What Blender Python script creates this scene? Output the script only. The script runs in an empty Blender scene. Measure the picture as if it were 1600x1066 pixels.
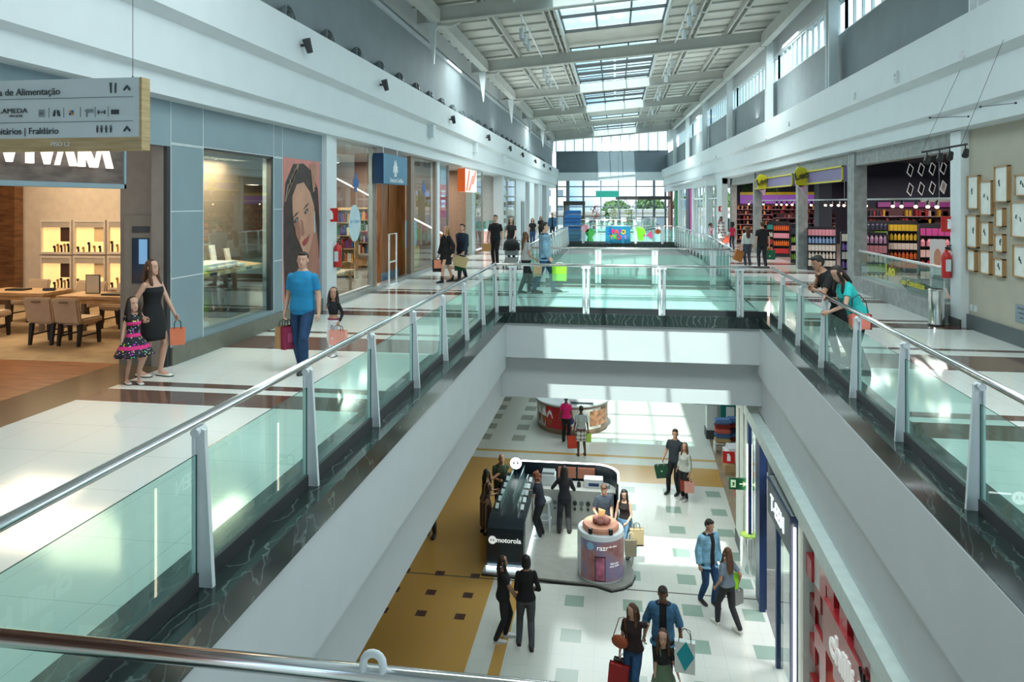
import bpy, bmesh, math, random
import numpy as np
from mathutils import Vector, Matrix, Euler, Quaternion
random.seed(7)
sc = bpy.context.scene
COL = sc.collection
pi = math.pi
# ---------------------------------------------------------------- camera
F = 1111.1; EYE = 2.5; HZ = 316.0; YAW = math.atan(162 / F)
cam = bpy.data.cameras.new('camera'); cam.sensor_width = 36; cam.lens = 36 * F / 1600
cam.shift_y = -(533 - HZ) / 1600; cam.clip_start = .05; cam.clip_end = 600
camo = bpy.data.objects.new('camera', cam); COL.objects.link(camo)
camo.location = (0, 0, EYE); camo.rotation_euler = (pi / 2, 0, YAW)
sc.camera = camo
sc.view_settings.view_transform = 'Standard'; sc.view_settings.look = 'None'
sc.view_settings.gamma = 1; sc.view_settings.use_curve_mapping = False
sc.view_settings.exposure = .84
sc.cycles.caustics_reflective = False; sc.cycles.caustics_refractive = False
# ---------------------------------------------------------------- sky
w = bpy.data.worlds.new('sky'); sc.world = w; w.use_nodes = True
nt = w.node_tree; nt.nodes.clear()
out = nt.nodes.new('ShaderNodeOutputWorld'); bg = nt.nodes.new('ShaderNodeBackground')
tc = nt.nodes.new('ShaderNodeTexCoord'); sep = nt.nodes.new('ShaderNodeSeparateXYZ')
nz = nt.nodes.new('ShaderNodeTexNoise'); nz.inputs['Scale'].default_value = 3.2; nz.inputs['Detail'].default_value = 6
cr = nt.nodes.new('ShaderNodeValToRGB'); cr.color_ramp.elements[0].position = .42; cr.color_ramp.elements[1].position = .62
gr = nt.nodes.new('ShaderNodeValToRGB')
gr.color_ramp.elements[0].position = .0; gr.color_ramp.elements[0].color = (.10, .21, .36, 1)
gr.color_ramp.elements[1].position = .5; gr.color_ramp.elements[1].color = (.62, .86, 1, 1)
mx = nt.nodes.new('ShaderNodeMix'); mx.data_type = 'RGBA'; mx.inputs[7].default_value = (.8, .82, .86, 1)
L = nt.links.new
L(tc.outputs['Generated'], sep.inputs[0]); L(sep.outputs['Z'], gr.inputs[0]); L(tc.outputs['Generated'], nz.inputs['Vector'])
L(nz.outputs['Fac'], cr.inputs[0]); L(cr.outputs[0], mx.inputs[0]); L(gr.outputs[0], mx.inputs[6]); L(mx.outputs[2], bg.inputs[0])
bg.inputs[1].default_value = 2.0
L(bg.outputs[0], out.inputs[0])
# ---------------------------------------------------------------- sun through the skylight
def sun_lamp():
    s = bpy.data.lights.new('sun', 'SUN'); s.energy = 4.6; s.angle = math.radians(.6); s.color = (1, .97, .92)
    o = bpy.data.objects.new('sun', s); COL.objects.link(o)
    o.rotation_euler = Vector((.05, .52, -1)).to_track_quat('-Z', 'Y').to_euler(); o.location = (0, 0, 30)
sun_lamp()
def area(loc, size, power, color=(1, 1, 1), direction=(0, 0, -1), sy=None, spread=pi):
    a = bpy.data.lights.new('shop_or_fill_lamp', 'AREA'); a.shape = 'RECTANGLE' if sy else 'SQUARE'; a.size = size
    if sy: a.size_y = sy
    a.energy = power; a.color = color; a.spread = spread; a.specular_factor = .15
    o = bpy.data.objects.new('shop_or_fill_lamp', a); COL.objects.link(o); o.location = loc
    o.rotation_euler = Vector(direction).to_track_quat('-Z', 'Y').to_euler()
    return o
def point(loc, power, color=(1, 1, 1), r=.12):
    a = bpy.data.lights.new('shop_lamp', 'POINT'); a.energy = power; a.color = color; a.shadow_soft_size = r
    o = bpy.data.objects.new('shop_lamp', a); COL.objects.link(o); o.location = loc
    return o
WARM = (1, .80, .55); COOL = (.90, 1, .985)
# added fill under the roof, uplights along the walls, unseen under-slab fill, shop ceilings
LAMPS = [
    ((-4.9, 8, 8.3), 2.6, 300, COOL, (-.05, 0, -1), 16), ((-4.9, 30, 8.3), 2.6, 420, COOL, (-.05, 0, -1), 22), ((-4.9, 56, 8.3), 1.6, 420, COOL, (-.05, 0, -1), 22),  # fill strips added at roof level to brighten walkways and hall
    ((4.9, 8, 9.0), 2.6, 300, COOL, (.05, 0, -1), 16), ((4.9, 30, 9.0), 2.6, 420, COOL, (.05, 0, -1), 22), ((4.4, 56, 9.0), 1.6, 420, COOL, (.05, 0, -1), 22),
    ((-6.3, 40, 6.2), .5, 500, COOL, (.5, 0, 1), 70), ((6.0, 36, 6.2), .5, 450, COOL, (-.5, 0, 1), 60),
]
for loc, sx, pw, c_, d_, sy_ in LAMPS:
    area(loc, sx, pw, c_, d_, sy_)
for yy in (4, 10, 16, 22, 28):
    area((-5.2, yy, -2.0), 2.5, 75, (1, .88, .7), sy=3)  # unseen fill added below the slab to light the lower floor
for loc, pw, sx, c_ in [((0, 18.8, -2.02), 110, 3.5, COOL), ((0, 1.5, -2.0), 60, 3, COOL), ((4.9, 9.5, -2.1), 90, 2, COOL), ((4.9, 14.5, -2.1), 90, 2, COOL), ((5.2, 21, -2.1), 90, 2, COOL), ((5.2, 28, -2.1), 70, 2, COOL)]:
    area(loc, sx, pw, c_)
# ---------------------------------------------------------------- pixel of the 1600x1066 frame + one known coordinate -> point
def P(x, y, X=None, Y=None, Z=None):
    l = (x - 800) / F; v = (HZ - y) / F; s, c = math.sin(YAW), math.cos(YAW)
    d = (-s + l * c, c + l * s, v)
    t = X / d[0] if X is not None else Y / d[1] if Y is not None else (Z - EYE) / d[2]
    return Vector((d[0] * t, d[1] * t, EYE + d[2] * t))
# ---------------------------------------------------------------- materials
MATS = {}
def newmat(name):
    m = bpy.data.materials.new(name); m.use_nodes = True
    return m, m.node_tree, m.node_tree.nodes['Principled BSDF']
def mat(name, col, rough=.5, metal=0, emit=0, var=.06, scale=6, bump=0, coat=0, ecol=None):
    if name in MATS: return MATS[name]
    m, t, b = newmat(name)
    b.inputs['Roughness'].default_value = rough; b.inputs['Metallic'].default_value = metal
    b.inputs['Coat Weight'].default_value = coat
    co = t.nodes.new('ShaderNodeTexCoord'); n = t.nodes.new('ShaderNodeTexNoise'); n.inputs['Scale'].default_value = scale
    n.inputs['Detail'].default_value = 3
    t.links.new(co.outputs['Object'], n.inputs['Vector'])
    r = t.nodes.new('ShaderNodeValToRGB')
    c = Vector(col[:3])
    r.color_ramp.elements[0].position = .3; r.color_ramp.elements[0].color = (*[max(0, k * (1 - var)) for k in c], 1)
    r.color_ramp.elements[1].position = .7; r.color_ramp.elements[1].color = (*[min(1, k * (1 + var)) for k in c], 1)
    t.links.new(n.outputs['Fac'], r.inputs[0]); t.links.new(r.outputs[0], b.inputs['Base Color'])
    if emit:
        b.inputs['Emission Color'].default_value = (*(ecol or col)[:3], 1); b.inputs['Emission Strength'].default_value = emit
    if bump:
        bp = t.nodes.new('ShaderNodeBump'); bp.inputs['Strength'].default_value = bump
        n2 = t.nodes.new('ShaderNodeTexNoise'); n2.inputs['Scale'].default_value = scale * 6
        t.links.new(co.outputs['Object'], n2.inputs['Vector']); t.links.new(n2.outputs['Fac'], bp.inputs['Height'])
        t.links.new(bp.outputs[0], b.inputs['Normal'])
    MATS[name] = m
    return m
def srgb(h):
    h = h.lstrip('#'); v = [int(h[i:i + 2], 16) / 255 for i in (0, 2, 4)]
    return tuple(x / 12.92 if x <= .04045 else ((x + .055) / 1.055) ** 2.4 for x in v)
def hexm(h, rough=.6, **k):
    return mat('paint_%s_%d' % (h, int(rough * 100)), srgb(h), rough, **k)
def glass(name, tint, refl=.10, ior=1.45, opac=0):
    if name in MATS: return MATS[name]
    m = bpy.data.materials.new(name); m.use_nodes = True; t = m.node_tree; t.nodes.clear()
    o = t.nodes.new('ShaderNodeOutputMaterial'); tr = t.nodes.new('ShaderNodeBsdfTransparent'); gl = t.nodes.new('ShaderNodeBsdfGlossy')
    tr.inputs[0].default_value = (*tint, 1); gl.inputs['Roughness'].default_value = .015; gl.inputs[0].default_value = (.95, 1, .98, 1)
    fr = t.nodes.new('ShaderNodeFresnel'); ge = t.nodes.new('ShaderNodeNewGeometry'); mr = t.nodes.new('ShaderNodeMapRange'); mr.inputs['To Min'].default_value = ior; mr.inputs['To Max'].default_value = 1 / ior
    t.links.new(ge.outputs['Backfacing'], mr.inputs['Value']); t.links.new(mr.outputs[0], fr.inputs[0])
    ma = t.nodes.new('ShaderNodeMath'); ma.operation = 'MULTIPLY_ADD'; ma.inputs[1].default_value = .9; ma.inputs[2].default_value = refl; ma.use_clamp = True
    mi = t.nodes.new('ShaderNodeMixShader')
    t.links.new(fr.outputs[0], ma.inputs[0]); t.links.new(ma.outputs[0], mi.inputs[0])
    t.links.new(tr.outputs[0], mi.inputs[1]); t.links.new(gl.outputs[0], mi.inputs[2])
    last = mi
    if opac:
        df = t.nodes.new('ShaderNodeBsdfDiffuse'); df.inputs[0].default_value = (.55, .85, .76, 1)
        m2 = t.nodes.new('ShaderNodeMixShader'); m2.inputs[0].default_value = opac
        t.links.new(mi.outputs[0], m2.inputs[1]); t.links.new(df.outputs[0], m2.inputs[2]); last = m2
    t.links.new(last.outputs[0], o.inputs[0])
    MATS[name] = m
    return m
def math_node(t, op, a, b=None, c=None, clamp=False):
    n = t.nodes.new('ShaderNodeMath'); n.operation = op; n.use_clamp = clamp
    for i, v in enumerate((a, b, c)):
        if v is None: continue
        if isinstance(v, (int, float)): n.inputs[i].default_value = v
        else: t.links.new(v, n.inputs[i])
    return n.outputs[0]
def between(t, v, lo, hi):
    return math_node(t, 'MULTIPLY', math_node(t, 'GREATER_THAN', v, lo), math_node(t, 'LESS_THAN', v, hi))
def xyz(t, src='Object'):
    co = t.nodes.new('ShaderNodeTexCoord'); s = t.nodes.new('ShaderNodeSeparateXYZ'); t.links.new(co.outputs[src], s.inputs[0])
    return s.outputs, co.outputs[src]
def mixc(t, fac, a, b):
    n = t.nodes.new('ShaderNodeMix'); n.data_type = 'RGBA'
    for i, v in ((0, fac), (6, a), (7, b)):
        if isinstance(v, tuple): n.inputs[i].default_value = (*v[:3], 1)
        elif isinstance(v, (int, float)): n.inputs[i].default_value = v
        else: t.links.new(v, n.inputs[i])
    return n.outputs[2]
def noise(t, vec, scale, detail=3):
    n = t.nodes.new('ShaderNodeTexNoise'); n.inputs['Scale'].default_value = scale; n.inputs['Detail'].default_value = detail
    t.links.new(vec, n.inputs['Vector']); return n.outputs['Fac']
# ---------------------------------------------------------------- mesh builder
class MB:
    def __init__(s): s.v = []; s.f = []; s.mi = []; s.cur = 0
    def add(s, vs, fs):
        o = len(s.v); s.v += [tuple(v) for v in vs]; s.f += [tuple(i + o for i in f) for f in fs]; s.mi += [s.cur] * len(fs); return s
    def box(s, c, d, rot=None):
        hx, hy, hz = d[0] / 2, d[1] / 2, d[2] / 2
        vs = [Vector((x, y, z)) for x in (-hx, hx) for y in (-hy, hy) for z in (-hz, hz)]
        if rot is not None:
            R = Euler(rot).to_matrix() if not isinstance(rot, Matrix) else rot
            vs = [R @ v for v in vs]
        c = Vector(c)
        return s.add([v + c for v in vs], [(0, 1, 3, 2), (4, 6, 7, 5), (0, 4, 5, 1), (2, 3, 7, 6), (0, 2, 6, 4), (1, 5, 7, 3)])
    def bx(s, x0, x1, y0, y1, z0, z1): return s.box(((x0 + x1) / 2, (y0 + y1) / 2, (z0 + z1) / 2), (abs(x1 - x0), abs(y1 - y0), abs(z1 - z0)))
    def prism(s, poly, a, b, axis='z'):
        n = len(poly)
        def q(p, h): return (p[0], p[1], h) if axis == 'z' else (p[0], h, p[1]) if axis == 'y' else (h, p[0], p[1])
        vs = [q(p, a) for p in poly] + [q(p, b) for p in poly]
        return s.add(vs, [tuple(range(n))[::-1], tuple(range(n, 2 * n))] + [(i, (i + 1) % n, n + (i + 1) % n, n + i) for i in range(n)])
    def sweep(s, prof, path, close=True):
        """prof: list of (x,z) offsets; path: list of (x,y,z, ...) running mostly along Y; profile stays in the XZ plane"""
        n = len(prof); o = []
        for p in path: o += [(p[0] + q[0], p[1], p[2] + q[1]) for q in prof]
        fs = []
        for k in range(len(path) - 1):
            for i in range(n if close else n - 1):
                j = (i + 1) % n; fs.append((k * n + i, k * n + j, (k + 1) * n + j, (k + 1) * n + i))
        if close: fs += [tuple(range(n))[::-1], tuple(range((len(path) - 1) * n, len(path) * n))]
        return s.add(o, fs)
    def rings(s, R, cap=True):
        n = len(R[0]); fs = []
        vs = [v for r in R for v in r]
        for k in range(len(R) - 1):
            for i in range(n):
                j = (i + 1) % n; fs.append((k * n + i, k * n + j, (k + 1) * n + j, (k + 1) * n + i))
        if cap: fs += [tuple(range(n))[::-1], tuple(range((len(R) - 1) * n, len(R) * n))]
        return s.add(vs, fs)
    def cyl(s, p0, p1, r0, r1=None, n=16, cap=True):
        p0, p1 = Vector(p0), Vector(p1); d = (p1 - p0); r1 = r0 if r1 is None else r1
        q = d.to_track_quat('Z', 'Y'); u, w_ = q @ Vector((1, 0, 0)), q @ Vector((0, 1, 0))
        R = [[p + (u * math.cos(2 * pi * i / n) + w_ * math.sin(2 * pi * i / n)) * r for i in range(n)] for p, r in ((p0, r0), (p1, r1))]
        return s.rings(R, cap)
    def tube(s, pts, r, n=10):
        pts = [Vector(p) for p in pts]; R = []; rr = r if isinstance(r, (list, tuple)) else [r] * len(pts)
        up = None
        for k, p in enumerate(pts):
            d = (pts[min(k + 1, len(pts) - 1)] - pts[max(k - 1, 0)]).normalized()
            if up is None:
                up = Vector((0, 0, 1)) if abs(d.z) < .9 else Vector((1, 0, 0))
            u = d.cross(up).normalized(); w_ = u.cross(d).normalized(); up = w_
            R.append([p + (u * math.cos(2 * pi * i / n) + w_ * math.sin(2 * pi * i / n)) * rr[k] for i in range(n)])
        return s.rings(R)
    def lathe(s, prof, c=(0, 0, 0), n=24, a0=0, a1=2 * pi, sx=1, sy=1):
        full = abs(a1 - a0 - 2 * pi) < 1e-6; m = n if full else n + 1; R = []
        for r, z in prof:
            R.append([(c[0] + r * sx * math.cos(a0 + (a1 - a0) * i / n), c[1] + r * sy * math.sin(a0 + (a1 - a0) * i / n), c[2] + z) for i in range(m)])
        if full: return s.rings(R)
        vs = [v for r in R for v in r]; fs = []
        for k in range(len(R) - 1):
            for i in range(n): fs.append((k * m + i, k * m + i + 1, (k + 1) * m + i + 1, (k + 1) * m + i))
        return s.add(vs, fs)
    def ell(s, c, r, n=12, m=8, rot=None):
        R = []; c = Vector(c)
        for k in range(m + 1):
            a = -pi / 2 + pi * k / m; rr = max(math.cos(a), .02)
            ring = [Vector((r[0] * rr * math.cos(2 * pi * i / n), r[1] * rr * math.sin(2 * pi * i / n), r[2] * math.sin(a))) for i in range(n)]
            if rot is not None: ring = [rot @ v for v in ring]
            R.append([v + c for v in ring])
        return s.rings(R)
    def quad(s, a, b, c, d): return s.add([a, b, c, d], [(0, 1, 2, 3)])
    def build(s, name, m, parent=None, smooth=False, bevel=0, loc=None, rotz=0, **props):
        me = bpy.data.meshes.new(name); me.from_pydata(s.v, [], s.f)
        ms = m if isinstance(m, (list, tuple)) else [m]
        for q in ms: me.materials.append(q)
        if len(ms) > 1: me.polygons.foreach_set('material_index', s.mi)
        bm = bmesh.new(); bm.from_mesh(me); bmesh.ops.recalc_face_normals(bm, faces=bm.faces)
        if bevel: bmesh.ops.bevel(bm, geom=bm.edges[:], offset=bevel, segments=2, affect='EDGES', clamp_overlap=True)
        bm.to_mesh(me); bm.free()
        if smooth:
            me.polygons.foreach_set('use_smooth', [True] * len(me.polygons))
            if smooth != 'all': me.set_sharp_from_angle(angle=math.radians(40))
        me.update()
        o = bpy.data.objects.new(name, me); COL.objects.link(o)
        if parent: o.parent = parent
        if loc is not None: o.location = loc
        if rotz: o.rotation_euler = (0, 0, rotz)
        for k, v in props.items(): o[k] = v
        return o
def thing(name, label, cat, loc=(0, 0, 0), rotz=0, group=None):
    o = bpy.data.objects.new(name, None); COL.objects.link(o); o.location = loc; o.rotation_euler = (0, 0, rotz)
    o['label'] = label; o['category'] = cat
    if group: o['group'] = group
    return o
def tag(o, label, cat, group=None):
    o['label'] = label; o['category'] = cat
    if group: o['group'] = group
    return o
def struct(o): o['kind'] = 'structure'; return o
def dup(root, loc=None, rotz=None, label=None, group=None, scale=None):
    def rec(o, par):
        c = o.copy(); COL.objects.link(c)
        if par: c.parent = par
        for ch in o.children: rec(ch, c)
        return c
    r = rec(root, None)
    if loc is not None: r.location = loc
    if rotz is not None: r.rotation_euler = (0, 0, rotz)
    if scale is not None: r.scale = scale
    if label: r['label'] = label
    if group: r['group'] = group
    return r
FONTS = {}
def text_mb(txt, size=1, depth=.01, align='CENTER', xs=1, bold=0):
    cu = bpy.data.curves.new('lettering', 'FONT'); cu.body = txt; cu.size = size; cu.extrude = depth / 2; cu.align_x = align; cu.align_y = 'CENTER'
    cu.offset = bold; cu.resolution_u = 4
    o = bpy.data.objects.new('lettering', cu); COL.objects.link(o)
    dg = bpy.context.evaluated_depsgraph_get(); me = o.evaluated_get(dg).to_mesh()
    mb = MB(); mb.add([(v.co.x * xs, v.co.y, v.co.z) for v in me.vertices], [tuple(p.vertices) for p in me.polygons])
    o.evaluated_get(dg).to_mesh_clear(); bpy.data.objects.remove(o); bpy.data.curves.remove(cu)
    return mb
def place(mb, origin, u, v):
    """map the builder's local x,y,z onto u (right), v (up) and their normal, at origin"""
    u = Vector(u).normalized(); v = Vector(v); v = (v - u * v.dot(u)).normalized(); n = u.cross(v); o = Vector(origin)
    mb.v = [tuple(o + u * p[0] + v * p[1] + n * p[2]) for p in mb.v]; return mb
def lettering(name, txt, origin, u, size, m, parent=None, depth=.01, align='CENTER', xs=1, v=(0, 0, 1), bold=0):
    return place(text_mb(txt, size, depth, align, xs, bold), origin, u, v).build(name, m, parent)
# ---------------------------------------------------------------- shared materials
white = mat('white_plaster', (.66, .715, .735), .55, var=.02, scale=2)
white2 = mat('white_plaster_lower', (.62, .65, .67), .55, var=.02, scale=2)
greywall = mat('grey_plaster', (.27, .32, .34), .7, var=.05, scale=1.5)
greypanel = mat('grey_board', (.16, .20, .23), .7, var=.05, scale=1.5)
steelpaint = mat('roof_steel_paint', (.52, .53, .50), .55, var=.05, scale=2)
deckm = mat('roof_deck', (.62, .62, .57), .6, var=.10, scale=1.2)
whitemetal = mat('white_metal', (.70, .76, .78), .35, var=.03)
chrome = mat('polished_steel', (.80, .81, .80), .16, metal=1, var=.03)
brushed = mat('brushed_steel', (.55, .56, .55), .35, metal=1, var=.05)
blackm = mat('black_plastic', (.012, .012, .013), .4)
darkgrey = mat('dark_grey_metal', (.05, .055, .06), .45)
dark = mat('charcoal_metal', (.03, .032, .035), .5)
redm = mat('red_enamel', (.55, .02, .02), .35)
bluegrey = mat('blue_grey_cladding', (.225, .31, .345), .45, var=.05, scale=1.2)
taupe = mat('taupe_panel', (.30, .275, .235), .5)
olive = mat('olive_stone_plinth', (.16, .16, .125), .4, var=.1)
jointm = mat('pale_joint', (.7, .75, .75), .5)
beige = mat('beige_wall', (.46, .43, .35), .8, var=.04, scale=3, bump=.05)
concrete = mat('concrete_render', (.30, .32, .31), .75, var=.18, scale=5, bump=.1)
woodw = mat('light_oak', (.50, .34, .17), .5, var=.2, scale=5)
skyglass = glass('skylight_glass', (.78, .95, .93), .04)
railglass = glass('green_rail_glass', (.58, .82, .76), .03, ior=1.33, opac=.12)
shopglass = glass('shop_glass', (.90, .96, .95), .05)
def grain(name, a, b, scale=(1, 12, 12), rough=.4, coat=0):
    m, t, bs = newmat(name); co = t.nodes.new('ShaderNodeTexCoord'); mp = t.nodes.new('ShaderNodeMapping'); mp.inputs['Scale'].default_value = scale
    t.links.new(co.outputs['Object'], mp.inputs[0]); n = noise(t, mp.outputs[0], 2.2, 6)
    r = t.nodes.new('ShaderNodeValToRGB'); r.color_ramp.elements[0].position = .35; r.color_ramp.elements[1].position = .65
    r.color_ramp.elements[0].color = (*a, 1); r.color_ramp.elements[1].color = (*b, 1)
    t.links.new(n, r.inputs[0]); t.links.new(r.outputs[0], bs.inputs['Base Color']); bs.inputs['Roughness'].default_value = rough
    bs.inputs['Coat Weight'].default_value = coat
    return m
floorwood = grain('plank_floor', (.16, .045, .012), (.42, .16, .045), (.8, 9, 1), .28)
doorwood = grain('varnished_door_wood', (.16, .05, .012), (.36, .13, .035), (6, 6, .5), .35)
oakg = grain('oak_band', (.42, .30, .14), (.56, .42, .22), (1, 1, 9), .5)
tablewood = grain('table_oak', (.42, .25, .12), (.55, .36, .19), (2, 9, 9), .45)
signwood = grain('weathered_sign_wood', (.09, .06, .05), (.17, .125, .105), (1, 1.5, 6), .6)
carpet = mat('beige_carpet', (.38, .27, .15), .95, var=.18, scale=3, bump=.3)
def marble(name, base, vein, scale=5, rough=.12):
    m, t, b = newmat(name); o, vec = xyz(t)
    n1 = noise(t, vec, scale, 8); wv = t.nodes.new('ShaderNodeTexWave'); wv.inputs['Scale'].default_value = 2.5; wv.inputs['Distortion'].default_value = 14
    wv.inputs['Detail'].default_value = 4; t.links.new(vec, wv.inputs['Vector'])
    f = math_node(t, 'POWER', wv.outputs['Fac'], 22.0); f = math_node(t, 'MULTIPLY', f, math_node(t, 'POWER', n1, 2.0))
    t.links.new(mixc(t, f, base, vein), b.inputs['Base Color']); b.inputs['Roughness'].default_value = rough
    return m
green_marble = marble('dark_green_marble', (.022, .034, .032), (.26, .33, .31))
# upper floor: polished cream tiles with brown cross bands
def tiled(name, base, grout, size, bands=(), bandcol=(.1, .04, .03), thin=.004, rough=.12, extra=None):
    m, t, b = newmat(name); o, vec = xyz(t)
    n = noise(t, vec, .7, 3); r = t.nodes.new('ShaderNodeValToRGB')
    r.color_ramp.elements[0].color = (*[k * .94 for k in base], 1); r.color_ramp.elements[1].color = (*[min(1, k * 1.05) for k in base], 1)
    t.links.new(n, r.inputs[0]); c = r.outputs[0]
    if extra: c = extra(t, o, c)
    for lo, hi in bands: c = mixc(t, between(t, o[1], lo, hi), c, bandcol)
    g = None
    for ax in (0, 1):
        fr = math_node(t, 'FRACT', math_node(t, 'DIVIDE', o[ax], size)); q = math_node(t, 'LESS_THAN', fr, thin / size)
        g = q if g is None else math_node(t, 'MAXIMUM', g, q)
    c = mixc(t, math_node(t, 'MULTIPLY', g, .45), c, grout)
    t.links.new(c, b.inputs['Base Color']); b.inputs['Roughness'].default_value = rough
    return m
lb = []
for a, b_ in ((8.1, 8.66), (8.86, 9.08)): lb.append((a, b_))
for k in range(12):
    y0 = 11.4 + 3.65 * k
    lb += [(y0, y0 + (1.1 if k == 0 else .62)), (y0 + (1.48 if k == 0 else .82), y0 + (1.66 if k == 0 else 1.05))]
up_floor = tiled('upper_floor_tiles', (.80, .82, .78), (.25, .25, .23), .8, lb, (.125, .062, .046), .006, .09)
bridge_floor = tiled('bridge_floor_tiles', (.76, .80, .77), (.25, .25, .23), .8, [(16.9, 17.02), (18.5, 18.62), (19.3, 19.42), (20.9, 21.6), (45.2, 45.6)], (.125, .075, .06), .006, .09)
def low_pattern(t, o, c):
    X, Y = o[0], o[1]
    gold = (.50, .285, .075); brown = (.075, .035, .03); grn = (.27, .37, .31)
    # zones of green accent tiles on the cream field
    def grid(x0, px, wx, y0, py, wy):
        fx = math_node(t, 'FRACT', math_node(t, 'DIVIDE', math_node(t, 'SUBTRACT', X, x0), px))
        fy = math_node(t, 'FRACT', math_node(t, 'DIVIDE', math_node(t, 'SUBTRACT', Y, y0), py))
        return math_node(t, 'MULTIPLY', math_node(t, 'LESS_THAN', fx, wx / px), math_node(t, 'LESS_THAN', fy, wy / py))
    g = grid(-1.06, 1.21, .40, 12.38, 1.21, .42)
    zone = math_node(t, 'MULTIPLY', between(t, X, -1.3, 5), between(t, Y, 5, 21.4))
    c = mixc(t, math_node(t, 'MULTIPLY', g, zone), c, grn)
    zone2 = math_node(t, 'MULTIPLY', between(t, X, -9, -2.9), between(t, Y, 24.6, 40))
    g2 = grid(-4.86, 1.22, .45, 26.0, 1.22, .62)
    c = mixc(t, math_node(t, 'MULTIPLY', g2, zone2), c, (.30, .31, .27))
    gz = math_node(t, 'MAXIMUM', math_node(t, 'MULTIPLY', math_node(t, 'LESS_THAN', X, -2.68), math_node(t, 'LESS_THAN', Y, 23.05)), between(t, Y, 21.6, 23.05))
    gz = math_node(t, 'MAXIMUM', gz, math_node(t, 'MULTIPLY', between(t, X, -2.26, -2.04), math_node(t, 'LESS_THAN', Y, 15.6)))
    gz = math_node(t, 'MAXIMUM', gz, between(t, Y, 23.65, 23.85))
    c = mixc(t, gz, c, gold)
    g3 = grid(-4.85, .81, .21, 14.0, .79, .21)
    zone3 = math_node(t, 'MULTIPLY', between(t, X, -6, -3.0), between(t, Y, 13.9, 15.85))
    c = mixc(t, math_node(t, 'MULTIPLY', g3, zone3), c, brown)
    c = mixc(t, between(t, Y, 15.60, 15.64), c, (.08, .07, .06))
    return c
low_floor = tiled('lower_floor_tiles', (.60, .62, .57), (.3, .3, .27), .4, (), (0, 0, 0), .005, .13, low_pattern)
# ================================================================ the building shell
Z1 = -5.9                                   # lower floor level (upper floor = 0)
BEAMY = [5.1, 14.1, 23.2, 32.3, 41.3, 50.4, 59.5, 68.5]
def xr(y): return 2.80 + .038 * (y - 5)     # right-hand railing line of the first opening
XRP = [(-3, 6.5), (32, 6.5), (40, 6.25), (50, 5.95), (62, 5.6), (78.5, 5.05)]
def xf(y):
    for (a, xa), (b, xb) in zip(XRP, XRP[1:]):
        if y <= b: return xa + (xb - xa) * (y - a) / (b - a)
    return XRP[-1][1]
def slab(name, polys, z0, z1, m):
    mb = MB()
    for p in polys: mb.prism(p, z0, z1)
    return struct(mb.build(name, m))
R0, R1 = xr(2.2), xr(15.8)
slab('floor_upper_left', [[(-6.75, -3), (-2.6, -3), (-2.6, 15.9), (-2.6, 21.8), (-2.85, 21.8), (-2.85, 43), (-2.85, 78), (-6.75, 78)]], -.2, 0, up_floor)
slab('floor_upper_right', [[(R0, -3), (7.2, -3), (7.2, 78), (3.5, 78), (3.5, 43), (3.85, 31), (3.4, 21.8), (R1 + .1, 21.8), (R1, 15.9), (R0, 2.2)]], -.2, 0, up_floor)
slab('floor_bridge_middle', [[(-2.6, 15.95), (R1, 15.95), (3.4, 21.8), (-2.85, 21.8), (-2.6, 21.79)]], -.2, 0, bridge_floor)
slab('floor_bridge_far', [[(-2.85, 43), (3.5, 43), (3.5, 58), (-2.85, 58)], [(-2.85, 66), (3.5, 66), (3.5, 78), (-2.85, 78)]], -.2, 0, bridge_floor)
slab('floor_bridge_near', [[(-2.6, -3), (R0, -3), (R0, 2.0), (-2.6, 2.0)]], -.2, 0, up_floor)
struct(MB().bx(-13, 14, -4, 80, Z1 - .2, Z1).build('floor_lower', low_floor))
# slab edges: white fascia in two steps around the openings
mb = MB()
mb.prism([(-6.75, -3), (-2.44, -3), (-2.44, 15.78), (-2.6, 15.78), (-2.6, 21.9), (-2.7, 21.9), (-2.7, 43), (-2.7, 78), (-6.75, 78)], -1.22, -.2)
mb.prism([(-9.5, -3), (-2.60, -3), (-2.60, 16.1), (-2.75, 22), (-2.9, 43), (-2.9, 78), (-9.5, 78)], -2.15, -1.22)
struct(mb.build('trim_1', white2))
mb = MB()
mb.prism([(xr(-3) - .17, -3), (7.2, -3), (7.2, 78), (3.35, 78), (3.35, 43), (3.7, 31), (3.25, 21.9), (R1, 21.9), (R1 - .17, 15.78), (xr(5) - .17, 5)], -1.22, -.2)
mb.prism([(xr(-3) - .06, -3), (7.2, -3), (7.2, 78), (3.5, 78), (3.5, 43), (3.85, 31), (3.4, 21.9), (R1, 21.9), (R1 - .06, 16.1)], -2.15, -1.22)
struct(mb.build('trim_2', white2))
mb = MB()
mb.bx(-2.5, R1, 15.78, 21.95, -.98, -.2); mb.bx(-2.6, R1, 16.12, 21.7, -1.95, -.98)
struct(mb.build('trim_3', white2))
mb = MB()
mb.bx(-2.8, 3.45, 42.9, 58, -1.2, -.2); mb.bx(-2.8, 3.45, 66, 78, -1.2, -.2); mb.bx(-2.5, R0, -3, 1.8, -2.0, -.2)
struct(mb.build('trim_4', white2))
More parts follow.
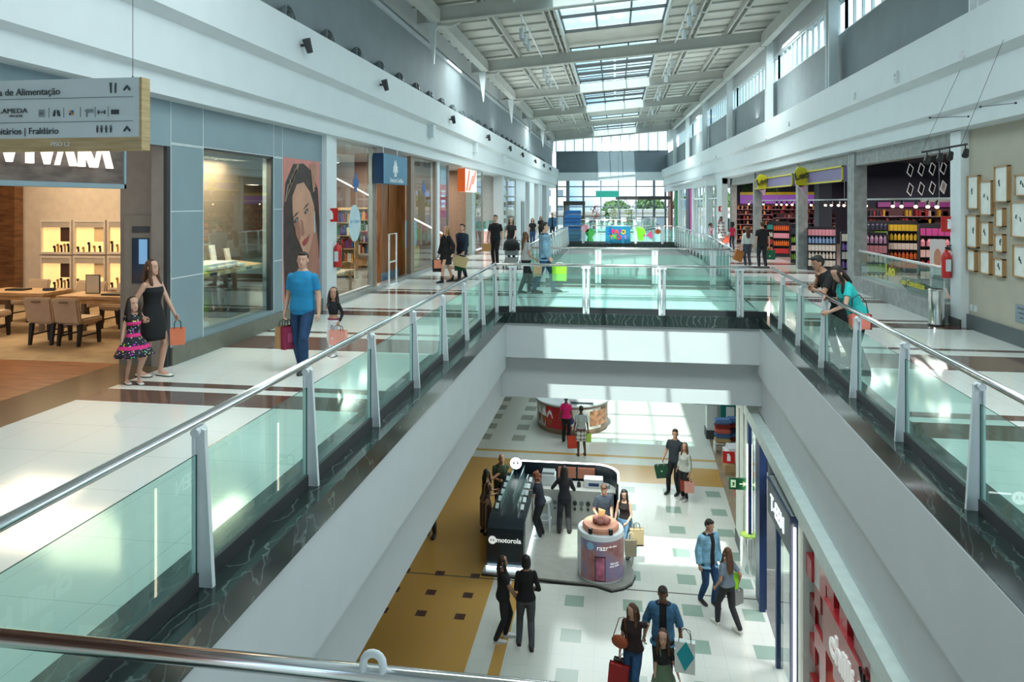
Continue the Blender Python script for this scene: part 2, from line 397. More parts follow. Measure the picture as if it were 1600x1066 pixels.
# granite kerbs under the glass railings (one continuous coping per side)
mb = MB()
mb.prism([(-2.42, 1.7), (-2.42, 15.72), (-2.98, 15.72), (-2.98, 1.7)], -.2, .035)
tag(mb.build('kerb_coping', green_marble), 'dark green marble kerb under the railing on the left side of the near opening', 'kerb')
mb = MB()
mb.prism([(xr(1.7) - .16, 1.7), (xr(1.7) + .35, 1.7), (R1 + .35, 15.72), (R1 - .16, 15.72)], -.2, .035)
tag(mb.build('kerb_coping', green_marble), 'dark green marble kerb under the railing on the right side of the near opening', 'kerb')
mb = MB(); mb.bx(-2.98, R1 + .35, 15.721, 16.02, -.2, .035)
tag(mb.build('kerb_coping', green_marble), 'dark green marble kerb along the near edge of the footbridge', 'kerb')
mb = MB(); mb.bx(-2.85, 3.5, 21.75, 22.0, -.25, .035)
tag(mb.build('kerb_coping', green_marble), 'dark marble kerb along the far edge of the footbridge', 'kerb')
mb = MB(); mb.bx(-2.41, R0 - .17, 1.75, 2.2, -.2, .035)
tag(mb.build('kerb_coping', green_marble), 'dark marble kerb under the nearest handrail at the bottom edge', 'kerb')
mb = MB(); mb.bx(-2.85, 3.5, 42.75, 43.0, -.25, .035)
tag(mb.build('kerb_coping', green_marble), 'dark marble kerb below the blue play sign on the far bridge', 'kerb')
mb = MB(); mb.sweep([(-.1, -.2), (.12, -.2), (.12, .035), (-.1, .035)], [(-2.75, 22, 0), (-2.8, 42.8, 0)])
tag(mb.build('kerb_coping', green_marble), 'dark marble kerb on the left side of the second opening', 'kerb')
mb = MB(); mb.sweep([(-.1, -.2), (.12, -.2), (.12, .035), (-.1, .035)], [(3.3, 22, 0), (3.75, 31, 0), (3.4, 42.8, 0)])
tag(mb.build('kerb_coping', green_marble), 'dark marble kerb on the bulging right side of the second opening', 'kerb')
# upper walls -----------------------------------------------------
pl = [(-.75, 4.0), (-.15, 4.06), (-.15, 4.36), (-.03, 4.42), (-.03, 5.12), (.15, 5.24), (.15, 6.06), (-.6, 6.06)]
mb = MB(); mb.sweep(pl, [(-6.35, -3, 0), (-6.35, 78.5, 0)]); struct(mb.build('wall_left_fascia', white))
mb = MB(); mb.sweep([(-x, z - .1) for x, z in pl], [(x, y, 0) for y, x in XRP]); struct(mb.build('wall_right_fascia', white))
mb = MB(); mb.bx(-7.3, -6.95, -3, 78.5, 5.9, 9.6); struct(mb.build('wall_left', greywall))
mb = MB(); mb.bx(-7.0, -6.86, -3, 78.5, 8.28, 8.40); mb.bx(-7.0, -6.9, -3, 78.5, 8.55, 9.2); struct(mb.build('trim_5', white2))
mb = MB(); mb.sweep([(.45, 5.7), (.8, 5.7), (.8, 7.75), (.45, 7.75)], [(x, y, 0) for y, x in XRP]); struct(mb.build('wall_right', greywall))
mb = MB(); mb.sweep([(.45, 8.95), (.8, 8.95), (.8, 10.6), (.45, 10.6)], [(x, y, 0) for y, x in XRP]); struct(mb.build('wall_right_header', white2))
# clerestory glazing per bay
n = 0
for a, b in zip(BEAMY, BEAMY[1:]):
    n += 1
    fr = MB(); pn = MB(); N = 12
    for k in range(N + 1):
        y = a + (b - a) * k / N; x = xf(y) + .55
        fr.box((x, y, 8.35), (.08, .07, 1.2))
    for zz in (7.78, 8.92): fr.sweep([(-.05, -.04), (.05, -.04), (.05, .04), (-.05, .04)], [(xf(y) + .55, y, zz) for y in (a, (a + b) / 2, b)])
    pn.add([(xf(a) + .56, a, 7.76), (xf(b) + .56, b, 7.76), (xf(b) + .56, b, 8.94), (xf(a) + .56, a, 8.94)], [(0, 1, 2, 3)])
    f_ = struct(fr.build('window_%d' % n, whitemetal)); pn.build('pane', skyglass, f_)
# end wall: grey panel, white band, big glazed front
xa, xb = -6.5, 5.6
mb = MB(); mb.bx(xa, xb, 78.3, 78.7, 5.75, 8.05); struct(mb.build('wall_end_panel', greypanel))
mb = MB(); mb.bx(xa, xb, 78.0, 78.6, 4.85, 5.75); struct(mb.build('wall_end_band', white))
fr = MB(); pn = MB()
for x, wd in [(-6.4, .2), (-5.2, .35), (-3.5, .2), (-1.6, .12), (.3, .12), (2.2, .12), (4.1, .25), (5.3, .2)]: fr.bx(x - wd / 2, x + wd / 2, 78.1, 78.4, -.6, 4.9)
for z in (-.2, .9, 2.0, 3.1, 4.2): fr.bx(xa, xb, 78.15, 78.3, z - .06, z + .06)
pn.quad((xa, 78.25, -.5), (xb, 78.25, -.5), (xb, 78.25, 4.9), (xa, 78.25, 4.9))
f_ = struct(fr.build('window_20', mat('end_window_frame', (.14, .18, .20), .5))); pn.build('pane', shopglass, f_)
fr = MB(); pn = MB()
for k in range(13): fr.bx(xa + k * 1 - .05, xa + k * 1 + .05, 78.3, 78.45, 8.0, 10.2)
fr.bx(xa, xb, 78.3, 78.45, 8.0, 8.12)
pn.quad((xa, 78.4, 8.05), (xb, 78.4, 8.05), (xb, 78.4, 10.3), (xa, 78.4, 9.4))
f_ = struct(fr.build('window_21', whitemetal)); pn.build('pane', skyglass, f_)
# wall behind the camera closes the hall
struct(MB().bx(-8, 8, -3.4, -3.0, -2, 10.6).build('wall_near', white))
# ---------------------------------------------------------------- roof
def zb(x): return 8.48 + .078 * (x + 6.3)     # underside of main beams
def zd(x): return zb(x) + .78                 # deck
def deck(x0, x1, y0, y1, mb):
    mb.add([(x, y, zd(x) + t) for t in (0, .12) for x, y in ((x0, y0), (x1, y0), (x1, y1), (x0, y1))],
           [(3, 2, 1, 0), (4, 5, 6, 7), (0, 1, 5, 4), (1, 2, 6, 5), (2, 3, 7, 6), (3, 0, 4, 7)])
mb = MB()
deck(-7.4, -2.1, -3.2, 78.6, mb); deck(1.9, 7.5, -3.2, 78.6, mb)
for a, b in ((-3.2, 8.6), (29.7, 32.8), (56.0, 59.2), (78.0, 78.6)): deck(-2.1, 1.9, a, b, mb)
struct(mb.build('ceiling_roof_deck', deckm))
# deck ribs (profile of the sheeting) belong to the deck
mb = MB()
y = 4.2
while y < 78:
    for x0, x1 in ((-7.0, -2.15), (1.95, 6.9)):
        mb.add([(x, yy, zd(x) - t) for t in (0, .07) for x, yy in ((x0, y - .04), (x1, y - .04), (x1, y + .04), (x0, y + .04))],
               [(3, 2, 1, 0), (4, 5, 6, 7), (0, 1, 5, 4), (1, 2, 6, 5), (2, 3, 7, 6), (3, 0, 4, 7)])
    y += 1.3
struct(mb.build('ceiling_roof_ribs', steelpaint))
gl = MB(); fr = MB(); k_ = 30
for a, b in ((8.6, 29.7), (32.8, 56.0), (59.2, 78.0)):
    gl = MB(); gl.add([(x, y, zd(x) + .1) for x, y in ((-2.1, a), (1.9, a), (1.9, b), (-2.1, b))], [(0, 1, 2, 3)])
    fr = MB()
    def cross(y, wd, h, dz=0):
        fr.add([(x, yy, zd(x) + dz - t) for t in (-.08, h) for x, yy in ((-2.1, y - wd / 2), (1.9, y - wd / 2), (1.9, y + wd / 2), (-2.1, y + wd / 2))],
               [(3, 2, 1, 0), (4, 5, 6, 7), (0, 1, 5, 4), (1, 2, 6, 5), (2, 3, 7, 6), (3, 0, 4, 7)])
    for x in (-2.1, -.75, .58, 1.9): fr.bx(x - .035, x + .035, a, b, zd(x) - .02, zd(x) + .12)
    y = a
    while y <= b + .01: cross(y, .07, .04); y += (b - a) / round((b - a) / 2.3)
    f_ = struct(fr.build('window_%d' % k_, dark)); gl.build('pane', skyglass, f_)
    k_ += 1
# curb of the skylight well
mb = MB()
for x in (-2.18, 1.92): mb.bx(x, x + .08, 8.6, 75.5, zd(x) - .35, zd(x) + .3)
struct(mb.build('trim_6', steelpaint))
def louvres(a, b, label):
    mb = MB(); y = a
    while y < b:
        x0, x1 = -2.0, 1.85
        for xa_, xb_ in ((x0, -.1), (0, x1)):
            mb.add([(x, yy, zd(x) - .12 - t) for t in (0, .03) for x, yy in ((xa_, y - .09), (xb_, y - .09), (xb_, y + .09), (xa_, y + .09))],
                   [(3, 2, 1, 0), (4, 5, 6, 7), (0, 1, 5, 4), (1, 2, 6, 5), (2, 3, 7, 6), (3, 0, 4, 7)])
        y += .72
    tag(mb.build('sun_louvre', darkgrey), label, 'louvre')
louvres(33.4, 40.8, 'grey louvre slats under the second stretch of skylight')
louvres(42.0, 48.5, 'grey louvre slats under the third stretch of skylight')
ords = ['first', 'second', 'third', 'fourth', 'fifth', 'sixth', 'seventh', 'eighth']
for i, y in enumerate(BEAMY):
    xL, xR = -6.6, xf(y) + .35
    t = thing('roof_beam', 'off-white tapered steel roof beam, %s from the near end of the hall' % ords[i], 'beam', (0, y, 0), group='steel roof beams across the hall')
    def mem(x0, x1, d0, d1, wd, yo=0):
        m_ = MB()
        m_.add([(x0, yo - wd, zb(x0)), (x1, yo - wd, zb(x1)), (x1, yo - wd, zb(x1) + d1), (x0, yo - wd, zb(x0) + d0), (x0, yo + wd, zb(x0)), (x1, yo + wd, zb(x1)), (x1, yo + wd, zb(x1) + d1), (x0, yo + wd, zb(x0) + d0)],
               [(0, 1, 2, 3), (7, 6, 5, 4), (0, 4, 5, 1), (1, 5, 6, 2), (2, 6, 7, 3), (3, 7, 4, 0)]); return m_
    mem(xL, xR, .52, .52, .04).build('web', steelpaint, t)
    m2 = mem(xL, xR, .035, .035, .13); m2.build('lower_flange', steelpaint, t)
    b_ = MB(); b_.prism([(-6.05, zb(-6.3) - 1.35), (-6.02, zb(-6.3) - 1.35), (-5.92, zb(-6.3) + .2), (-6.3, zb(-6.3) + .2)], -.05, .05, 'y'); b_.build('bracket', whitemetal, t)
    b_ = MB(); b_.tube([(-5.95, 0, zb(-6) - .1), (-5.6, .5, zb(-6) + .0), (-5.4, 1.0, zb(-6) + .25)], .07, 8); b_.build('brace', steelpaint, t)
    # column on the right
    xc = xf(y) + .12
    t = thing('clerestory_column', 'white steel column on the right wall ledge, %s from the near end' % ords[i], 'column', (xc, y, 5.85), group='clerestory columns')
    H_ = zb(xc) - 5.85
    MB().bx(-.03, .03, -.16, .16, 0, H_).bx(-.14, .14, -.18, -.14, 0, H_).bx(-.14, .14, .14, .18, 0, H_).build('shaft', whitemetal, t)
    MB().tube([(.2, .34, .25), (.2, .34, 2.2), (.2, .3, 2.3)], .05, 8).build('downpipe', white2, t)
def beamY(name, x, z0, z1, wd, y0, y1, label, group, m=steelpaint, xfun=None):
    mb = MB(); pts = [(y0), (y1)]
    prof = [(-wd / 2, z0), (wd / 2, z0), (wd / 2, z1), (-wd / 2, z1)]
    path = [((xfun(yy) if xfun else x), yy, 0) for yy in pts]
    mb.sweep(prof, path)
    return tag(mb.build(name, m), label, 'beam', group)
for i, (a, b) in enumerate(zip(BEAMY, BEAMY[1:])):
    beamY('eave_beam', -5.95, 8.52, 8.95, .34, a + .05, b - .05, 'deep off-white eave beam on the left side in bay %s' % ords[i], 'left eave beams')
    beamY('eave_beam', 0, 9.3, 9.8, .28, a + .05, b - .05, 'off-white eave beam on the right side in bay %s' % ords[i], 'right eave beams', xfun=lambda q: xf(q) - .1)
    for j, x in enumerate((-4.45, -2.45, 3.3, 4.9)):
        mb = MB()
        for dx in (-.11, .11): mb.bx(x + dx - .035, x + dx + .035, a + .05, b - .05, zd(x) - .30, zd(x) - .08)
        if j != 1: mb.bx(x - .1, x + .1, (a + b) / 2 - .1, (a + b) / 2 + .1, zd(x) - .3, zd(x))
        tag(mb.build('roof_purlin', steelpaint), 'pair of off-white channel purlins running along the roof bay', 'purlin', 'roof purlins')
# pendant cylinder spots in lines under the roof
proto = None
for x, rows in ((-3.3, [10.5, 12, 16, 17.2, 18.4, 25, 26, 27, 33, 34.5, 36, 43, 45]), (2.6, [12, 16, 18, 20, 24.5, 26, 28, 34, 36, 38, 43, 45, 52])):
    tr = MB().bx(x - .03, x + .03, 8, 72, zb(x) + .35, zb(x) + .42).build('lighting_track', whitemetal)
    tag(tr, 'white lighting track under the roof on the %s of the skylight' % ('left' if x < 0 else 'right'), 'light track')
    for y in rows:
        if proto is None:
            proto = thing('cylinder_spotlight', 'white cylinder spotlight hanging from the roof track', 'light', group='cylinder spotlights under the roof')
            MB().cyl((0, 0, -.42), (0, 0, -.05), .085, .085, 16).build('housing', whitemetal, proto)
            MB().cyl((0, 0, -.05), (0, 0, .38), .012).build('stem', whitemetal, proto)
            MB().cyl((0, 0, -.425), (0, 0, -.42), .07).build('lens', darkgrey, proto); o = proto
            o.location = (x, y, zb(x))
        else: o = dup(proto, (x, y, zb(x)))
# floodlights above the left fascia and small spots on it
proto = None
ys = [14.0, 16.1, 18.05, 19.9, 21.8, 23.7, 25.5, 27.3] + [27.3 + 1.9 * k for k in range(1, 22)]
for i, y in enumerate(ys):
    if proto is None:
        proto = thing('floodlight', 'round grey floodlight on the ledge of the left wall', 'light', group='floodlights on the left ledge')
        MB().lathe([(.02, -.12), (.2, -.12), (.235, -.02), (.235, .05), (.2, .06), (.19, .0), (.02, -.02)], n=24).build('housing', mat('flood_grey', (.16, .2, .21), .5), proto)
        MB().lathe([(.01, .015), (.1, .02), (.12, .05), (.07, .09), (.01, .1)], n=20).build('lens', mat('flood_lens', (.07, .09, .1), .3), proto)
        proto.rotation_euler = (0, math.radians(78), 0); proto.location = (-6.75, y, 6.38); r0 = proto.rotation_euler.copy()
    else:
        o = dup(proto, (-6.75, y, 6.38))
proto = None
for i, y in enumerate([13.4, 18.2, 26.2, 33.8, 40.9, 46.5, 54.0, 60.5, 66.5]):
    if proto is None:
        proto = thing('wall_spot', 'small black directional spot on the white fascia', 'light', group='black spots on the left fascia')
        MB().cyl((0, 0, 0), (.09, 0, 0), .03).build('arm', dark, proto)
        mb = MB(); mb.cyl((.13, -.05, .12), (.17, .06, -.14), .085, .06, 14); mb.build('head', dark, proto)
        proto.location = (-6.2, y, 5.62)
    else: dup(proto, (-6.2, y, 5.62))
for k, y in enumerate((23.8, 31.5, 40)):
    tag(MB().bx(-6.38, -6.2, y, y + .35, 4.75, 5.18).build('wall_bracket_box', white), 'small white box under the groove of the left fascia', 'box', 'white boxes on the left fascia')
proto = None
for y, z in ((14.2, 5.2), (20.2, 5.35), (27.5, 5.4), (31.5, 5.2), (36, 5.2), (44, 5.2), (50, 5.2)):
    if proto is None:
        proto = tag(MB().cyl((0, 0, 0), (-.04, 0, 0), .1, .085, 18).build('ceiling_speaker', white2, smooth=True), 'small round pale speaker set in the right fascia', 'speaker', 'speakers in the right fascia')
        proto.location = (xf(y) - .15, y, z)
    else: dup(proto, (xf(y) - .15, y, z))
mb = MB(); mb.bx(-.05, 0, -.08, .08, -.13, .13); mb.cyl((-.05, 0, .05), (-.08, 0, .05), .03).cyl((-.05, 0, -.05), (-.08, 0, -.05), .03)
o = tag(mb.build('wall_socket_plate', white), 'small rectangular plate high on the right fascia', 'plate'); o.location = (6.35, 17.3, 5.35)
# ---------------------------------------------------------------- railings
def hand(mb, pts, r=.03): mb.tube(pts, r, 14)
def railing(name, pts, label, spacing=1.63, first=0, side=1, glass_h=(.10, .90), r=.032, post_mat=None, double=False, cat='railing'):
    """pts: base polyline; posts at regular steps; side: +1 if the walkway lies left of the direction of travel"""
    pm = post_mat or whitemetal
    t = thing(name, label, cat, pts[0])
    P0 = Vector(pts[0]); seg = []
    for a, b in zip(pts, pts[1:]): seg.append((Vector(a) - P0, Vector(b) - P0))
    mb = MB(); d0 = (seg[0][1] - seg[0][0]).normalized(); nrm0 = Vector((-d0.y, d0.x, 0)) * side
    hp = [Vector(p) - P0 + Vector((0, 0, 1.09)) + nrm0 * .04 for p in pts]
    hand(mb, hp, r); mb.build('handrail', chrome, t, smooth='all')
    carry = first
    for a, b in seg:
        d = (b - a); ln = d.length; d.normalize(); nrm = Vector((-d.y, d.x, 0)) * side; ps = []; s_ = carry
        while s_ <= ln + .01: ps.append(s_); s_ += spacing
        carry = s_ - ln
        for s_ in ps:
            for off in ((-.05, .05) if double else (0,)):
                c = a + d * (s_ + off); pmb = MB()
                up = Vector((0, 0, 1)); th = .018 if not double else .022
                w0, w1 = (.085, .03) if not double else (.05, .04)
                vs = []
                for sg in (-1, 1):
                    for (q, z) in ((-w0, 0.036), (.03, 0.036), (.03, 1.0), (.02, 1.06), (-w1, 1.04), (-w1, .98)):
                        vs.append(c - nrm * q * -1 + up * z + d * th * sg)
                pmb.add(vs, [tuple(range(6)), tuple(range(6, 12))[::-1]] + [(i, (i + 1) % 6, 6 + (i + 1) % 6, 6 + i) for i in range(6)])
                # flange of the T-section
                vs = []
                for (q, z) in ((.03, .036), (.045, .036), (.045, 1.0), (.03, 1.0)):
                    for sg in (-1, 1): vs.append(c + nrm * q + up * z + d * .04 * sg)
                pmb.add(vs, [(0, 2, 4, 6), (7, 5, 3, 1), (0, 1, 3, 2), (2, 3, 5, 4), (4, 5, 7, 6), (6, 7, 1, 0)])
                pmb.cyl(c + up * 1.03 - d * .05 + nrm * .02, c + up * 1.03 + d * .05 + nrm * .02, .03, .03, 10)
                pmb.build('post', pm, t)
        bounds = ([0] if (not ps or ps[0] > .3) else []) + ps + ([ln] if (not ps or ln - ps[-1] > .3) else [])
        for u, v in zip(bounds, bounds[1:]):
            if v - u < .25: continue
            A = a + d * (u + .06) + nrm * .0; B = a + d * (v - .06); g = MB()
            z0, z1 = glass_h; th = nrm * .006; U = Vector((0, 0, 1))
            q = [A - th + U * z0, B - th + U * z0, B - th + U * z1, A - th + U * z1, A + th + U * z0, B + th + U * z0, B + th + U * z1, A + th + U * z1]
            g.add([A + U * z0, B + U * z0, B + U * z1, A + U * z1], [(0, 1, 2, 3)])
            gp = g.build('glass_panel', railglass, t)
            e = MB(); e.add([q[3], q[2], q[6], q[7]], [(0, 1, 2, 3)]); e.add([q[0], q[4], q[7], q[3]], [(0, 1, 2, 3)]); e.add([q[1], q[5], q[6], q[2]], [(0, 1, 2, 3)])
            e.build('glass_edge', glass_edge, gp)
            e = MB(); e.add([A - th * 3 + U * .037, B - th * 3 + U * .037, B + th * 3 + U * .037, A + th * 3 + U * .037, A - th * 3 + U * (z0 + .05), B - th * 3 + U * (z0 + .05), B + th * 3 + U * (z0 + .05), A + th * 3 + U * (z0 + .05)],
                            [(0, 1, 5, 4), (2, 3, 7, 6), (4, 5, 6, 7), (1, 2, 6, 5), (3, 0, 4, 7)])
            e.build('clamp_rail', dark, gp)
    return t
glass_edge = mat('glass_edge_dark', (.02, .10, .085), .2)
railing('glass_railing', [(-2.62, 2.0, 0), (-2.68, 15.85, 0)], 'long glass railing with steel handrail on the left of the near opening', first=2.23, side=1, spacing=1.64)
railing('glass_railing', [(xr(2.0), 2.0, 0), (3.27, 15.85, 0)], 'glass railing on the right of the near opening where the young couple lean', first=.85, side=-1, spacing=1.66)
railing('glass_railing', [(-2.68, 15.88, 0), (3.27, 15.88, 0)], 'glass railing on the near edge of the footbridge', first=.38, side=1, spacing=1.65, double=True)
railing('glass_railing', [(-2.78, 21.9, 0), (3.38, 21.9, 0)], 'glass railing on the far edge of the footbridge', first=.55, side=-1, spacing=1.7, double=True)
railing('glass_railing', [(-2.78, 21.95, 0), (-2.83, 42.8, 0)], 'railing with close white posts on the left of the second opening', first=.9, side=1, spacing=1.3)
railing('glass_railing', [(3.4, 21.95, 0), (3.82, 31, 0), (3.5, 42.8, 0)], 'railing with close white posts curving along the right of the second opening', first=.9, side=-1, spacing=1.1)
railing('glass_railing', [(-2.83, 42.85, 0), (3.5, 42.85, 0)], 'glass railing with cut-out figures on the far bridge', first=.9, side=1, spacing=1.55, double=True)
railing('glass_railing', [(-3.2, 58, 0), (1.6, 58, 0)], 'white railing beyond the blue play sign', first=.2, side=1, spacing=1.5, double=True)
railing('glass_railing', [(1.6, 58, 0), (3.6, 66, 0)], 'white railing running back toward the food court', first=.3, side=-1, spacing=.8)
tn = railing('glass_railing', [(-2.4, 2.0, 0), (2.55, 2.0, 0)], 'nearest glass railing crossing the bottom left corner', first=1.7, side=1, spacing=1.65, r=.027)
q = P(583, 1060, Y=2.03) - Vector((-2.4, 2.0, 0))
MB().tube([(q.x - .03, .03, 1.02), (q.x - .03, .03, 1.13)] + [(q.x - .03 * math.cos(i * pi / 8), .03, 1.13 + .03 * math.sin(i * pi / 8)) for i in range(1, 8)] + [(q.x + .03, .03, 1.13), (q.x + .03, .03, 1.02)], .012, 10).build('post_cap', whitemetal, tn, smooth='all')
# ================================================================ left-hand shops (upper floor)
XL = -6.72
# floors inside
struct(MB().bx(-7.65, -6.75, -3, 10.02, -.2, 0).build('floor_threshold_stone', mat('brown_stone', (.16, .10, .05), .2, var=.12)))
struct(MB().bx(-17, -7.65, -3, 10.02, -.2, 0).build('floor_shop_wood', floorwood))
struct(MB().bx(-17, -6.75, 10.02, 16.2, -.2, 0).build('floor_shop_carpet', carpet))
struct(MB().bx(-12, -6.75, 16.2, 78, -.2, 0).build('floor_shops_far_left', mat('shop_floor_grey', (.30, .28, .25), .2)))
creamwall = mat('cream_shop_wall', (.62, .52, .40), .7)
struct(MB().bx(-17, -7.6, 15.7, 15.9, 0, 4.2).build('wall_shop_back', creamwall))
struct(MB().bx(-17.2, -17, -3, 15.9, 0, 4.2).build('wall_shop_far_side', mat('walnut_wall', (.12, .05, .02), .5)))
struct(MB().bx(-17, -14.5, 15.4, 15.65, 0, 4.2).build('wall_shop_wood', grain('walnut_panels', (.10, .04, .015), (.22, .10, .04), (1, 1, 5), .4)))
struct(MB().bx(-17, -7.0, -3, 16, 4.05, 4.2).build('ceiling_shop', white2))
struct(MB().bx(-17, -7.0, 16, 76, 4.05, 4.2).build('ceiling_shops_far', white2))
for x, y, p in ((-12.8, 14.0, 90), (-11.0, 12.6, 80), (-9.4, 12.2, 60), (-12.5, 9.5, 70), (-9, 7.5, 30)):
    area((x, y, 3.98), 1.6, p * .55, WARM)
# grey cladding facade: pieces around the display window and the poster
cl = MB()
cl.bx(-6.95, XL, 9.98, 10.86, .28, 4.08); cl.bx(-6.95, XL, 10.86, 13.28, 3.42, 4.08); cl.bx(-6.95, XL, 13.28, 15.62, .28, 4.08)
cl.bx(-6.95, XL, -3, 9.98, 3.35, 4.08); cl.bx(-6.95, XL, 10.86, 13.28, .28, .36)
struct(cl.build('wall_cladding_left', bluegrey))
jn = MB()
for z in (1.32, 2.35, 3.38): jn.bx(XL, XL + .006, 9.98, 10.86, z, z + .014); jn.bx(XL, XL + .006, 13.28, 13.66, z, z + .014)
for z in (3.4,): jn.bx(XL, XL + .006, 9.98, 15.6, z, z + .014)
for y in (9.98, 10.84, 13.28, 13.66): jn.bx(XL, XL + .005, y, y + .012, .28, 4.08)
struct(jn.build('trim_10', jointm))
struct(MB().bx(-6.95, XL + .035, 9.98, 15.62, 0, .28).build('baseboard_left', olive))
struct(MB().bx(XL - .2, XL + .12, 15.62, 16.0, 0, 4.08).build('wall_left_pier', whitemetal))
struct(MB().bx(-6.98, -6.78, 9.9, 9.98, 0, 3.35).build('trim_11', taupe)); struct(MB().bx(-6.78, -6.72, 9.9, 9.98, 0, 3.35).build('trim_13', dark))
# side wall with the built-in screen
sw = MB(); sw.bx(-7.62, -6.98, 10.06, 10.3, 0, 4.05)
struct(sw.build('wall_screen_return', mat('taupe_panel', (.21, .19, .165), .5)))
struct(MB().bx(-7.62, -6.98, 10.03, 10.06, 0, .28).build('baseboard_return', olive))
t = thing('wall_screen', 'tall display screen set in a taupe panel behind the woman in black', 'screen', (-7.25, 10.04, 0))
MB().bx(-.27, .24, -.04, .02, .95, 2.3).build('bezel_panel', mat('taupe_bezel', (.27, .25, .20), .45), t, bevel=.008)
MB().bx(-.12, .16, -.052, -.04, 1.25, 1.95).build('screen', mat('screen_black', (.01, .012, .015), .1), t)
MB().bx(.0, .14, -.056, -.052, 1.55, 1.93).build('screen_page', mat('screen_blue', (.12, .25, .4), .2, emit=.6), t)
MB().bx(-.12, .17, -.05, -.04, 2.03, 2.13).build('vent_grille', darkgrey, t)
# display window
t = thing('display_window', 'tall jewellery display window framed in the blue-grey cladding', 'window', (XL, 12.07, 0))
fr = MB(); fr.bx(-.12, -.02, 1.15, 1.21, .36, 3.42).bx(-.12, -.02, -1.21, -1.18, .36, 3.42).bx(-.12, -.02, -1.21, 1.21, 3.36, 3.42).build('frame', darkgrey, t)
MB().bx(-.075, -.065, -1.19, 1.16, .36, 3.38).build('pane', shopglass, t)
struct(MB().bx(-7.6, -6.95, 10.3, 10.4, 0, 4.05).build('wall_display_side', creamwall))
struct(MB().bx(-7.72, -7.6, 10.3, 15.7, 0, 4.05).build('wall_display_back', mat('taupe_back', (.26, .20, .15), .7)))
struct(MB().bx(-7.6, -6.95, 10.4, 13.3, .2, .36).build('trim_12', mat('display_floor', (.62, .55, .42), .5)))
area((-7.25, 12.0, 3.3), .45, 55, WARM, sy=2)
t = thing('display_shelf', 'sloping oak display shelf inside the jewellery window', 'shelf', (-7.14, 12, 0))
MB().add([(-.38, -1.2, 1.32), (.27, -1.2, 1.22), (.27, 1.15, 1.22), (-.38, 1.15, 1.32), (-.38, -1.2, 1.36), (.27, -1.2, 1.30), (.27, 1.15, 1.30), (-.38, 1.15, 1.36)], [(0, 1, 2, 3), (7, 6, 5, 4), (0, 4, 5, 1), (1, 5, 6, 2), (2, 6, 7, 3), (3, 7, 4, 0)]).build('board', woodw, t)
MB().bx(-.4, .2, -.9, .3, 1.36, 1.42).build('riser', white, t)
for y in (-.6, .6): MB().bx(.272, .28, y - .1, y + .1, 1.235, 1.28).build('plate', dark, t)
for y in (-1.0, 1.0): MB().bx(-.4, -.35, y, y + .05, .36, 1.32).build('leg', darkgrey, t)
cream = mat('cream_leatherette', (.78, .74, .66), .5)
for i, y in enumerate((-.95, -.6, -.3, .0, .35)):
    o = thing('jewellery_tray', 'white jewellery tray on the sloping shelf, number %s from the near end' % ['one', 'two', 'three', 'four', 'five'][i], 'tray', (-6.98, 12 + y, 1.32), group='white trays in the jewellery window')
    MB().bx(-.12, .12, -.12, .12, 0, .05).build('tray', cream, o, bevel=.01); MB().cyl((0, 0, .05), (0, 0, .08), .05, .03).build('cushion', white, o)
for i, (y, h) in enumerate(((-.85, .22), (-.2, .16), (.25, .28), (.75, .24))):
    o = thing('jewellery_stand', 'white upright jewellery stand, %s along the back of the window shelf' % ['first', 'second', 'third', 'fourth'][i], 'stand', (-7.38, 12 + y, 1.42 if y < .3 else 1.37), group='upright stands in the jewellery window')
    MB().cyl((0, 0, 0), (0, 0, .015), .06).build('foot', cream, o); MB().add([(-.02, -.05, .015), (.04, -.05, .015), (.04, .05, .015), (-.02, .05, .015), (-.05, -.09, h), (-.03, -.09, h), (-.03, .09, h), (-.05, .09, h)], [(0, 1, 2, 3), (4, 5, 6, 7), (0, 1, 5, 4), (1, 2, 6, 5), (2, 3, 7, 6), (3, 0, 4, 7)]).build('bust', cream, o)
o = thing('framed_photo', 'small white framed picture of a woman standing in the jewellery window', 'picture', (-7.3, 11.6, 1.44))
MB().bx(-.01, .01, -.14, .14, 0, .42).build('frame', white, o); MB().bx(.011, .014, -.09, .09, .05, .37).build('print', mat('print_brown', (.12, .05, .03), .4), o)
o = thing('display_block', 'dark stone block with black watch stand on the window floor', 'stand', (-7.3, 12.5, .36))
MB().bx(-.2, .25, -.3, .5, 0, .12).build('base', darkgrey, o, bevel=.02); MB().bx(.05, .1, -.2, -.1, .12, .36).build('watch_stand', blackm, o)
o = thing('display_block', 'low cream block with a ring tray at the near corner of the window floor', 'stand', (-7.1, 11.2, .36))
MB().bx(-.15, .15, -.2, .2, 0, .08).build('base', cream, o, bevel=.01); MB().bx(-.08, .08, -.1, .1, .08, .11).build('ring_tray', blackm, o)
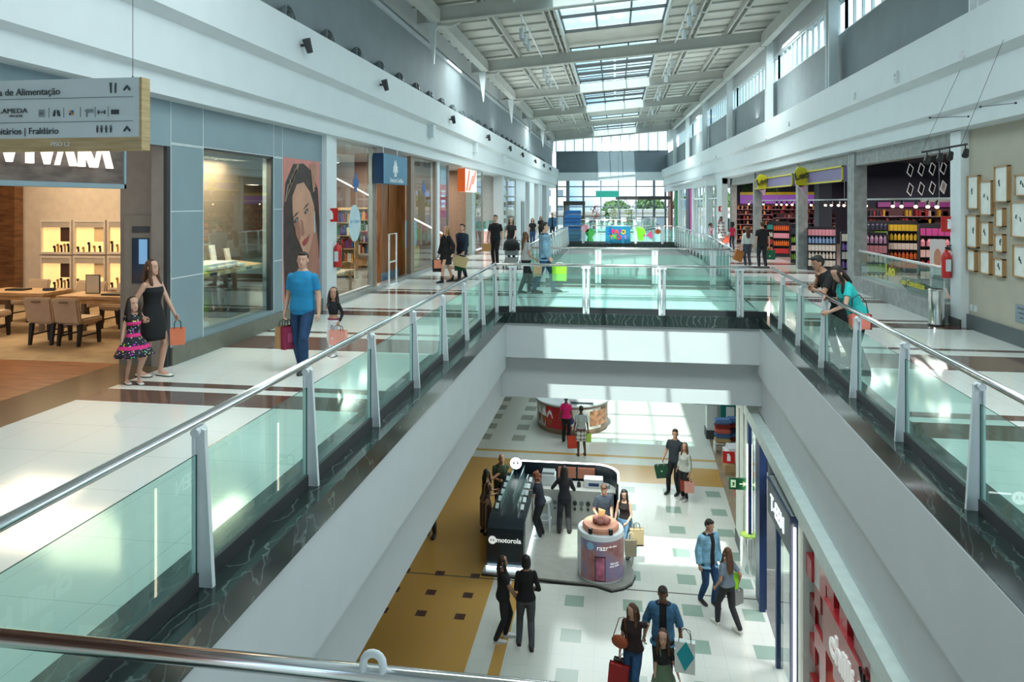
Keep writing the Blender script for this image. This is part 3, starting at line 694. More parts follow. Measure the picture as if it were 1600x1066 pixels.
# portrait poster
PO = (XL + .012, 13.67, 0)
t = thing('portrait_poster', 'tall advertising poster of a dark-haired woman tilting her head', 'poster', PO)
MB().bx(-.01, .0, 0, 1.83, .45, 3.42).build('print', mat('poster_coral', (.62, .22, .19), .5, var=.12, scale=2), t)
def flat(name, pts, m, off, par=t):   # pts in (y, z)
    mb = MB(); mb.prism(pts, off, off + .0015, 'x'); return mb.build(name, m, par)
def blob(cy, cz, ry, rz, rot=0, n=28, wob=0, seed=1):
    r_ = random.Random(seed); ph = r_.random() * 6
    return [(cy + math.cos(rot) * ry * math.cos(a) * (1 + wob * math.sin(3 * a + ph)) - math.sin(rot) * rz * math.sin(a), cz + math.sin(rot) * ry * math.cos(a) + math.cos(rot) * rz * math.sin(a) * (1 + wob * math.sin(2 * a + ph))) for a in [2 * pi * i / n for i in range(n)]]
hairp = mat('poster_hair', (.035, .018, .014), .5, var=.5, scale=5); skp = mat('poster_skin', (.56, .29, .19), .5, var=.12, scale=2); skd = mat('poster_skin_deep', (.36, .15, .10), .5, var=.15, scale=3)
flat('hair', [(.02, 2.35), (.1, 2.9), (.45, 3.3), (.95, 3.34), (1.35, 3.2), (1.7, 2.8), (1.8, 2.0), (1.78, 1.2), (1.5, .9), (1.2, 1.4), (.7, .8), (.25, .47), (.08, .47), (.02, 1.4)], hairp, .002)
flat('neck', [(.95, 1.75), (1.55, 2.2), (1.72, 1.5), (1.8, .9), (1.8, .46), (.75, .46), (.95, 1.1)], skd, .004)
flat('face', [(.42, 2.3), (.40, 2.62), (.62, 2.88), (.95, 2.93), (1.28, 2.72), (1.5, 2.4), (1.52, 2.05), (1.42, 1.72), (1.25, 1.42), (1.1, 1.32), (.9, 1.45), (.66, 1.75), (.5, 2.0)], skp, .006)
flat('cheek_tone', blob(.66, 1.92, .12, .26, .35), skd, .008)
flat('nose', [(.80, 2.12), (.9, 2.1), (1.0, 1.83), (.94, 1.76), (.83, 1.78)], skd, .008)
flat('lips', [(.85, 1.62), (1.0, 1.70), (1.1, 1.72), (1.26, 1.80), (1.2, 1.66), (1.06, 1.56), (.92, 1.55)], mat('poster_lips', (.33, .05, .05), .4), .009)
for c_, s_ in (((.58, 2.12), .5), ((1.08, 2.30), .5)):
    flat('eye', blob(c_[0], c_[1], .11, .045, .45), mat('poster_eye', (.05, .025, .02), .4), .009)
    flat('iris', blob(c_[0] + .01, c_[1], .03, .03), mat('poster_iris', (.25, .3, .35), .3), .011)
    flat('eyebrow', [(c_[0] - .17, c_[1] + .03), (c_[0] - .02, c_[1] + .14), (c_[0] + .16, c_[1] + .19), (c_[0], c_[1] + .10)], hairp, .009)
for k in range(4): flat('finger', [(1.28 + k * .09, 3.35), (1.34 + k * .09, 3.37), (1.5 + k * .06, 2.75 + k * .1), (1.44 + k * .06, 2.72 + k * .1)], skp, .010 + k * .001)
flat('earring', [(1.47, 2.3), (1.52, 2.3), (1.55, 1.85), (1.5, 1.78), (1.45, 1.85)], mat('poster_silver', (.5, .5, .52), .3), .012)
for k in range(5): flat('hair_lock', [(.05 + k * .11, 2.5 + k * .14), (.12 + k * .11, 2.52 + k * .14), (.3 + k * .11, 2.86 + k * .11), (.2 + k * .11, 2.88 + k * .11)], mat('poster_lock', (.30, .2, .13), .5), .004)
# shop sign VIVARA
t = thing('shop_sign', 'dark wood shop sign with glowing white VIVARA letters over the jewellery shop', 'sign', (XL + .05, 0, 0))
MB().bx(-.02, .1, 2.5, 8.72, 2.74, 3.62).build('board', signwood, t)
MB().bx(-.03, .125, 2.46, 8.76, 2.68, 2.74).bx(-.03, .125, 8.72, 8.76, 2.68, 3.62).build('frame', bluegrey, t)
glow = mat('lit_letters', (1, .93, .82), .4, emit=.7)
def vv(x, up_):
    q = [(x, 1), (x + .17, 1), (x + .45, .22), (x + .70, 1), (x + .75, 1), (x + .43, 0), (x + .36, 0)]
    return [(a, b if up_ else 1 - b) for a, b in (q if up_ else [(2 * x + .75 - a, b) for a, b in q])]
LT = [[vv(0, 1)], [[(1.0, 0), (1.16, 0), (1.16, 1), (1.0, 1)]], [vv(1.3, 1)], [vv(2.05, 0)], [[(2.98, 0), (3.13, 0), (3.13, 1), (2.98, 1)], [(3.13, .93), (3.13, 1), (3.35, 1), (3.52, .86), (3.52, .66), (3.36, .5), (3.13, .48), (3.13, .55), (3.3, .57), (3.38, .7), (3.36, .88), (3.28, .93)], [(3.2, .5), (3.35, .5), (3.66, 0), (3.46, 0)]], [vv(3.62, 0)]]
for ch in LT:
    mb = MB()
    for p_ in ch: mb.prism([(6.72 + q[0] * .40, 2.94 + q[1] * .40) for q in p_], .10, .16, 'x')
    mb.build('letter', glow, t)
# hanging direction sign
SY = 5.3
a_ = P(228, 122, Y=SY); b_ = P(228, 235, Y=SY)
t = thing('direction_sign', 'hanging wayfinding sign with oak edge reading PISO L2 at top left', 'sign', (a_.x, SY, a_.z))
K_ = SY / 7; t.scale = (K_, 1, K_); zt, zbm = 0, (b_.z - a_.z) / K_; zm = zbm + .14
board = mat('sign_pale', (.66, .76, .78), .45, var=.02)
MB().bx(-2.4, -.03, -.05, .05, zm, zt).build('panel', board, t)
MB().bx(-2.4, 0, -.055, .055, zbm, zm).bx(-.03, 0, -.055, .055, zm, zt).build('oak_edge', oakg, t, bevel=.004)
ink = mat('sign_ink', (.045, .06, .07), .5); U = (1, 0, 0); yy = -.058
def sg(txt, x, z, s_, al='LEFT', m=None, nm='lettering', xs=1): return lettering(nm, txt, (x, yy, z), U, s_, m or ink, t, .004, al, xs, bold=.0)
sg('Praça de Alimentação', -.96, zt - .135, .108, 'RIGHT')
sg('ALAMEDA', -1.36, zm + .30, .075, 'RIGHT', xs=1.25)
sg('SÃO JOSÉ', -1.42, zm + .245, .03, 'RIGHT', xs=1.3)
sg('Sanitários | Fraldário', -.98, zm + .075, .102, 'RIGHT')
sg('PISO L2', -.96, (zbm + zm) / 2, .07, 'CENTER', mat('sign_white', (.8, .82, .8), .5))
MB().bx(-2.4, -.10, yy, yy + .004, zm + .17, zm + .174).bx(-2.4, -.10, yy, yy + .004, zt - .21, zt - .206).build('rule', ink, t)
def icon(name, polys, cx, cz, s=1, m=None):
    mb = MB()
    for p in polys: mb.prism([(cx + q[0] * s, cz + q[1] * s) for q in p], yy, yy + .004, 'y')
    return mb.build(name, m or ink, t)
def disc(cx, cy, r, n=16): return [(cx + r * math.cos(2 * pi * i / n), cy + r * math.sin(2 * pi * i / n)) for i in range(n)]
arrow = [[(-.045, -.02), (-.03, -.035), (0, .0), (0, .03)], [(.045, -.02), (.03, -.035), (0, .0), (0, .03)]]
icon('arrow_icon', arrow, -.17, zt - .11); icon('arrow_icon', arrow, -.17, zm + .09)
icon('cutlery_icon', [[(-.035, -.055), (-.022, -.055), (-.022, .02), (-.018, .055), (-.045, .055), (-.04, .02)], [(.018, -.055), (.032, -.055), (.035, .055), (.02, .05), (.016, 0)]], -.33, zt - .11)
icon('bag_icon', [[(-.035, -.04), (.035, -.04), (.035, .04), (-.035, .04)]], -1.19, zm + .27, m=mat('sign_grey', (.3, .36, .38), .5)); sg('G2', -1.19, zm + .265, .04, 'CENTER')
icon('escalator_icon', [[(-.045, -.035), (-.02, -.035), (-.01, 0), (-.01, .035), (-.03, .03)], [(.045, -.035), (.02, -.035), (.01, 0), (.01, .035), (.03, .03)]], -1.01, zm + .27)
icon('petal_icon', [disc(-.014, .014, .014), disc(.014, -.014, .014)], -.83, zm + .27, m=mat('icon_orange', (.7, .3, .05), .5)); icon('petal_icon', [disc(.014, .014, .014), disc(-.014, -.014, .014)], -.83, zm + .27, m=mat('icon_blue', (.03, .12, .4), .5))
icon('hairdryer_icon', [[(-.05, .015), (-.03, .035), (.05, .035), (.05, .0), (-.03, .0)], [(-.03, .0), (-.015, .0), (-.02, -.05), (-.032, -.05)]], -.62, zm + .27, m=mat('sign_grey2', (.22, .28, .3), .5))
icon('dumbbell_icon', [[(-.045, -.02), (-.03, -.02), (-.03, .02), (-.045, .02)], [(.03, -.02), (.045, -.02), (.045, .02), (.03, .02)], [(-.03, -.005), (.03, -.005), (.03, .005), (-.03, .005)]], -.47, zm + .27)
icon('banknote_icon', [[(-.045, -.025), (.045, -.025), (.045, .025), (-.045, .025)]], -.31, zm + .27)
for q in (-.52, -.47, -.415, -.36): icon('toilet_icon', [disc(q, .03, .009), [(q - .012, .018), (q + .012, .018), (q + .006, -.04), (q - .006, -.04)]], 0, zm + .09, )
for q in (-1.1, -.92, -.72, -.545, -.39): MB().bx(q - .001, q + .001, yy, yy + .004, zm + .22, zm + .33).build('rule', ink, t)
MB().cyl((-.155, 0, zt), (-.155, 0, 7), .003, n=6).cyl((-.155, 0, zt), (-.155, 0, zt + .025), .012, .006).build('wire', darkgrey, t)
# ---- jewellery shop furniture
def table(loc, w_, d_, label):
    t = thing('consulting_table', label, 'table', loc)
    MB().bx(-w_ / 2, w_ / 2, -d_ / 2, d_ / 2, .70, .76).build('tabletop', tablewood, t, bevel=.006)
    MB().bx(-w_ / 2 + .03, w_ / 2 - .03, -d_ / 2 + .03, d_ / 2 - .03, .62, .70).build('apron', tablewood, t)
    for sx in (-1, 1):
        for sy in (-1, 1): MB().box((sx * (w_ / 2 - .06), sy * (d_ / 2 - .06), .31), (.07, .07, .62)).build('leg', mat('taupe_leg', (.16, .125, .10), .5), t)
        MB().bx(sx * (w_ / 2 - .06) - .03, sx * (w_ / 2 - .06) + .03, -d_ / 2 + .06, d_ / 2 - .06, .0, .03).build('stretcher', mat('taupe_leg', (.16, .125, .10), .5), t)
    return t
table((-9.55, 12.2, 0), 1.5, .7, 'oak consulting table with a framed notice, right of the two jewellery tables')
table((-11.55, 12.5, 0), 1.5, .8, 'oak consulting table at the left edge of the photo')
fab = mat('beige_upholstery', (.50, .37, .25), .85, var=.06, bump=.15); legb = mat('black_wood', (.012, .01, .009), .4)
def chair(loc, rz, label):
    t = thing('dining_chair', label, 'chair', loc, rz, group='beige chairs of the jewellery shop')
    MB().bx(-.25, .25, -.22, .26, .36, .48).build('seat', fab, t, bevel=.03, smooth=True)
    MB().add([(-.25, -.28, .40), (.25, -.28, .40), (.25, -.19, .40), (-.25, -.19, .40), (-.26, -.36, .84), (.26, -.36, .84), (.26, -.28, .84), (-.26, -.28, .84)], [(0, 1, 2, 3), (4, 5, 6, 7), (0, 1, 5, 4), (1, 2, 6, 5), (2, 3, 7, 6), (3, 0, 4, 7)]).build('backrest', fab, t, bevel=.025, smooth=True)
    MB().bx(-.08, .08, -.375, -.36, .76, .79).build('handle_slot', mat('slot_brown', (.2, .13, .08), .8), t)
    for sx in (-1, 1):
        for sy, lean in ((-.20, -.05), (.2, .02)):
            mb = MB(); x, y = sx * .2, sy
            mb.add([(x - .022, y - .022 + lean, 0), (x + .022, y - .022 + lean, 0), (x + .022, y + .022 + lean, 0), (x - .022, y + .022 + lean, 0), (x - .032, y - .032, .38), (x + .032, y - .032, .38), (x + .032, y + .032, .38), (x - .032, y + .032, .38)], [(0, 1, 2, 3), (4, 5, 6, 7), (0, 1, 5, 4), (1, 2, 6, 5), (2, 3, 7, 6), (3, 0, 4, 7)])
            mb.build('leg', legb, t)
        MB().bx(sx * .2 - .012, sx * .2 + .012, -.2, .2, .16, .185).build('stretcher', legb, t)
    return t
c0 = chair((-9.95, 11.35, 0), .05, 'beige chair with its back to the walkway, left one at the right table')
for loc, rz, lb_ in [((-9.36, 11.32, 0), -.05, 'beige chair with its back to the walkway, right one at the right table'),
                     ((-9.15, 12.9, 0), pi, 'beige chair beyond the right table, behind the girl in the floral dress'), ((-9.85, 12.95, 0), pi, 'beige chair on the far side of the right table, beside its framed notice'),
                     ((-11.2, 13.3, 0), pi * .9, 'beige chair on the far side of the left table'), ((-10.75, 13.15, 0), pi, 'beige chair between the two jewellery tables, on their far side'),
                     ((-11.5, 11.65, 0), .0, 'beige chair cut off by the left edge of the photo'), ((-12.3, 13.4, 0), pi, 'beige chair far left by the walnut wall')]:
    dup(c0, loc, rz, lb_)
t = thing('notice_frame', 'black-edged notice standing on the right jewellery table', 'frame', (-9.85, 12.25, .76), .1)
MB().bx(-.14, .14, -.01, .01, 0, .36).build('frame', blackm, t); MB().bx(-.125, .125, -.014, -.01, .015, .345).build('sheet', mat('notice_sheet', (.55, .5, .38), .6), t)
tag(MB().bx(-9.5, -9.05, 12.0, 12.3, .76, .79).build('presentation_tray', blackm, bevel=.008), 'flat black leather tray on the right jewellery table', 'tray')
tag(MB().bx(-11.9, -11.5, 12.4, 12.65, .76, .79).build('presentation_tray', blackm, bevel=.008), 'flat black leather tray on the left jewellery table', 'tray')
tag(MB().box((-11.0, 12.5, .79), (.22, .08, .05), (0, 0, .3)).build('card_reader', blackm, bevel=.01), 'black card reader on the left jewellery table', 'device')
litbox = mat('lit_case_back', (1, .66, .28), .6, emit=.45)
r_ = random.Random(3)
names3 = [['upper left', 'upper middle', 'upper right'], ['lower left', 'lower middle', 'lower right']]
for r, (y0, y1) in enumerate(((347, 394), (403, 450))):
    for c, (x0, x1) in enumerate(((66, 110), (118, 163), (171, 216))):
        A, B = P(x0, y0, Y=15.62), P(x1, y1, Y=15.62)
        t = thing('display_case', 'lit wall display case of watches, %s of the six behind the tables' % names3[r][c], 'display case', (A.x, 15.68, B.z), group='lit wall cases of watches')
        W, H = B.x - A.x, A.z - B.z
        MB().bx(-.04, W + .04, -.09, -.02, -.05, 0).bx(-.04, W + .04, -.09, -.02, H, H + .05).bx(-.04, 0, -.09, -.02, 0, H).bx(W, W + .04, -.09, -.02, 0, H).build('frame', mat('case_frame', (.66, .58, .48), .5), t)
        MB().bx(0, W, -.03, -.02, 0, H - .13).build('back_panel', litbox, t); MB().bx(0, W, -.08, -.03, H - .13, H).build('header', mat('case_header', (.45, .38, .30), .5), t)
        MB().bx(W * .62, W, -.035, -.03, H * .35, H - .13).build('backdrop_card', mat('case_card', (.07, .035, .02), .5) if c == 0 else mat('case_card_pale', (.85, .62, .33), .5), t)
        for k in range(5):
            x = W * (.45 + .12 * k) if c == 0 else W * (.1 + .19 * k); h = r_.uniform(.06, .2)
            MB().cyl((x, -.06, 0), (x, -.06, h), .022).cyl((x, -.085, h + .03), (x, -.07, h + .03), .035, n=14).build('watch_stand', mat('watch_gold', (.6, .36, .12), .3, metal=.6) if k % 2 else blackm, t)
# ---------------------------------------------------------------- further shops along the left
def frames(name, ys, z0, z1, X, wd, m, label, dx=.12, group=None):
    for y in ys: struct(MB().bx(X - dx, X, y - wd / 2, y + wd / 2, z0, z1).build('trim_20', m))
def glazing(n, X, y0, y1, z0, z1, m=whitemetal, w_=.05, bars=()):
    fr = MB(); fr.bx(X - .1, X, y0, y0 + w_, z0, z1).bx(X - .1, X, y1 - w_, y1, z0, z1).bx(X - .1, X, y0, y1, z0, z0 + w_ * 1.6).bx(X - .1, X, y0, y1, z1 - w_, z1)
    for z in bars: fr.bx(X - .1, X, y0, y1, z - .03, z + .03)
    f_ = struct(fr.build('window_%d' % n, m)); MB().quad((X - .05, y0, z0), (X - .05, y1, z0), (X - .05, y1, z1), (X - .05, y0, z1)).build('pane', shopglass, f_); return f_
def sidewall(y, m, x0=-12, x1=-6.8): struct(MB().bx(x0, x1, y, y + .15, 0, 4.05).build('wall_shop_divider', m))
white3 = mat('shop_white', (.6, .62, .6), .6)
for y, m in ((16.05, white3), (26.4, mat('brown_wall', (.22, .13, .09), .7)), (34.2, mat('pinkish_wall', (.38, .28, .24), .7)), (41.5, white3), (50, white3), (60, white3)): sidewall(y, m)
struct(MB().bx(-12.2, -12, 16, 76, 0, 4.05).build('wall_shops_back', mat('shop_back', (.35, .29, .24), .7)))
for y, p, c in ((18, 70, (1, .95, .85)), (22, 80, (1, .92, .8)), (25, 50, (1, .95, .85)), (29, 40, WARM), (32.5, 60, WARM), (37, 90, (1, .95, .9)), (45, 90, COOL), (55, 90, COOL)):
    area((-9.0, y, 3.95), 1.4, p, c)
for y0 in (15.98, 26.15): struct(MB().bx(XL - .2, XL + .06, y0 + .0, y0 + .38, 0, 4.08).build('wall_left_pier', whitemetal))
# bookshop
alu = mat('bronze_frame', (.30, .22, .17), .4, metal=.4)
glazing(2, XL, 16.38, 19.1, .12, 4.05, brushed); glazing(3, XL, 23.2, 26.1, .12, 4.05, alu)
struct(MB().bx(XL - .15, XL, 19.1, 19.45, 0, 4.05).build('trim_21', alu)); struct(MB().bx(XL - .15, XL, 22.85, 23.2, 0, 4.05).build('trim_22', alu))
struct(MB().bx(XL - .2, XL + .02, 16.38, 26.1, -.0, .12).build('baseboard_bookshop', brushed))
t = thing('wooden_door', 'tall varnished brown wooden entrance panel of the bookshop', 'door', (XL - .5, 22.5, 0), .0)
MB().bx(-.06, .06, -1.4, .3, .02, 4.0).build('leaf', doorwood, t); MB().bx(.06, .3, .3, .36, .02, 4.0).bx(.06, .09, -.7, -.68, 0.02, 4).build('edge_panel', doorwood, t); MB().bx(.06, .1, -1.4, .3, 0, .3).build('kick_plate', mat('kick_blue', (.12, .2, .28), .4), t)
t = thing('bookshop_sign', 'square blue hanging sign with a white figure reading Livrarias Curitiba', 'sign', (XL + .12, 18.95, 0))
MB().bx(-.05, .25, 0, 2.25, 3.02, 3.86).build('box', mat('sign_blue', (.075, .24, .38), .45), t); MB().bx(-.05, .25, -.01, 0, 3.02, 3.86).build('near_end', mat('sign_navy', (.005, .035, .10), .4), t)
for y in (.4, 1.7): MB().cyl((.1, y, 3.86), (.1, y, 4.06), .02).build('hanger', whitemetal, t)
wl = mat('sign_white2', (.85, .88, .88), .5)
fig = [[(-.2, .0), (.2, .0), (.22, -.28), (.06, -.2), (.12, -.42), (.03, -.42), (0, -.25), (-.03, -.42), (-.12, -.42), (-.06, -.2), (-.22, -.28)], [(-.1, 0), (-.14, .12), (0, .06), (.14, .12), (.1, 0)], [(-.1, .1), (-.06, .24), (-.01, .1)], [(.1, .1), (.06, .24), (.01, .1)]]
mb = MB()
for p in fig: mb.prism([(1.05 + q[0] * .95, 3.55 + q[1] * .75) for q in p], .25, .262, 'x')
mb.build('figure_emblem', wl, t); lettering('lettering', 'Livrarias Curitiba', (.262, 1.15, 3.13), (0, 1, 0), .19, wl, t, .01, xs=.95)
t = thing('security_gate', 'white hoop security gate in the bookshop doorway', 'gate', (XL + .1, 20.6, 0))
MB().tube([(0, -.35, 0), (0, -.35, 1.55), (0, .35, 1.55), (0, .35, 0)], .028, 8).build('hoop', whitemetal, t); MB().bx(-.02, .02, -.33, .33, .7, .74).build('crossbar', whitemetal, t); MB().bx(-.1, .1, -.4, .4, 0, .04).build('base', whitemetal, t)
def bookcase(loc, rz, W, label, n=5, wood=woodw):
    t = thing('bookcase', label, 'bookcase', loc, rz)
    MB().bx(-W / 2, W / 2, .28, .3, 0, 2.3).build('back', wood, t)
    for x in (-W / 2, W / 2): MB().bx(x - .02, x + .02, 0, .3, 0, 2.3).build('side_panel', wood, t)
    for k in range(n + 1): MB().bx(-W / 2, W / 2, 0, .3, .1 + k * 2.15 / n - .015, .1 + k * 2.15 / n + .015).build('shelf', wood, t)
    return t
bcols = ['7a2430', '2b4f7a', 'd8cfae', '3d6b4a', 'c98a2b', '5a3a78', 'b8bcc0', '1d1d24', 'a9472e']
r_ = random.Random(11); bk = []
cases = [((-9.6, 22.4, 0), pi * .0, 2.2, 'bookcase behind the bookshop doorway'), ((-9.7, 25.9, 0), 0, 2.6, 'bookcase beyond the far window of the bookshop'), ((-9.8, 19.2, 0), 0, 2.2, 'bookcase behind the near window of the bookshop')]
for loc, rz, W, lb_ in cases:
    bookcase(loc, rz, W, lb_)
    for k in range(1, 5):
        x = -W / 2 + .04; z = .1 + k * 2.15 / 5 + .016
        while x < W / 2 - .1:
            th = r_.uniform(.05, .10); h = r_.uniform(.22, .34)
            cc = bcols[r_.randrange(len(bcols))]
            o = MB().bx(0, th - .006, -.10, .10, 0, h).build('book', hexm(cc, .6)); o.location = (loc[0] + x, loc[1] + .12, z)
            tag(o, 'book on the ' + lb_, 'book', 'books, ' + lb_); x += th
for i, (y, x) in enumerate(((17.0, -7.6), (17.5, -7.5), (18.1, -7.4), (24.0, -7.4), (24.5, -7.4), (25.0, -7.4))):
    t = thing('pendant_lamp', 'white bell pendant lamp inside the %s bookshop window, %s of three' % ('near' if i < 3 else 'far', ['first', 'second', 'third'][i % 3]), 'lamp', (x, y, 3.55), group='bell pendants in the bookshop')
    MB().lathe([(.03, .25), (.05, .15), (.09, .1), (.11, 0), (.10, 0), (.04, .12)], n=18).build('shade', white, t); MB().cyl((0, 0, .25), (0, 0, .5), .008).build('cord', whitemetal, t); MB().cyl((0, 0, 0), (0, 0, .02), .08).build('bulb', mat('lamp_on', (1, .9, .7), .5, emit=4), t)
t = thing('round_decal', 'pale oval sticker on the near bookshop window', 'sticker', (XL - .03, 17.8, 1.95)); MB().prism(blob(0, 0, .42, .48), 0, .004, 'x').build('disc', mat('decal', (.55, .7, .75), .5), t); lettering('lettering', 'ler é bom', (.006, 0, .05), (0, 1, 0), .16, hexm('4a90b8'), t, .002)
for i, y in enumerate((17.9, 24.6)):
    mb = MB()
    for p in fig: mb.prism([(y + q[0] * .9, 3.1 + q[1] * .8) for q in p], XL - .04, XL - .036, 'x')
    tag(mb.build('window_emblem', hexm('3f6fae')), 'blue figure emblem stuck on the %s bookshop window' % ['near', 'far'][i], 'sticker')
tb = thing('display_table', 'light display table of goods in the near bookshop window', 'table', (-7.6, 17.7, 0)); MB().bx(-.4, .5, -1, 1, .6, .66).build('top', woodw, tb)
for sx in (-.35, .42):
    for sy in (-.9, .9): MB().bx(sx - .03, sx + .03, sy - .03, sy + .03, 0, .6).build('leg', woodw, tb)
for i, (y, c) in enumerate(((-.7, 'c44a30'), (-.3, '2e6fb0'), (.15, 'd9c27a'), (.6, '4f9a6a'))):
    tag(MB().bx(-7.8, -7.4, 17.7 + y - .14, 17.7 + y + .14, .66, .95).build('gift_box', hexm(c), bevel=.01), '%s box on the display table in the near bookshop window' % ['orange-red', 'blue', 'cream', 'green'][i], 'box')
tb = thing('display_stand', 'tiered blue and pink display stand in the far bookshop window', 'stand', (-7.5, 24.6, 0))
MB().bx(-.3, .3, -1, 1, 0, .9).build('plinth', hexm('b9a06a'), tb)
for i in range(6): MB().bx(-.2, .2, -.95 + i * .33, -.68 + i * .33, .9, 1.5 + (i % 2) * .3).build('pack', hexm(['5fa8c8', '8fd0d8', 'd88aa8', '3f80b8', 'e8e8e0', '7fb8d0'][i]), tb)
# shop with the red posters and the orange lightbox
red2 = mat('poster_red', (.62, .08, .11), .5)
glazing(4, XL, 26.55, 28.3, .12, 4.05, brushed)
t = thing('window_poster', 'tall red and white offer poster in the shop window beyond the bookshop', 'poster', (XL - .08, 27.5, 0)); MB().bx(-.01, .0, -.75, .6, 1.9, 3.2).build('print', red2, t); MB().bx(-.01, 0, -.3, .6, 3.2, 3.9).build('upper_print', hexm('9fb8d0'), t)
for k in range(4): MB().bx(.001, .004, -.2, .45, 2.9 - k * .2, 2.98 - k * .2).build('text_bar', wl, t)
for k in range(2): MB().bx(.001, .004, -.6 , -.35, 2.3 + k * .4, 2.4 + k * .4).build('text_bar', wl, t)
struct(MB().bx(XL - .3, XL, 33.0, 33.7, 0, 4.05).build('wall_left_pier', hexm('9fb0ae', .4)))
t = thing('lightbox_sign', 'orange and white lightbox sign hanging over the second shop doorway', 'sign', (XL + .1, 29.9, 0)); MB().bx(-.1, .22, 0, 2.6, 2.95, 3.95).build('box', mat('lightbox_white', (.8, .66, .6), .4, emit=.3), t); MB().cyl((0, .4, 3.95), (0, .4, 4.06), .02).cyl((0, 2.2, 3.95), (0, 2.2, 4.06), .02).build('hanger', whitemetal, t); MB().bx(-.1, .23, -.01, 0, 2.95, 3.95).build('orange_end', mat('orange_end', (.7, .12, .02), .4, emit=.2), t)
for a, b_ in (((.2, 3.0), (1.1, 3.9)), ((.7, 3.0), (1.9, 3.7)), ((1.5, 3.3), (2.5, 3.9))): MB().add([(.222, a[0], a[1]), (.222, a[0] + .35, a[1]), (.222, b_[0], b_[1]), (.222, b_[0] - .3, b_[1])], [(0, 1, 2, 3)]).build('stripe', mat('lightbox_orange', (.75, .2, .1), .4, emit=.25), t)
t = thing('round_mirror', 'round copper mirror on the wall inside the second shop', 'mirror', (-8.6, 34.2, 2.45)); MB().cyl((0, 0, 0), (0, -.05, 0), .42, n=28).build('disc', mat('copper', (.35, .16, .1), .3, metal=.6), t)
for i, (x, y, h, c) in enumerate(((-8.3, 31.0, 1.2, '6b2a18'), (-7.6, 31.6, 1.05, '8a4020'), (-7.9, 32.4, 1.3, '3a1a12'))):
    t = thing('bottle_display', 'dark wooden display stand with bottles, %s in the second doorway' % ['first', 'second', 'third'][i], 'stand', (x, y, 0)); MB().bx(-.25, .25, -.25, .25, 0, h * .6).build('plinth', hexm(c), t)
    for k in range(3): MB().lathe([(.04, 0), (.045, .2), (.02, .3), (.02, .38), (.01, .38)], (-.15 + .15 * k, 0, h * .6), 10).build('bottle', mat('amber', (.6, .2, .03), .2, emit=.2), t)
# shop with pink counter
glazing(5, XL, 33.8, 35.8, .12, 4.05, brushed)
t = thing('shop_counter', 'pink tiled serving counter with a glass display in the third shop', 'counter', (-7.0, 38.2, 0)); MB().bx(-.35, .3, -2.3, 2.3, 0, 1.0).build('front', mat('pink_tile', (.62, .33, .28), .5, var=.2, scale=12), t); MB().bx(-.4, .36, -2.35, 2.35, 1.0, 1.08).build('worktop', white, t)
MB().bx(-.3, .25, -2.2, 2.2, 1.08, 1.5).build('glass_display', glass('display_glass', (.6, .85, .8), .06), t)
for k in range(8):
    t = thing('wall_balloon', 'brown ball ornament on the wall of the third shop', 'ornament', (-9.2 + .3 * (k % 4) + .1 * (k // 4), 41.35, 2.4 + .35 * (k // 4) + .1 * math.sin(k * 2)), group='ball ornaments'); MB().ell((0, 0, 0), (.17, .12, .17)).build('ball', hexm(['6b4a3a', '8a6a52', '4a3a36', 'a08a72'][k % 4]), t)
glazing(6, XL, 41.6, 44, .12, 4.05, brushed, bars=(2.9,)); glazing(7, XL, 44, 48, .12, 4.05, brushed, bars=(2.9,))
tag(MB().bx(-7.6, -7.4, 43.2, 44.6, .0, 3.9).build('yellow_divider', mat('yellow_panel', (.75, .65, .02), .5)), 'tall yellow divider inside the fourth shop on the left', 'divider')
struct(MB().bx(XL - .3, XL, 48, 53, 0, 4.05).build('wall_left_blank', whitemetal))
for i, (y0, y1) in enumerate(((41.2, 41.7), (54.5, 57.5), (61, 64), (68, 71))): struct(MB().bx(XL - .4, XL + .15, y0, y1, 0, 4.05).build('wall_left_pier', white))
t = thing('service_door', 'grey service door in the blank wall far down the left side', 'door', (XL + .02, 51.4, 0)); MB().bx(-.02, .02, -.7, .7, 0, 2.5).build('leaf', hexm('7c8688'), t); MB().bx(.02, .04, -.75, .75, 2.5, 2.58).bx(.02, .04, -.78, -.7, 0, 2.5).bx(.02, .04, .7, .78, 0, 2.5).build('frame', brushed, t)
for i, y in enumerate((37.5, 47, 59)):
    for k in range(5): pass
mb = MB()
for k in range(5): mb.bx(XL - .055, XL - .045, 42.0 + k * .0, 43.9, 1.0 + k * .5, 1.2 + k * .5)
tag(mb.build('window_lettering_bands', hexm('c8dcd8')), 'pale horizontal bands on the window of the fourth shop', 'sticker')
# extinguishers (shared builder)
def extinguisher(loc, rz, label, h=.6):
    t = thing('fire_extinguisher', label, 'extinguisher', loc, rz)
    MB().lathe([(.02, 0), (.085, .0), (.09, .03), (.09, .42), (.07, .5), (.03, .54), (.03, .58), (.01, .58)], n=20).build('cylinder', redm, t, smooth=True)
    MB().tube([(0, 0, .58), (.02, 0, .66), (.09, 0, .66)], .014, 8).box((.03, 0, .61), (.12, .03, .02)).build('handle', blackm, t)
    MB().tube([(.03, 0, .6), (.12, 0, .55), (.13, 0, .3), (.11, 0, .12)], .012, 8).build('hose', blackm, t)
    MB().prism([(-.05, .14), (.05, .14), (.05, .38), (-.05, .38)], -.095, -.09, 'y').build('data_label', white, t)
    return t
def ext_sign(loc, rz, label):
    t = thing('extinguisher_sign', label, 'sign', loc, rz)
    MB().bx(-.16, .16, -.012, .012, -.16, .16).build('plate', redm, t)
    MB().prism([(-.045, -.1), (.045, -.1), (.045, .04), (.02, .07), (.02, .1), (-.05, .1), (-.05, .07), (-.02, .06), (-.045, .04)], -.016, -.012, 'y').build('symbol', wl, t); return t
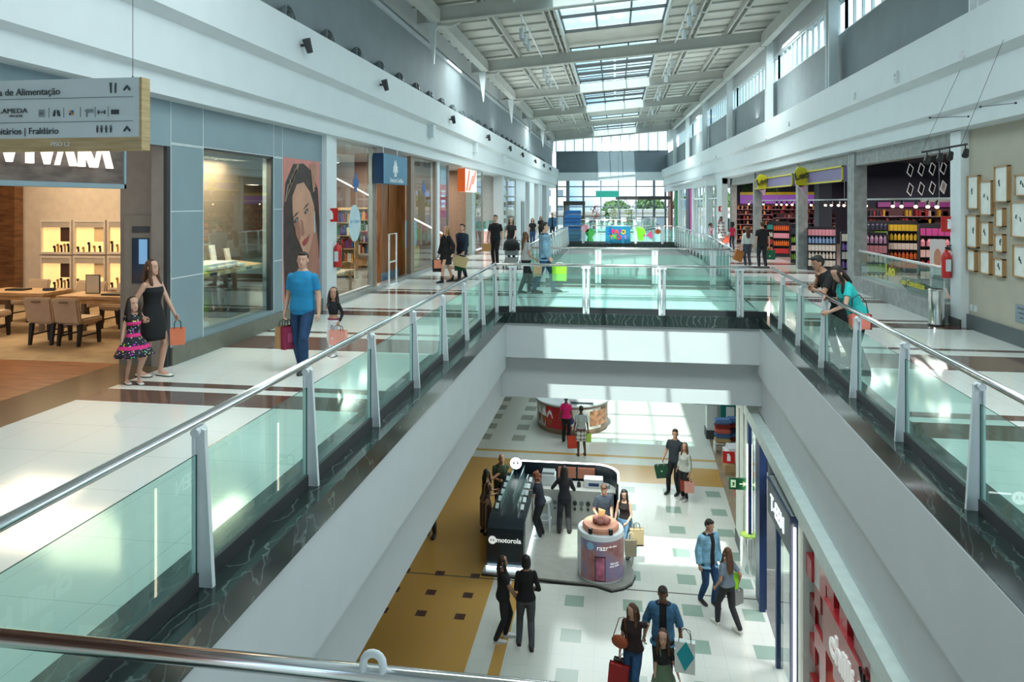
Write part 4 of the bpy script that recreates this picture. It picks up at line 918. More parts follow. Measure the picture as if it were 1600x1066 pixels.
extinguisher((XL + .152, 16.2, .95), 0, 'red fire extinguisher hanging on the white pier beside the bookshop')
ext_sign((XL + .14, 15.85, 2.2), 0, 'red fire extinguisher sign on the pier beside the bookshop')
# ================================================================ right-hand side (upper floor)
XR = 6.85
struct(MB().bx(7.2, 17, 8, 46.5, -.2, 0).build('floor_shop_cosmetics', mat('cosmetics_floor', (.42, .36, .32), .2)))
struct(MB().bx(6.95, 7.15, 8, 15.35, 0, 4.0).build('wall_right_beige', beige))
struct(MB().bx(6.90, 6.95, 8, 15.35, 0, .28).build('baseboard_right', mat('slate_skirting', (.10, .12, .13), .4)))
struct(MB().bx(6.8, 7.15, 15.3, 15.75, 0, 4.0).build('wall_right_pier', whitemetal)); struct(MB().bx(6.77, 6.8, 15.28, 15.77, 0, .16).build('baseboard_pier', darkgrey))
struct(MB().bx(6.8, 7.15, 8, 44, 3.93, 4.05).build('trim_30', white))
fl = [(1512, 275, 1529, 327), (1531, 283, 1550, 337), (1554, 260, 1575, 316), (1586, 273, 1606, 306), (1510, 336, 1527, 388), (1532, 346, 1547, 384), (1555, 325, 1568, 355), (1554, 365, 1568, 395), (1580, 315, 1604, 372), (1511, 390, 1524, 425), (1531, 391, 1547, 430), (1553, 403, 1568, 434), (1583, 382, 1606, 436)]
lbs = ['tall frame at the top of the leftmost column', 'tall frame, top of the second column', 'largest frame, top of the third column', 'landscape frame at the top right edge', 'tall frame in the middle of the leftmost column', 'small frame in the middle of the second column', 'small nearly blank frame, second down in the third column', 'small frame, third down in the third column', 'big frame in the middle of the rightmost column', 'short frame at the foot of the leftmost column', 'blank frame at the foot of the second column', 'small frame at the foot of the third column', 'large frame at the foot of the rightmost column']
paper = mat('art_paper', (.80, .82, .78), .5); drw = mat('art_ink', (.06, .08, .09), .6); frw = mat('frame_wood', (.45, .27, .12), .5)
for i, (x0, y0, x1, y1) in enumerate(fl):
    A, B = P(x0, y0, X=6.9), P(x1, y1, X=6.9); t = thing('picture_frame', 'oak ' + lbs[i] + ' on the beige wall', 'picture', (6.95, (A.y + B.y) / 2, (A.z + B.z) / 2), group='framed drawings on the beige wall')
    W, H = abs(A.y - B.y) / 2, abs(A.z - B.z) / 2
    MB().bx(-.07, 0, -W, -W + .02, -H, H).bx(-.07, 0, W - .02, W, -H, H).bx(-.07, 0, -W, W, -H, -H + .02).bx(-.07, 0, -W, W, H - .02, H).build('frame', frw, t)
    MB().bx(-.045, -.03, -W + .02, W - .02, -H + .02, H - .02).build('drawing_sheet', paper, t)
    if i not in (6, 9, 10):
        mb = MB(); r_ = random.Random(i)
        for k in range(2): a = r_.uniform(-.08, .08); mb.prism([(-.03 + a + .03 * k, -.05 + .05 * k), (.02 + a + .03 * k, -.03 + .05 * k), (.03 + a, .05 + .03 * k), (-.01 + a, .02 + .06 * k)], -.047, -.045, 'x')
        mb.build('motif', drw, t)
t = thing('wall_plaque', 'grey text plaque low on the beige wall', 'plaque', (6.94, 13.35, .57)); MB().bx(-.01, 0, -.26, .26, -.15, .15).build('plate', hexm('8797a0', .4), t)
for k, w_ in enumerate((.14, .1, .05)): MB().bx(-.013, -.01, -w_ + .05, w_ + .05, .08 - k * .08, .1 - k * .08).build('text_line', drw, t)
for y in (15.18, 15.02): tag(MB().bx(6.93, 6.95, y - .04, y + .04, .36, .48).build('power_outlet', white), 'white outlet plate low on the beige wall, %s of the pair' % ('left' if y > 15.1 else 'right'), 'outlet')
# cosmetics shop front
cc = MB()
for a, b in ((21.55, 22.15), (27.85, 28.2), (36.3, 36.7)): cc.bx(6.75, 7.1, a, b, 0, 3.93)
cc.bx(6.8, 7.1, 15.75, 22, 3.55, 3.93).bx(6.8, 7.1, 22.35, 36.2, 3.58, 3.93).bx(6.8, 7.1, 36.9, 44, 3.5, 3.93).bx(6.8, 7.1, 43.6, 44, 0, 3.93)
struct(cc.build('wall_concrete_front', concrete))
kb = MB(); kb.prism([(6.62, 15.8), (7.2, 15.8), (7.2, 21.4), (6.7, 21.4)], 0, .40); struct(kb.build('wall_concrete_kerb', concrete))
t = thing('shop_balustrade', 'glass balustrade with a grey top rail and yellow Leo Cosméticos lettering', 'railing', (6.85, 18.6, 0))
MB().quad((-.08, -2.75, .40), (.0, 2.78, .40), (.0, 2.78, 1.1), (-.08, -2.75, 1.1)).build('glass_panel', glass('balustrade_glass', (.62, .8, .78), .12, opac=.06), t)
MB().tube([(-.08, -2.78, 1.12), (0, 2.8, 1.12)], .035, 10).build('top_rail', brushed, t)
yel = mat('leo_yellow', (.62, .55, .02), .4); YN = (0, -1, 0)
lettering('lettering', 'Leo', (-.1, .25, .80), YN, .40, yel, t, .01, bold=.012); lettering('lettering', 'Leo Cosméticos', (-.11, -1.1, .62), YN, .2, yel, t, .006, bold=.004)
MB().prism([(-1.75, .42), (-.6, .42), (-.1, .55), (-.2, .7), (-1.2, .74), (-2.2, .6)], -.015, -.01, 'x').build('dark_decal', hexm('26303a'), t)
t = thing('fire_extinguisher_dummy', '', '') if False else None
navy = mat('navy_wall', (.028, .036, .06), .7); purple = mat('purple_band', (.10, .04, .18), .5)
struct(MB().bx(7.1, 17, 45.6, 45.8, 0, 4.3).build('wall_cosmetics_end', navy)); struct(MB().bx(16.8, 17, 8, 46, 0, 4.3).build('wall_cosmetics_back', navy))
struct(MB().bx(7.1, 17, 8, 46, 4.1, 4.3).build('ceiling_cosmetics', mat('near_black', (.02, .02, .025), .8)))
struct(MB().bx(7.15, 17, 15.6, 15.75, 0, 4.2).build('wall_cosmetics_near', navy))
struct(MB().bx(9.9, 16.8, 31.0, 31.2, 0, 4.1).build('wall_cosmetics_partition', navy))
struct(MB().bx(8.2, 8.7, 30.5, 31.2, 0, 4.1).build('wall_cosmetics_column', hexm('3a4450')))
# diamond-shaped frames on the navy wall
for r in range(2):
    for k in range(6):
        px, py = (1423 + 17.3 * k, (266 if r == 0 else 296) - k * 1.2); q = P(px, py, Y=30.9)
        t = thing('diamond_mirror', 'white-edged lozenge mirror on the navy wall, number %d from the left in the %s row' % (k + 1, ['upper', 'lower'][r]) if False else 'white-edged lozenge mirror, %s from the left in the %s row on the navy wall' % (ords[k], ['upper', 'lower'][r]), 'mirror', (q.x, 30.98, q.z), group='lozenge mirrors on the navy wall')
        W, H = .13, .28; o_ = [(-W, -.1), (-W * .2, H), (W, .1), (W * .2, -H)]; i_ = [(a * .78, b * .84) for a, b in o_]
        mb = MB(); mb.add([(a, -.04, b) for a, b in o_ + i_] + [(a, 0, b) for a, b in o_ + i_], [(j, (j + 1) % 4, 4 + (j + 1) % 4, 4 + j) for j in range(4)] + [(j, (j + 1) % 4, 8 + (j + 1) % 4, 8 + j) for j in range(4)])
        mb.build('rim', mat('neon_white', (.6, .62, .62), .5, emit=.25), t); mb = MB(); mb.prism(i_, -.02, -.015, 'y')
        mb.build('mirror_face', white3 if (r, k) in ((1, 3), (1, 4)) else blackm, t)
for x, y, p, c in ((8.6, 18.5, 60, (1, .9, .85)), (9.5, 22, 80, (1, .85, .8)), (8.8, 26, 80, (1, .85, .85)), (11.5, 28, 110, (1, .88, .8)), (9, 32, 90, (1, .7, .75)), (8.6, 37, 90, (1, .75, .7)), (9, 42.5, 120, (1, .75, .6)), (13, 42, 60, (1, .7, .7))):
    area((x, y, 3.6), 1.0, p * .6, c)
# sign bands
for i, (a, b) in enumerate(((22.4, 27.5), (28.5, 36.1))):
    t = thing('sign_band', 'purple sign band with yellow edges over the %s doorway of the cosmetics shop' % ['near', 'far'][i], 'sign', (6.72, a, 3.12))
    MB().bx(0, .1, 0, b - a, 0, .48).build('panel', mat('lilac_band', (.20, .17, .33), .5), t)
    MB().bx(-.04, .0, 0, b - a, 0, .05).bx(-.04, 0, 0, b - a, .43, .48).bx(-.04, 0, 0, .06, 0, .48).bx(-.04, 0, b - a - .06, b - a, 0, .48).build('edge', yel, t)
    q = (b - a) * .78 if i == 0 else (b - a) * .62
    t2 = thing('logo_sign', 'projecting yellow Leo logo over the %s doorway of the cosmetics shop' % ['near', 'far'][i], 'sign', (6.5, a + q, 3.35))
    MB().prism([(-.2, -.2), (-.06, -.32), (.16, -.26), (.24, .05), (.16, .34), (-.08, .42), (-.24, .22)], -.04, .04, 'y').build('plate', yel, t2)
    lettering('lettering', 'Leo', (0, -.05, .08), (1, 0, .25), .34, mat('leo_dark_olive', (.09, .08, .01), .4), t2, .1, bold=.012)  # logo letters in dark olive
    MB().add([(-.12, -.04, -.26), (.16, -.04, -.26), (.1, -.04, -.55), (-.12, .04, -.26), (.16, .04, -.26), (.1, .04, -.55)], [(0, 1, 2), (5, 4, 3), (0, 1, 4, 3), (1, 2, 5, 4), (2, 0, 3, 5)]).build('pendant_wedge', mat('pink_wedge', (.5, .3, .45), .4), t2)
    MB().bx(.1, .3, -.02, .02, .1, .14).build('arm', dark, t2)
# shelving and goods
r_ = random.Random(21)
rackm = mat('rack_black', (.02, .02, .024), .5)
bottle_meshes = {}
def goods_mesh(kind, col):
    k = (kind, col)
    if k not in bottle_meshes:
        if kind == 'b': mb = MB().lathe([(.01, 0), (.04, 0), (.042, .13), (.02, .17), (.02, .2), (.005, .2)], n=10)
        else: mb = MB().bx(-.045, .045, -.03, .03, 0, .19)
        bottle_meshes[k] = mb.build('cosmetic_bottle' if kind == 'b' else 'cosmetic_box', hexm(col, .4)).data
        bpy.data.objects.remove([o for o in bpy.data.objects if o.data == bottle_meshes[k]][0])
    return bottle_meshes[k]
def rack(loc, rz, W, rows, label, n=6, top=1.45, d=.5, fill=True):
    t = thing('display_rack', 'black ' + label + ' of the cosmetics shop', 'rack', loc, rz, group='black display racks of the cosmetics shop')
    MB().bx(-W / 2, W / 2, -.02, .02, 0, top + .1).build('spine', rackm, t)
    MB().bx(-W / 2, W / 2, -d / 2, d / 2, 0, .12).build('base', rackm, t)
    for sx in (-1, 1): MB().bx(sx * W / 2 - .015, sx * W / 2 + .015, -d / 2, d / 2, 0, top + .05).build('side_panel', rackm, t)
    nr = len(rows)
    for k, col in enumerate(rows):
        z = .14 + k * (top - .1) / nr
        MB().bx(-W / 2, W / 2, -d / 2, d / 2, z, z + .02).build('shelf', rackm, t)
        if not fill: continue
        kind = 'b' if (k + len(label)) % 2 else 'x'
        for j in range(n):
            x = -W / 2 + W * (j + .5) / n
            o = bpy.data.objects.new('cosmetic_bottle' if kind == 'b' else 'cosmetic_box', goods_mesh(kind, col)); COL.objects.link(o)
            M_ = Matrix.Rotation(rz, 3, 'Z'); p = M_ @ Vector((x, -d / 2 + .07, 0)); o.location = (loc[0] + p.x, loc[1] + p.y, z + .021); o.rotation_euler = (0, 0, rz); o.scale = (W / n / .1, 1.2, 1.15)
            cn = {'e89aa6': 'pink', 'd8a8c8': 'lilac', 'f0c8c0': 'pale pink', 'efe6d8': 'cream', '8cbf40': 'green', 'e8732a': 'orange', 'c83030': 'red', '9a78c8': 'violet', '8fb0d8': 'blue', 'e0c030': 'yellow', '2f9a8a': 'teal', '3a3f52': 'dark', 'c04a90': 'magenta'}[col]
            tag(o, '%s %s, %s shelf of the %s' % (cn, 'bottle' if kind == 'b' else 'pack', ords[k], label), 'bottle' if kind == 'b' else 'box', '%s goods, level %s, %s' % (cn, ords[k], label))
    return t
fac = -.25
RK = [((1296, 440), .95, ['d8a8c8', '9a78c8', 'efe6d8', '9a78c8', 'efe6d8'], 'lilac rack in the middle doorway'),
      ((1268, 422), .95, ['efe6d8', 'efe6d8', 'efe6d8', '8fb0d8', 'e89aa6'], 'cream rack in the middle doorway'),
      ((1322, 446), .95, ['e0c030', '8cbf40', 'f0c8c0', 'e89aa6', 'd8a8c8'], 'yellow-based rack right of the middle doorway'),
      ((1239, 411), .7, ['8cbf40', 'f0c8c0', '8cbf40', '3a3f52'], 'rounded green rack in the far doorway'),
      ((1221, 401), .7, ['c83030', 'e8732a', 'e89aa6', 'e8732a'], 'orange rack in the far doorway'),
      ((1206, 398), .7, ['e8732a', 'c83030', 'efe6d8', '2f9a8a'], 'teal-topped rack in the far doorway'),
      ((1390, 470), 1.1, ['3a3f52', '8fb0d8', '3a3f52', '8fb0d8', '8cbf40', '3a3f52'], 'dark-pack rack behind the balustrade'),
      ((1408, 452), 1.0, ['e8732a', 'e8732a', 'efe6d8', 'e0c030', 'e0c030'], 'orange and yellow rack behind the balustrade'),
      ((1452, 470), 1.3, ['efe6d8', 'c83030', 'f0c8c0', 'e89aa6', 'c04a90'], 'wide pink rack behind the balustrade')]
for (px, py), W, rows, lb_ in RK:
    q = P(px, py, Z=0)
    if q.x < 7.5: q.x = 7.5
    if px in (1408,): q = Vector((10.1, 27.2, 0))
    if px == 1390: q = Vector((9.0, 27.0, 0))
    if px == 1452: q = Vector((9.9, 23.4, 0))
    rack((q.x, q.y, 0), fac, W, rows, lb_, n=8, top=1.5 if px < 1380 else 1.75)
# shelves on the partition and end wall, goods there are beyond counting
def wallshelf(loc, W, H, n, label, cols, per):
    t = thing('wall_shelving', label, 'shelving', loc)
    MB().bx(-W / 2, W / 2, -.03, 0, 0, H).build('back', mat('shelf_back', (.12, .05, .06), .6), t)
    for k in range(n):
        z = .2 + k * (H - .2) / n
        MB().bx(-W / 2, W / 2, -.35, -.03, z, z + .03).build('shelf', mat('shelf_lilac', (.38, .28, .34), .5), t)
    for ci, col in enumerate(cols):
        mb = MB()
        for k in range(n):
            z = .23 + k * (H - .2) / n
            for j in range(per):
                if r_.randrange(len(cols)) != ci: continue
                x = -W / 2 + W * (j + .5) / per; w_ = W / per * .36; mb.bx(x - w_, x + w_, -.3, -.1, z, z + r_.uniform(.5, .75) * (H - .2) / n)
        g = mb.build('shelf_goods', hexm(col, .5), t); g['kind'] = 'stuff'
wallshelf((9.6, 45.55, 0), 4.8, 2.35, 7, 'back wall shelving of red and amber cosmetics seen through the far doorways', ['a03038', 'c87838', '702838', 'd8a070', '402028'], 44)
wallshelf((13.4, 30.95, 0), 6.4, 2.25, 6, 'wall shelving under the lozenge mirrors with red and yellow packs', ['a03038', 'c8a038', '702838', 'd8b0a0', '303848'], 52)
wallshelf((10.2, 41.0, 0), 3.2, 1.9, 6, 'dark shelving of pink and brown packs deep in the cosmetics shop', ['b05868', '603038', 'c89888', '301820'], 30)
tag(MB().bx(7.6, 12.4, 45.45, 45.55, 2.4, 2.95).build('purple_fascia', mat('purple_lit', (.22, .08, .40), .5, emit=.25)), 'purple fascia above the back shelving of the cosmetics shop', 'panel')
tag(MB().bx(7.6, 12.4, 45.35, 45.6, 2.95, 3.12).build('yellow_pelmet', yel), 'yellow pelmet above the back shelving of the cosmetics shop', 'panel')
tag(MB().bx(10.6, 16.6, 30.85, 30.95, 2.3, 2.5).build('purple_fascia', mat('purple_lit2', (.25, .05, .2), .5, emit=.2)), 'purple strip under the lozenge mirrors', 'panel')
tag(MB().bx(12.2, 16.6, 30.8, 30.9, 2.5, 2.68).build('white_header', white3), 'white header board beside the lozenge mirrors', 'board')
mb = MB(); r2 = random.Random(5)
for k in range(500):
    c = Vector((r2.uniform(7.7, 9.9), 45.3, r2.uniform(3.15, 4.0))); mb.box(c, (.10, .03, .05), (r2.random() * 3, r2.random() * 3, r2.random() * 3))
o = mb.build('hanging_foliage', hexm('2f5a30')); tag(o, 'dark green foliage hanging above the back shelving', 'foliage'); o['kind'] = 'stuff'
# ceiling track with small spotlights along the shop front
t0 = tag(MB().bx(7.5, 7.56, 15.9, 43, 2.56, 2.61).cyl((7.53, 18, 2.61), (7.53, 18, 4.09), .008).cyl((7.53, 25, 2.61), (7.53, 25, 4.09), .008).cyl((7.53, 35, 2.61), (7.53, 35, 4.09), .008).build('lighting_track', brushed), 'long grey lighting track inside the cosmetics shop front', 'light track')
proto = None
for i, y in enumerate([16.6, 17.3, 18.1, 18.6, 19.3, 20.2, 20.8, 22.9, 23.6, 24.4, 25.0, 25.6, 26.4, 27.1, 29, 30, 31, 32, 33, 34, 35, 38, 40, 42]):
    if proto is None:
        proto = thing('track_spotlight', 'black track spotlight in the cosmetics shop', 'light', group='track spotlights of the cosmetics shop')
        MB().cyl((0, 0, .015), (0, 0, -.1), .012).build('arm', blackm, proto); MB().cyl((0, .02, -.05), (-.04, -.08, -.16), .05, .06, 12).build('head', blackm, proto); MB().cyl((-.04, -.08, -.16), (-.044, -.088, -.168), .045, n=12).build('lens', mat('spot_on', (1, .75, .45), .5, emit=5), proto)
        proto.location = (7.53, y, 2.55)
    else: dup(proto, (7.53, y, 2.55))
t = thing('totem_poster', 'white standing poster of a woman inside the cosmetics shop', 'poster', (8.7, 20.9, 0), -.35); t.scale = (.55, 1, .85); MB().bx(-.33, .33, -.02, .02, 0, 1.75).build('board', white, t); MB().prism(blob(0, 1.15, .16, .3), -.03, -.02, 'y').build('portrait', skp, t); MB().bx(-.25, .25, -.03, -.02, .1, .6).build('lower_print', hexm('8a9aa0'), t)
t = thing('product_stand', 'pale curved product stand with a teal tablet beside the right pier', 'stand', (7.5, 16.8, 0)); MB().prism(blob(0, .85, .35, .55, wob=.06), -.04, .04, 'y').build('panel', hexm('c8d2d2'), t); MB().bx(-.1, .15, -.06, -.04, 1.2, 1.5).build('tablet', mat('teal_tablet', (.03, .4, .4), .4, emit=.3), t); MB().prism(blob(.05, .7, .12, .18), -.05, -.04, 'y').build('decal', darkgrey, t); MB().bx(-.2, .2, -.15, .15, 0, .3).build('base', darkgrey, t)
extinguisher((6.705, 15.7, .95), 0, 'red fire extinguisher on the white pier beside the beige wall'); ext_sign((6.78, 15.74, 2.05), 0, 'red fire extinguisher sign on the pier beside the beige wall')
q = P(1483, 506, Z=0)
t = thing('litter_bin', 'tall round steel litter bin in front of the glass balustrade', 'bin', (6.45, 15.55, 0)); MB().lathe([(.02, 0), (.15, 0), (.15, .03), (.145, .04), (.145, .66), (.15, .68), (.15, .72), (.12, .74), (.12, .6), (.02, .6)], n=28).build('body', chrome, t, smooth=True); MB().lathe([(.152, 0), (.155, .03), (.01, .03)], n=24).build('foot_ring', darkgrey, t)
# suspended track with four spots in front of the beige wall
A, B = P(1440, 238, Y=13.6), P(1512, 225, Y=13.2)
t = thing('suspended_track_light', 'black suspended track with four spotlights in front of the right fascia', 'light', A); D = B - A
MB().tube([(0, 0, 0), D], .018, 8).build('bar', blackm, t)
for k, f in enumerate((.12, .4, .62, .95)):
    c = D * f; g = MB().cyl(c, c + Vector((0, 0, -.1)), .01).cyl(c + Vector((.03, .03, -.1)), c + Vector((-.03, -.06, -.2)), .045, .055, 12); g.build('spot_head', blackm, t)
for f, px, py in ((.0, 1500, 110), (.85, 1568, 62)):
    e = P(px, py, X=6.3); MB().tube([D * f, e - A], .004, 5).build('suspension_wire', darkgrey, t)
for i, (px, py, qx, qy) in enumerate(((1453, 184, 1513, 182), (1532, 167, 1587, 161))):
    a_ = P(px, py, Y=13.4); b_ = P(qx, qy, X=6.4)
    tag(MB().tube([a_, b_], .006, 6).ell(a_, (.02, .02, .02)).ell(b_, (.02, .02, .02)).build('stay_rod', dark), 'thin stay rod bracing the suspended track, %s of the two' % ['left', 'right'][i], 'rod')
# shops beyond the cosmetics shop
struct(MB().bx(12, 12.2, 46, 78, 0, 4.1).build('wall_far_right_back', hexm('6a6a66'))); struct(MB().bx(5.4, 12, 46.2, 78, 4.0, 4.15).build('ceiling_far_right', white2)); struct(MB().bx(7.1, 12, 46.5, 78, -.2, 0).build('floor_far_right', mat('shop_floor_grey', (.3, .28, .25), .2)))
for y in (50, 58, 66): area((8.5, y, 3.9), 1.5, 90, COOL)
def rbay(n, y0, y1, m=whitemetal):
    x0, x1 = xf(y0) + .35, xf(y1) + .35; fr = MB()
    for f in (0, .33, .66, 1):
        x = x0 + (x1 - x0) * f; y = y0 + (y1 - y0) * f; fr.bx(x - .05, x + .05, y - .06, y + .06, 0, 3.95)
    fr.sweep([(-.04, 2.7), (.04, 2.7), (.04, 2.8), (-.04, 2.8)], [(x0, y0, 0), (x1, y1, 0)]); f_ = struct(fr.build('window_%d' % n, m)); MB().quad((x0, y0, 0), (x1, y1, 0), (x1, y1, 3.95), (x0, y0, 3.95)).build('pane', shopglass, f_)
struct(MB().sweep([(.2, 3.6), (.5, 3.6), (.5, 4.1), (.2, 4.1)], [(xf(y), y, 0) for y in (44, 50, 62, 78)]).build('trim_31', white))
rbay(40, 46.2, 50); rbay(41, 52.5, 57); rbay(42, 60, 66)
for a, b in ((44, 46.2), (50, 51), (57, 57.6), (66, 67)):
    x = xf((a + b) / 2) + .35; struct(MB().bx(x - .15, x + .2, a, b, 0, 3.95).build('wall_right_pier', white))
ext_sign((6.28, 44.1, 2.1), 0, 'red fire extinguisher sign on the pier beyond the cosmetics shop'); extinguisher((6.205, 44.2, .9), 0, 'red fire extinguisher beyond the cosmetics shop')
x = xf(59) + .3
for nm, col, a, b, lb_ in (('magenta_panel', (.42, .01, .22), 57.7, 58.9, 'tall magenta panel on a far shop front on the right'), ('dark_panel', (.06, .05, .08), 58.9, 61.5, 'dark shop front panel beside the magenta panel'), ('green_panel', (.04, .28, .12), 68, 70, 'green shop front panel far down the right side'), ('brown_panel', (.25, .08, .04), 72, 76, 'brown shop front at the far end of the right side')):
    xx = xf((a + b) / 2) + .2; tag(MB().bx(xx, xx + .2, a, b, .0, 3.6).build(nm, mat(nm, col, .5)), lb_, 'panel')
for i, (y, c) in enumerate(((47.2, '3f8f90'), (48.5, '6a7a50'), (54, '5a5a66'), (63, '2a3a6a'))):
    t = thing('clothes_rail', 'rail of clothes in a far right shop window, %s from the near end' % ords[i], 'clothes rail', (xf(y) + 1.0, y, 0)); MB().tube([(-.4, 0, 0), (-.4, 0, 1.5), (.4, 0, 1.5), (.4, 0, 0)], .02, 6).build('rail', chrome, t)
    for k in range(5): MB().bx(-.35 + k * .15, -.27 + k * .15, -.2, .2, .6, 1.45).build('garment', hexm(c if k % 2 else 'b8b8b0'), t)
# ================================================================ lower floor
def xs(y): return 2.95 + .03 * (y - 15)
struct(MB().bx(-9.7, -9.5, -4, 60, Z1, -2.1).build('wall_lower_left', hexm('c9b48c', .6)))
struct(MB().bx(-9.7, 14, 60, 60.2, Z1, -.2).build('wall_lower_end', white2)); struct(MB().bx(-9.7, 14, -4.2, -4, Z1, -.2).build('wall_lower_near', white2))
struct(MB().bx(9, 9.2, -4, 60, Z1, -2.1).build('wall_lower_shops_back', hexm('b0aca2')))
woodlow = grain('lower_plank_floor', (.24, .17, .11), (.36, .27, .18), (8, 1, 1), .35)
struct(MB().prism([(xs(18.3), 18.3), (9, 18.3), (9, 27.5), (xs(27) , 27.5)], Z1, Z1 + .006).build('floor_lower_wood', woodlow))
struct(MB().prism([(xs(7) + .1, 7), (9, 7), (9, 16.9), (xs(16.9) + .1, 16.9)], Z1, Z1 + .006).build('floor_lower_shop', mat('lower_shop_grey', (.2, .2, .19), .3, var=.2)))
# white frames of the shop fronts
fr = MB(); fr.sweep([(-.06, -2.42), (.14, -2.42), (.14, -2.16), (-.06, -2.16)], [(xs(y), y, 0) for y in (5, 11, 17, 18.3)])
fr.bx(xs(16.9) - .05, xs(16.9) + .15, 16.8, 17.04, Z1, -2.3); fr.bx(2.79, 3.05, 11.22, 11.5, Z1, -2.3)
struct(fr.build('trim_40', mat('front_white', (.66, .74, .72), .4)))
t_ = MB(); t_.bx(xs(17.7) - .08, xs(17.7) + .4, 17.25, 18.25, Z1 + .3, -2.16); struct(t_.build('wall_lower_pier', mat('pier_offwhite', (.55, .58, .52), .5))); struct(MB().bx(xs(17.7) - .1, xs(17.7) + .42, 17.22, 18.28, Z1, Z1 + .3).build('baseboard_lower_pier', darkgrey))
for y in (18.45, 22.5, 18.9): pass
struct(MB().bx(xs(27) - .1, xs(27) + .25, 26.0, 26.5, Z1 + .3, -2.1).build('wall_lower_pier', white)); struct(MB().bx(xs(27) - .13, xs(27) + .28, 25.95, 26.55, Z1, Z1 + .3).build('baseboard_lower_pier', darkgrey))
struct(MB().bx(xs(27), 9, 27.4, 27.6, Z1, -2.1).build('wall_lower_divider', hexm('b8c4c0'))); struct(MB().bx(3.4, 9, 16.95, 17.15, Z1, -2.1).build('wall_lower_divider', hexm('8a8e8a'))); struct(MB().bx(3.2, 9, 11.85, 12.0, Z1, -2.1).build('wall_lower_divider', hexm('8a8e8a')))
# blue fashion shop
blue = mat('shop_navy', (.012, .035, .11), .35)
MBB = MB()
for y in (12.15, 13.4, 15.2, 16.7): MBB.bx(xs(y) - .04, xs(y) + .08, y - .05, y + .05, Z1, -2.45)
MBB.bx(xs(16) - .03, xs(16) + .1, 15.25, 15.75, Z1 , -2.5)
f_ = struct(MBB.build('window_60', blue))
MB().quad((xs(12.1), 12.1, Z1 + .1), (xs(13.4), 13.4, Z1 + .1), (xs(13.4), 13.4, -2.45), (xs(12.1), 12.1, -2.45)).quad((xs(15.2), 15.2, Z1 + .1), (xs(16.8), 16.8, Z1 + .1), (xs(16.8), 16.8, -2.45), (xs(15.2), 15.2, -2.45)).build('pane', shopglass, f_)
led = mat('led_strip', (1, .86, .62), .5, emit=5)
tag(MB().bx(xs(16.8) - .06, xs(16.8) - .04, 16.72, 16.76, Z1 + .1, -3.0).build('led_strip', led), 'glowing vertical light strip at the far edge of the navy shop front', 'light')
tag(MB().bx(2.76, 2.79, 11.64, 11.67, Z1 + .1, -2.6).build('led_strip', led), 'glowing vertical light strip at the near edge of the navy shop front', 'light')
t = thing('shop_sign', 'projecting grey sign with blue edges reading T-EEN over the lower navy shop', 'sign', (2.93, 13.45, -3.1))
MB().bx(-.2, .2, -1.7, 0, 0, .58).build('board', hexm('5d676c', .4), t); MB().bx(-.21, .2, -1.72, .02, .58, .62).bx(-.21, -.08, -1.74, -1.69, -2.75, .62).build('blue_edge', blue, t); MB().bx(-.18, .2, -1.7, 0, .62, .64).build('gold_top', brushed, t)
lettering('lettering', 'T-EEN', (-.21, -.8, .28), (0, -1, 0), .38, mat('sign_lit', (.8, .9, .95), .4, emit=.5), t, .02)
for k, y in enumerate((12.9, 14.3, 15.8)): area((4.3, y, -2.25), .6, 45, (.95, .97, 1))
for i, (y, z) in enumerate(((15.0, -4.2), (14.0, -4.4), (13.0, -4.3))):
    t = thing('shoe_shelf', 'backlit goods shelving inside the navy shop, %s from the far end' % ords[i], 'shelving', (4.6, y, Z1 + .006))
    MB().bx(-.2, .2, -.45, .45, 0, 2.4).build('case', hexm('1a1d26'), t)
    for k in range(6):
        MB().bx(-.23, -.2, -.42, .42, .2 + k * .36, .22 + k * .36).build('shelf', hexm('5a3aa8' if k % 3 == 1 else 'c8ccd0'), t)
        for j in range(3): MB().bx(-.32, -.2, -.38 + j * .27, -.2 + j * .27, .22 + k * .36, .36 + k * .36).build('carton', hexm(['c8c8c0', '3a4048', 'b89a6a', '50708a'][(j + k) % 4]), t)
for i, (y, z, c) in enumerate(((15.9, -3.2, '8a9296'), (15.4, -3.35, '3f4a50'), (14.9, -3.3, '5d5a3a'), (14.4, -3.5, '30343c'), (16.3, -3.1, '4a2a2a'))):
    mb = MB(); mb.lathe([(.03, .45), (.12, .38), (.2, .1), (.17, -.3), (.02, -.3)], n=12, sx=.6); o = mb.build('hanging_garment', hexm(c), smooth=True); o.location = (3.35, y, z)
    tag(o, ['pale grey', 'slate', 'olive', 'dark', 'brown'][i] + ' garment hanging high in the navy shop window', 'garment', 'hanging garments in the navy shop')
# red sunglasses shop: wall of cubes
rd = [mat('cube_red_a', (.50, .035, .045), .3, coat=.3), mat('cube_red_b', (.42, .09, .08), .35, coat=.3), mat('cube_red_c', (.20, .004, .008), .3, coat=.3), mat('cube_white', (.75, .78, .76), .4)]
r_ = random.Random(4); mb = MB(); S_ = .30
for i in range(18):
    for k in range(12):
        y = 11.2 - i * S_; z = -2.45 - k * S_
        if 10.9 > y and z < -3.55 and y < 10.6: continue
        dep = r_.choice([0, .04, .08, .13]); mb.cur = r_.choice([0, 0, 1, 1, 2, 2, 2]) if r_.random() > .09 else 3
        x = xs(y) + .12
        if y < 9.98 + S_ and -3.45 < z - S_ / 2 < -2.7: continue
        mb.bx(x - dep, x + .25, y - S_, y, z - S_, z)
t = thing('cube_facade', 'shop facade of projecting red cubes with a few white ones at bottom right', 'facade', (0, 0, 0)); o = mb.build('cube_wall', rd, t)
t = thing('shop_sign', 'red box sign reading chilli beans on the lower shop at the bottom right', 'sign', (2.78, 9.95, -3.37))
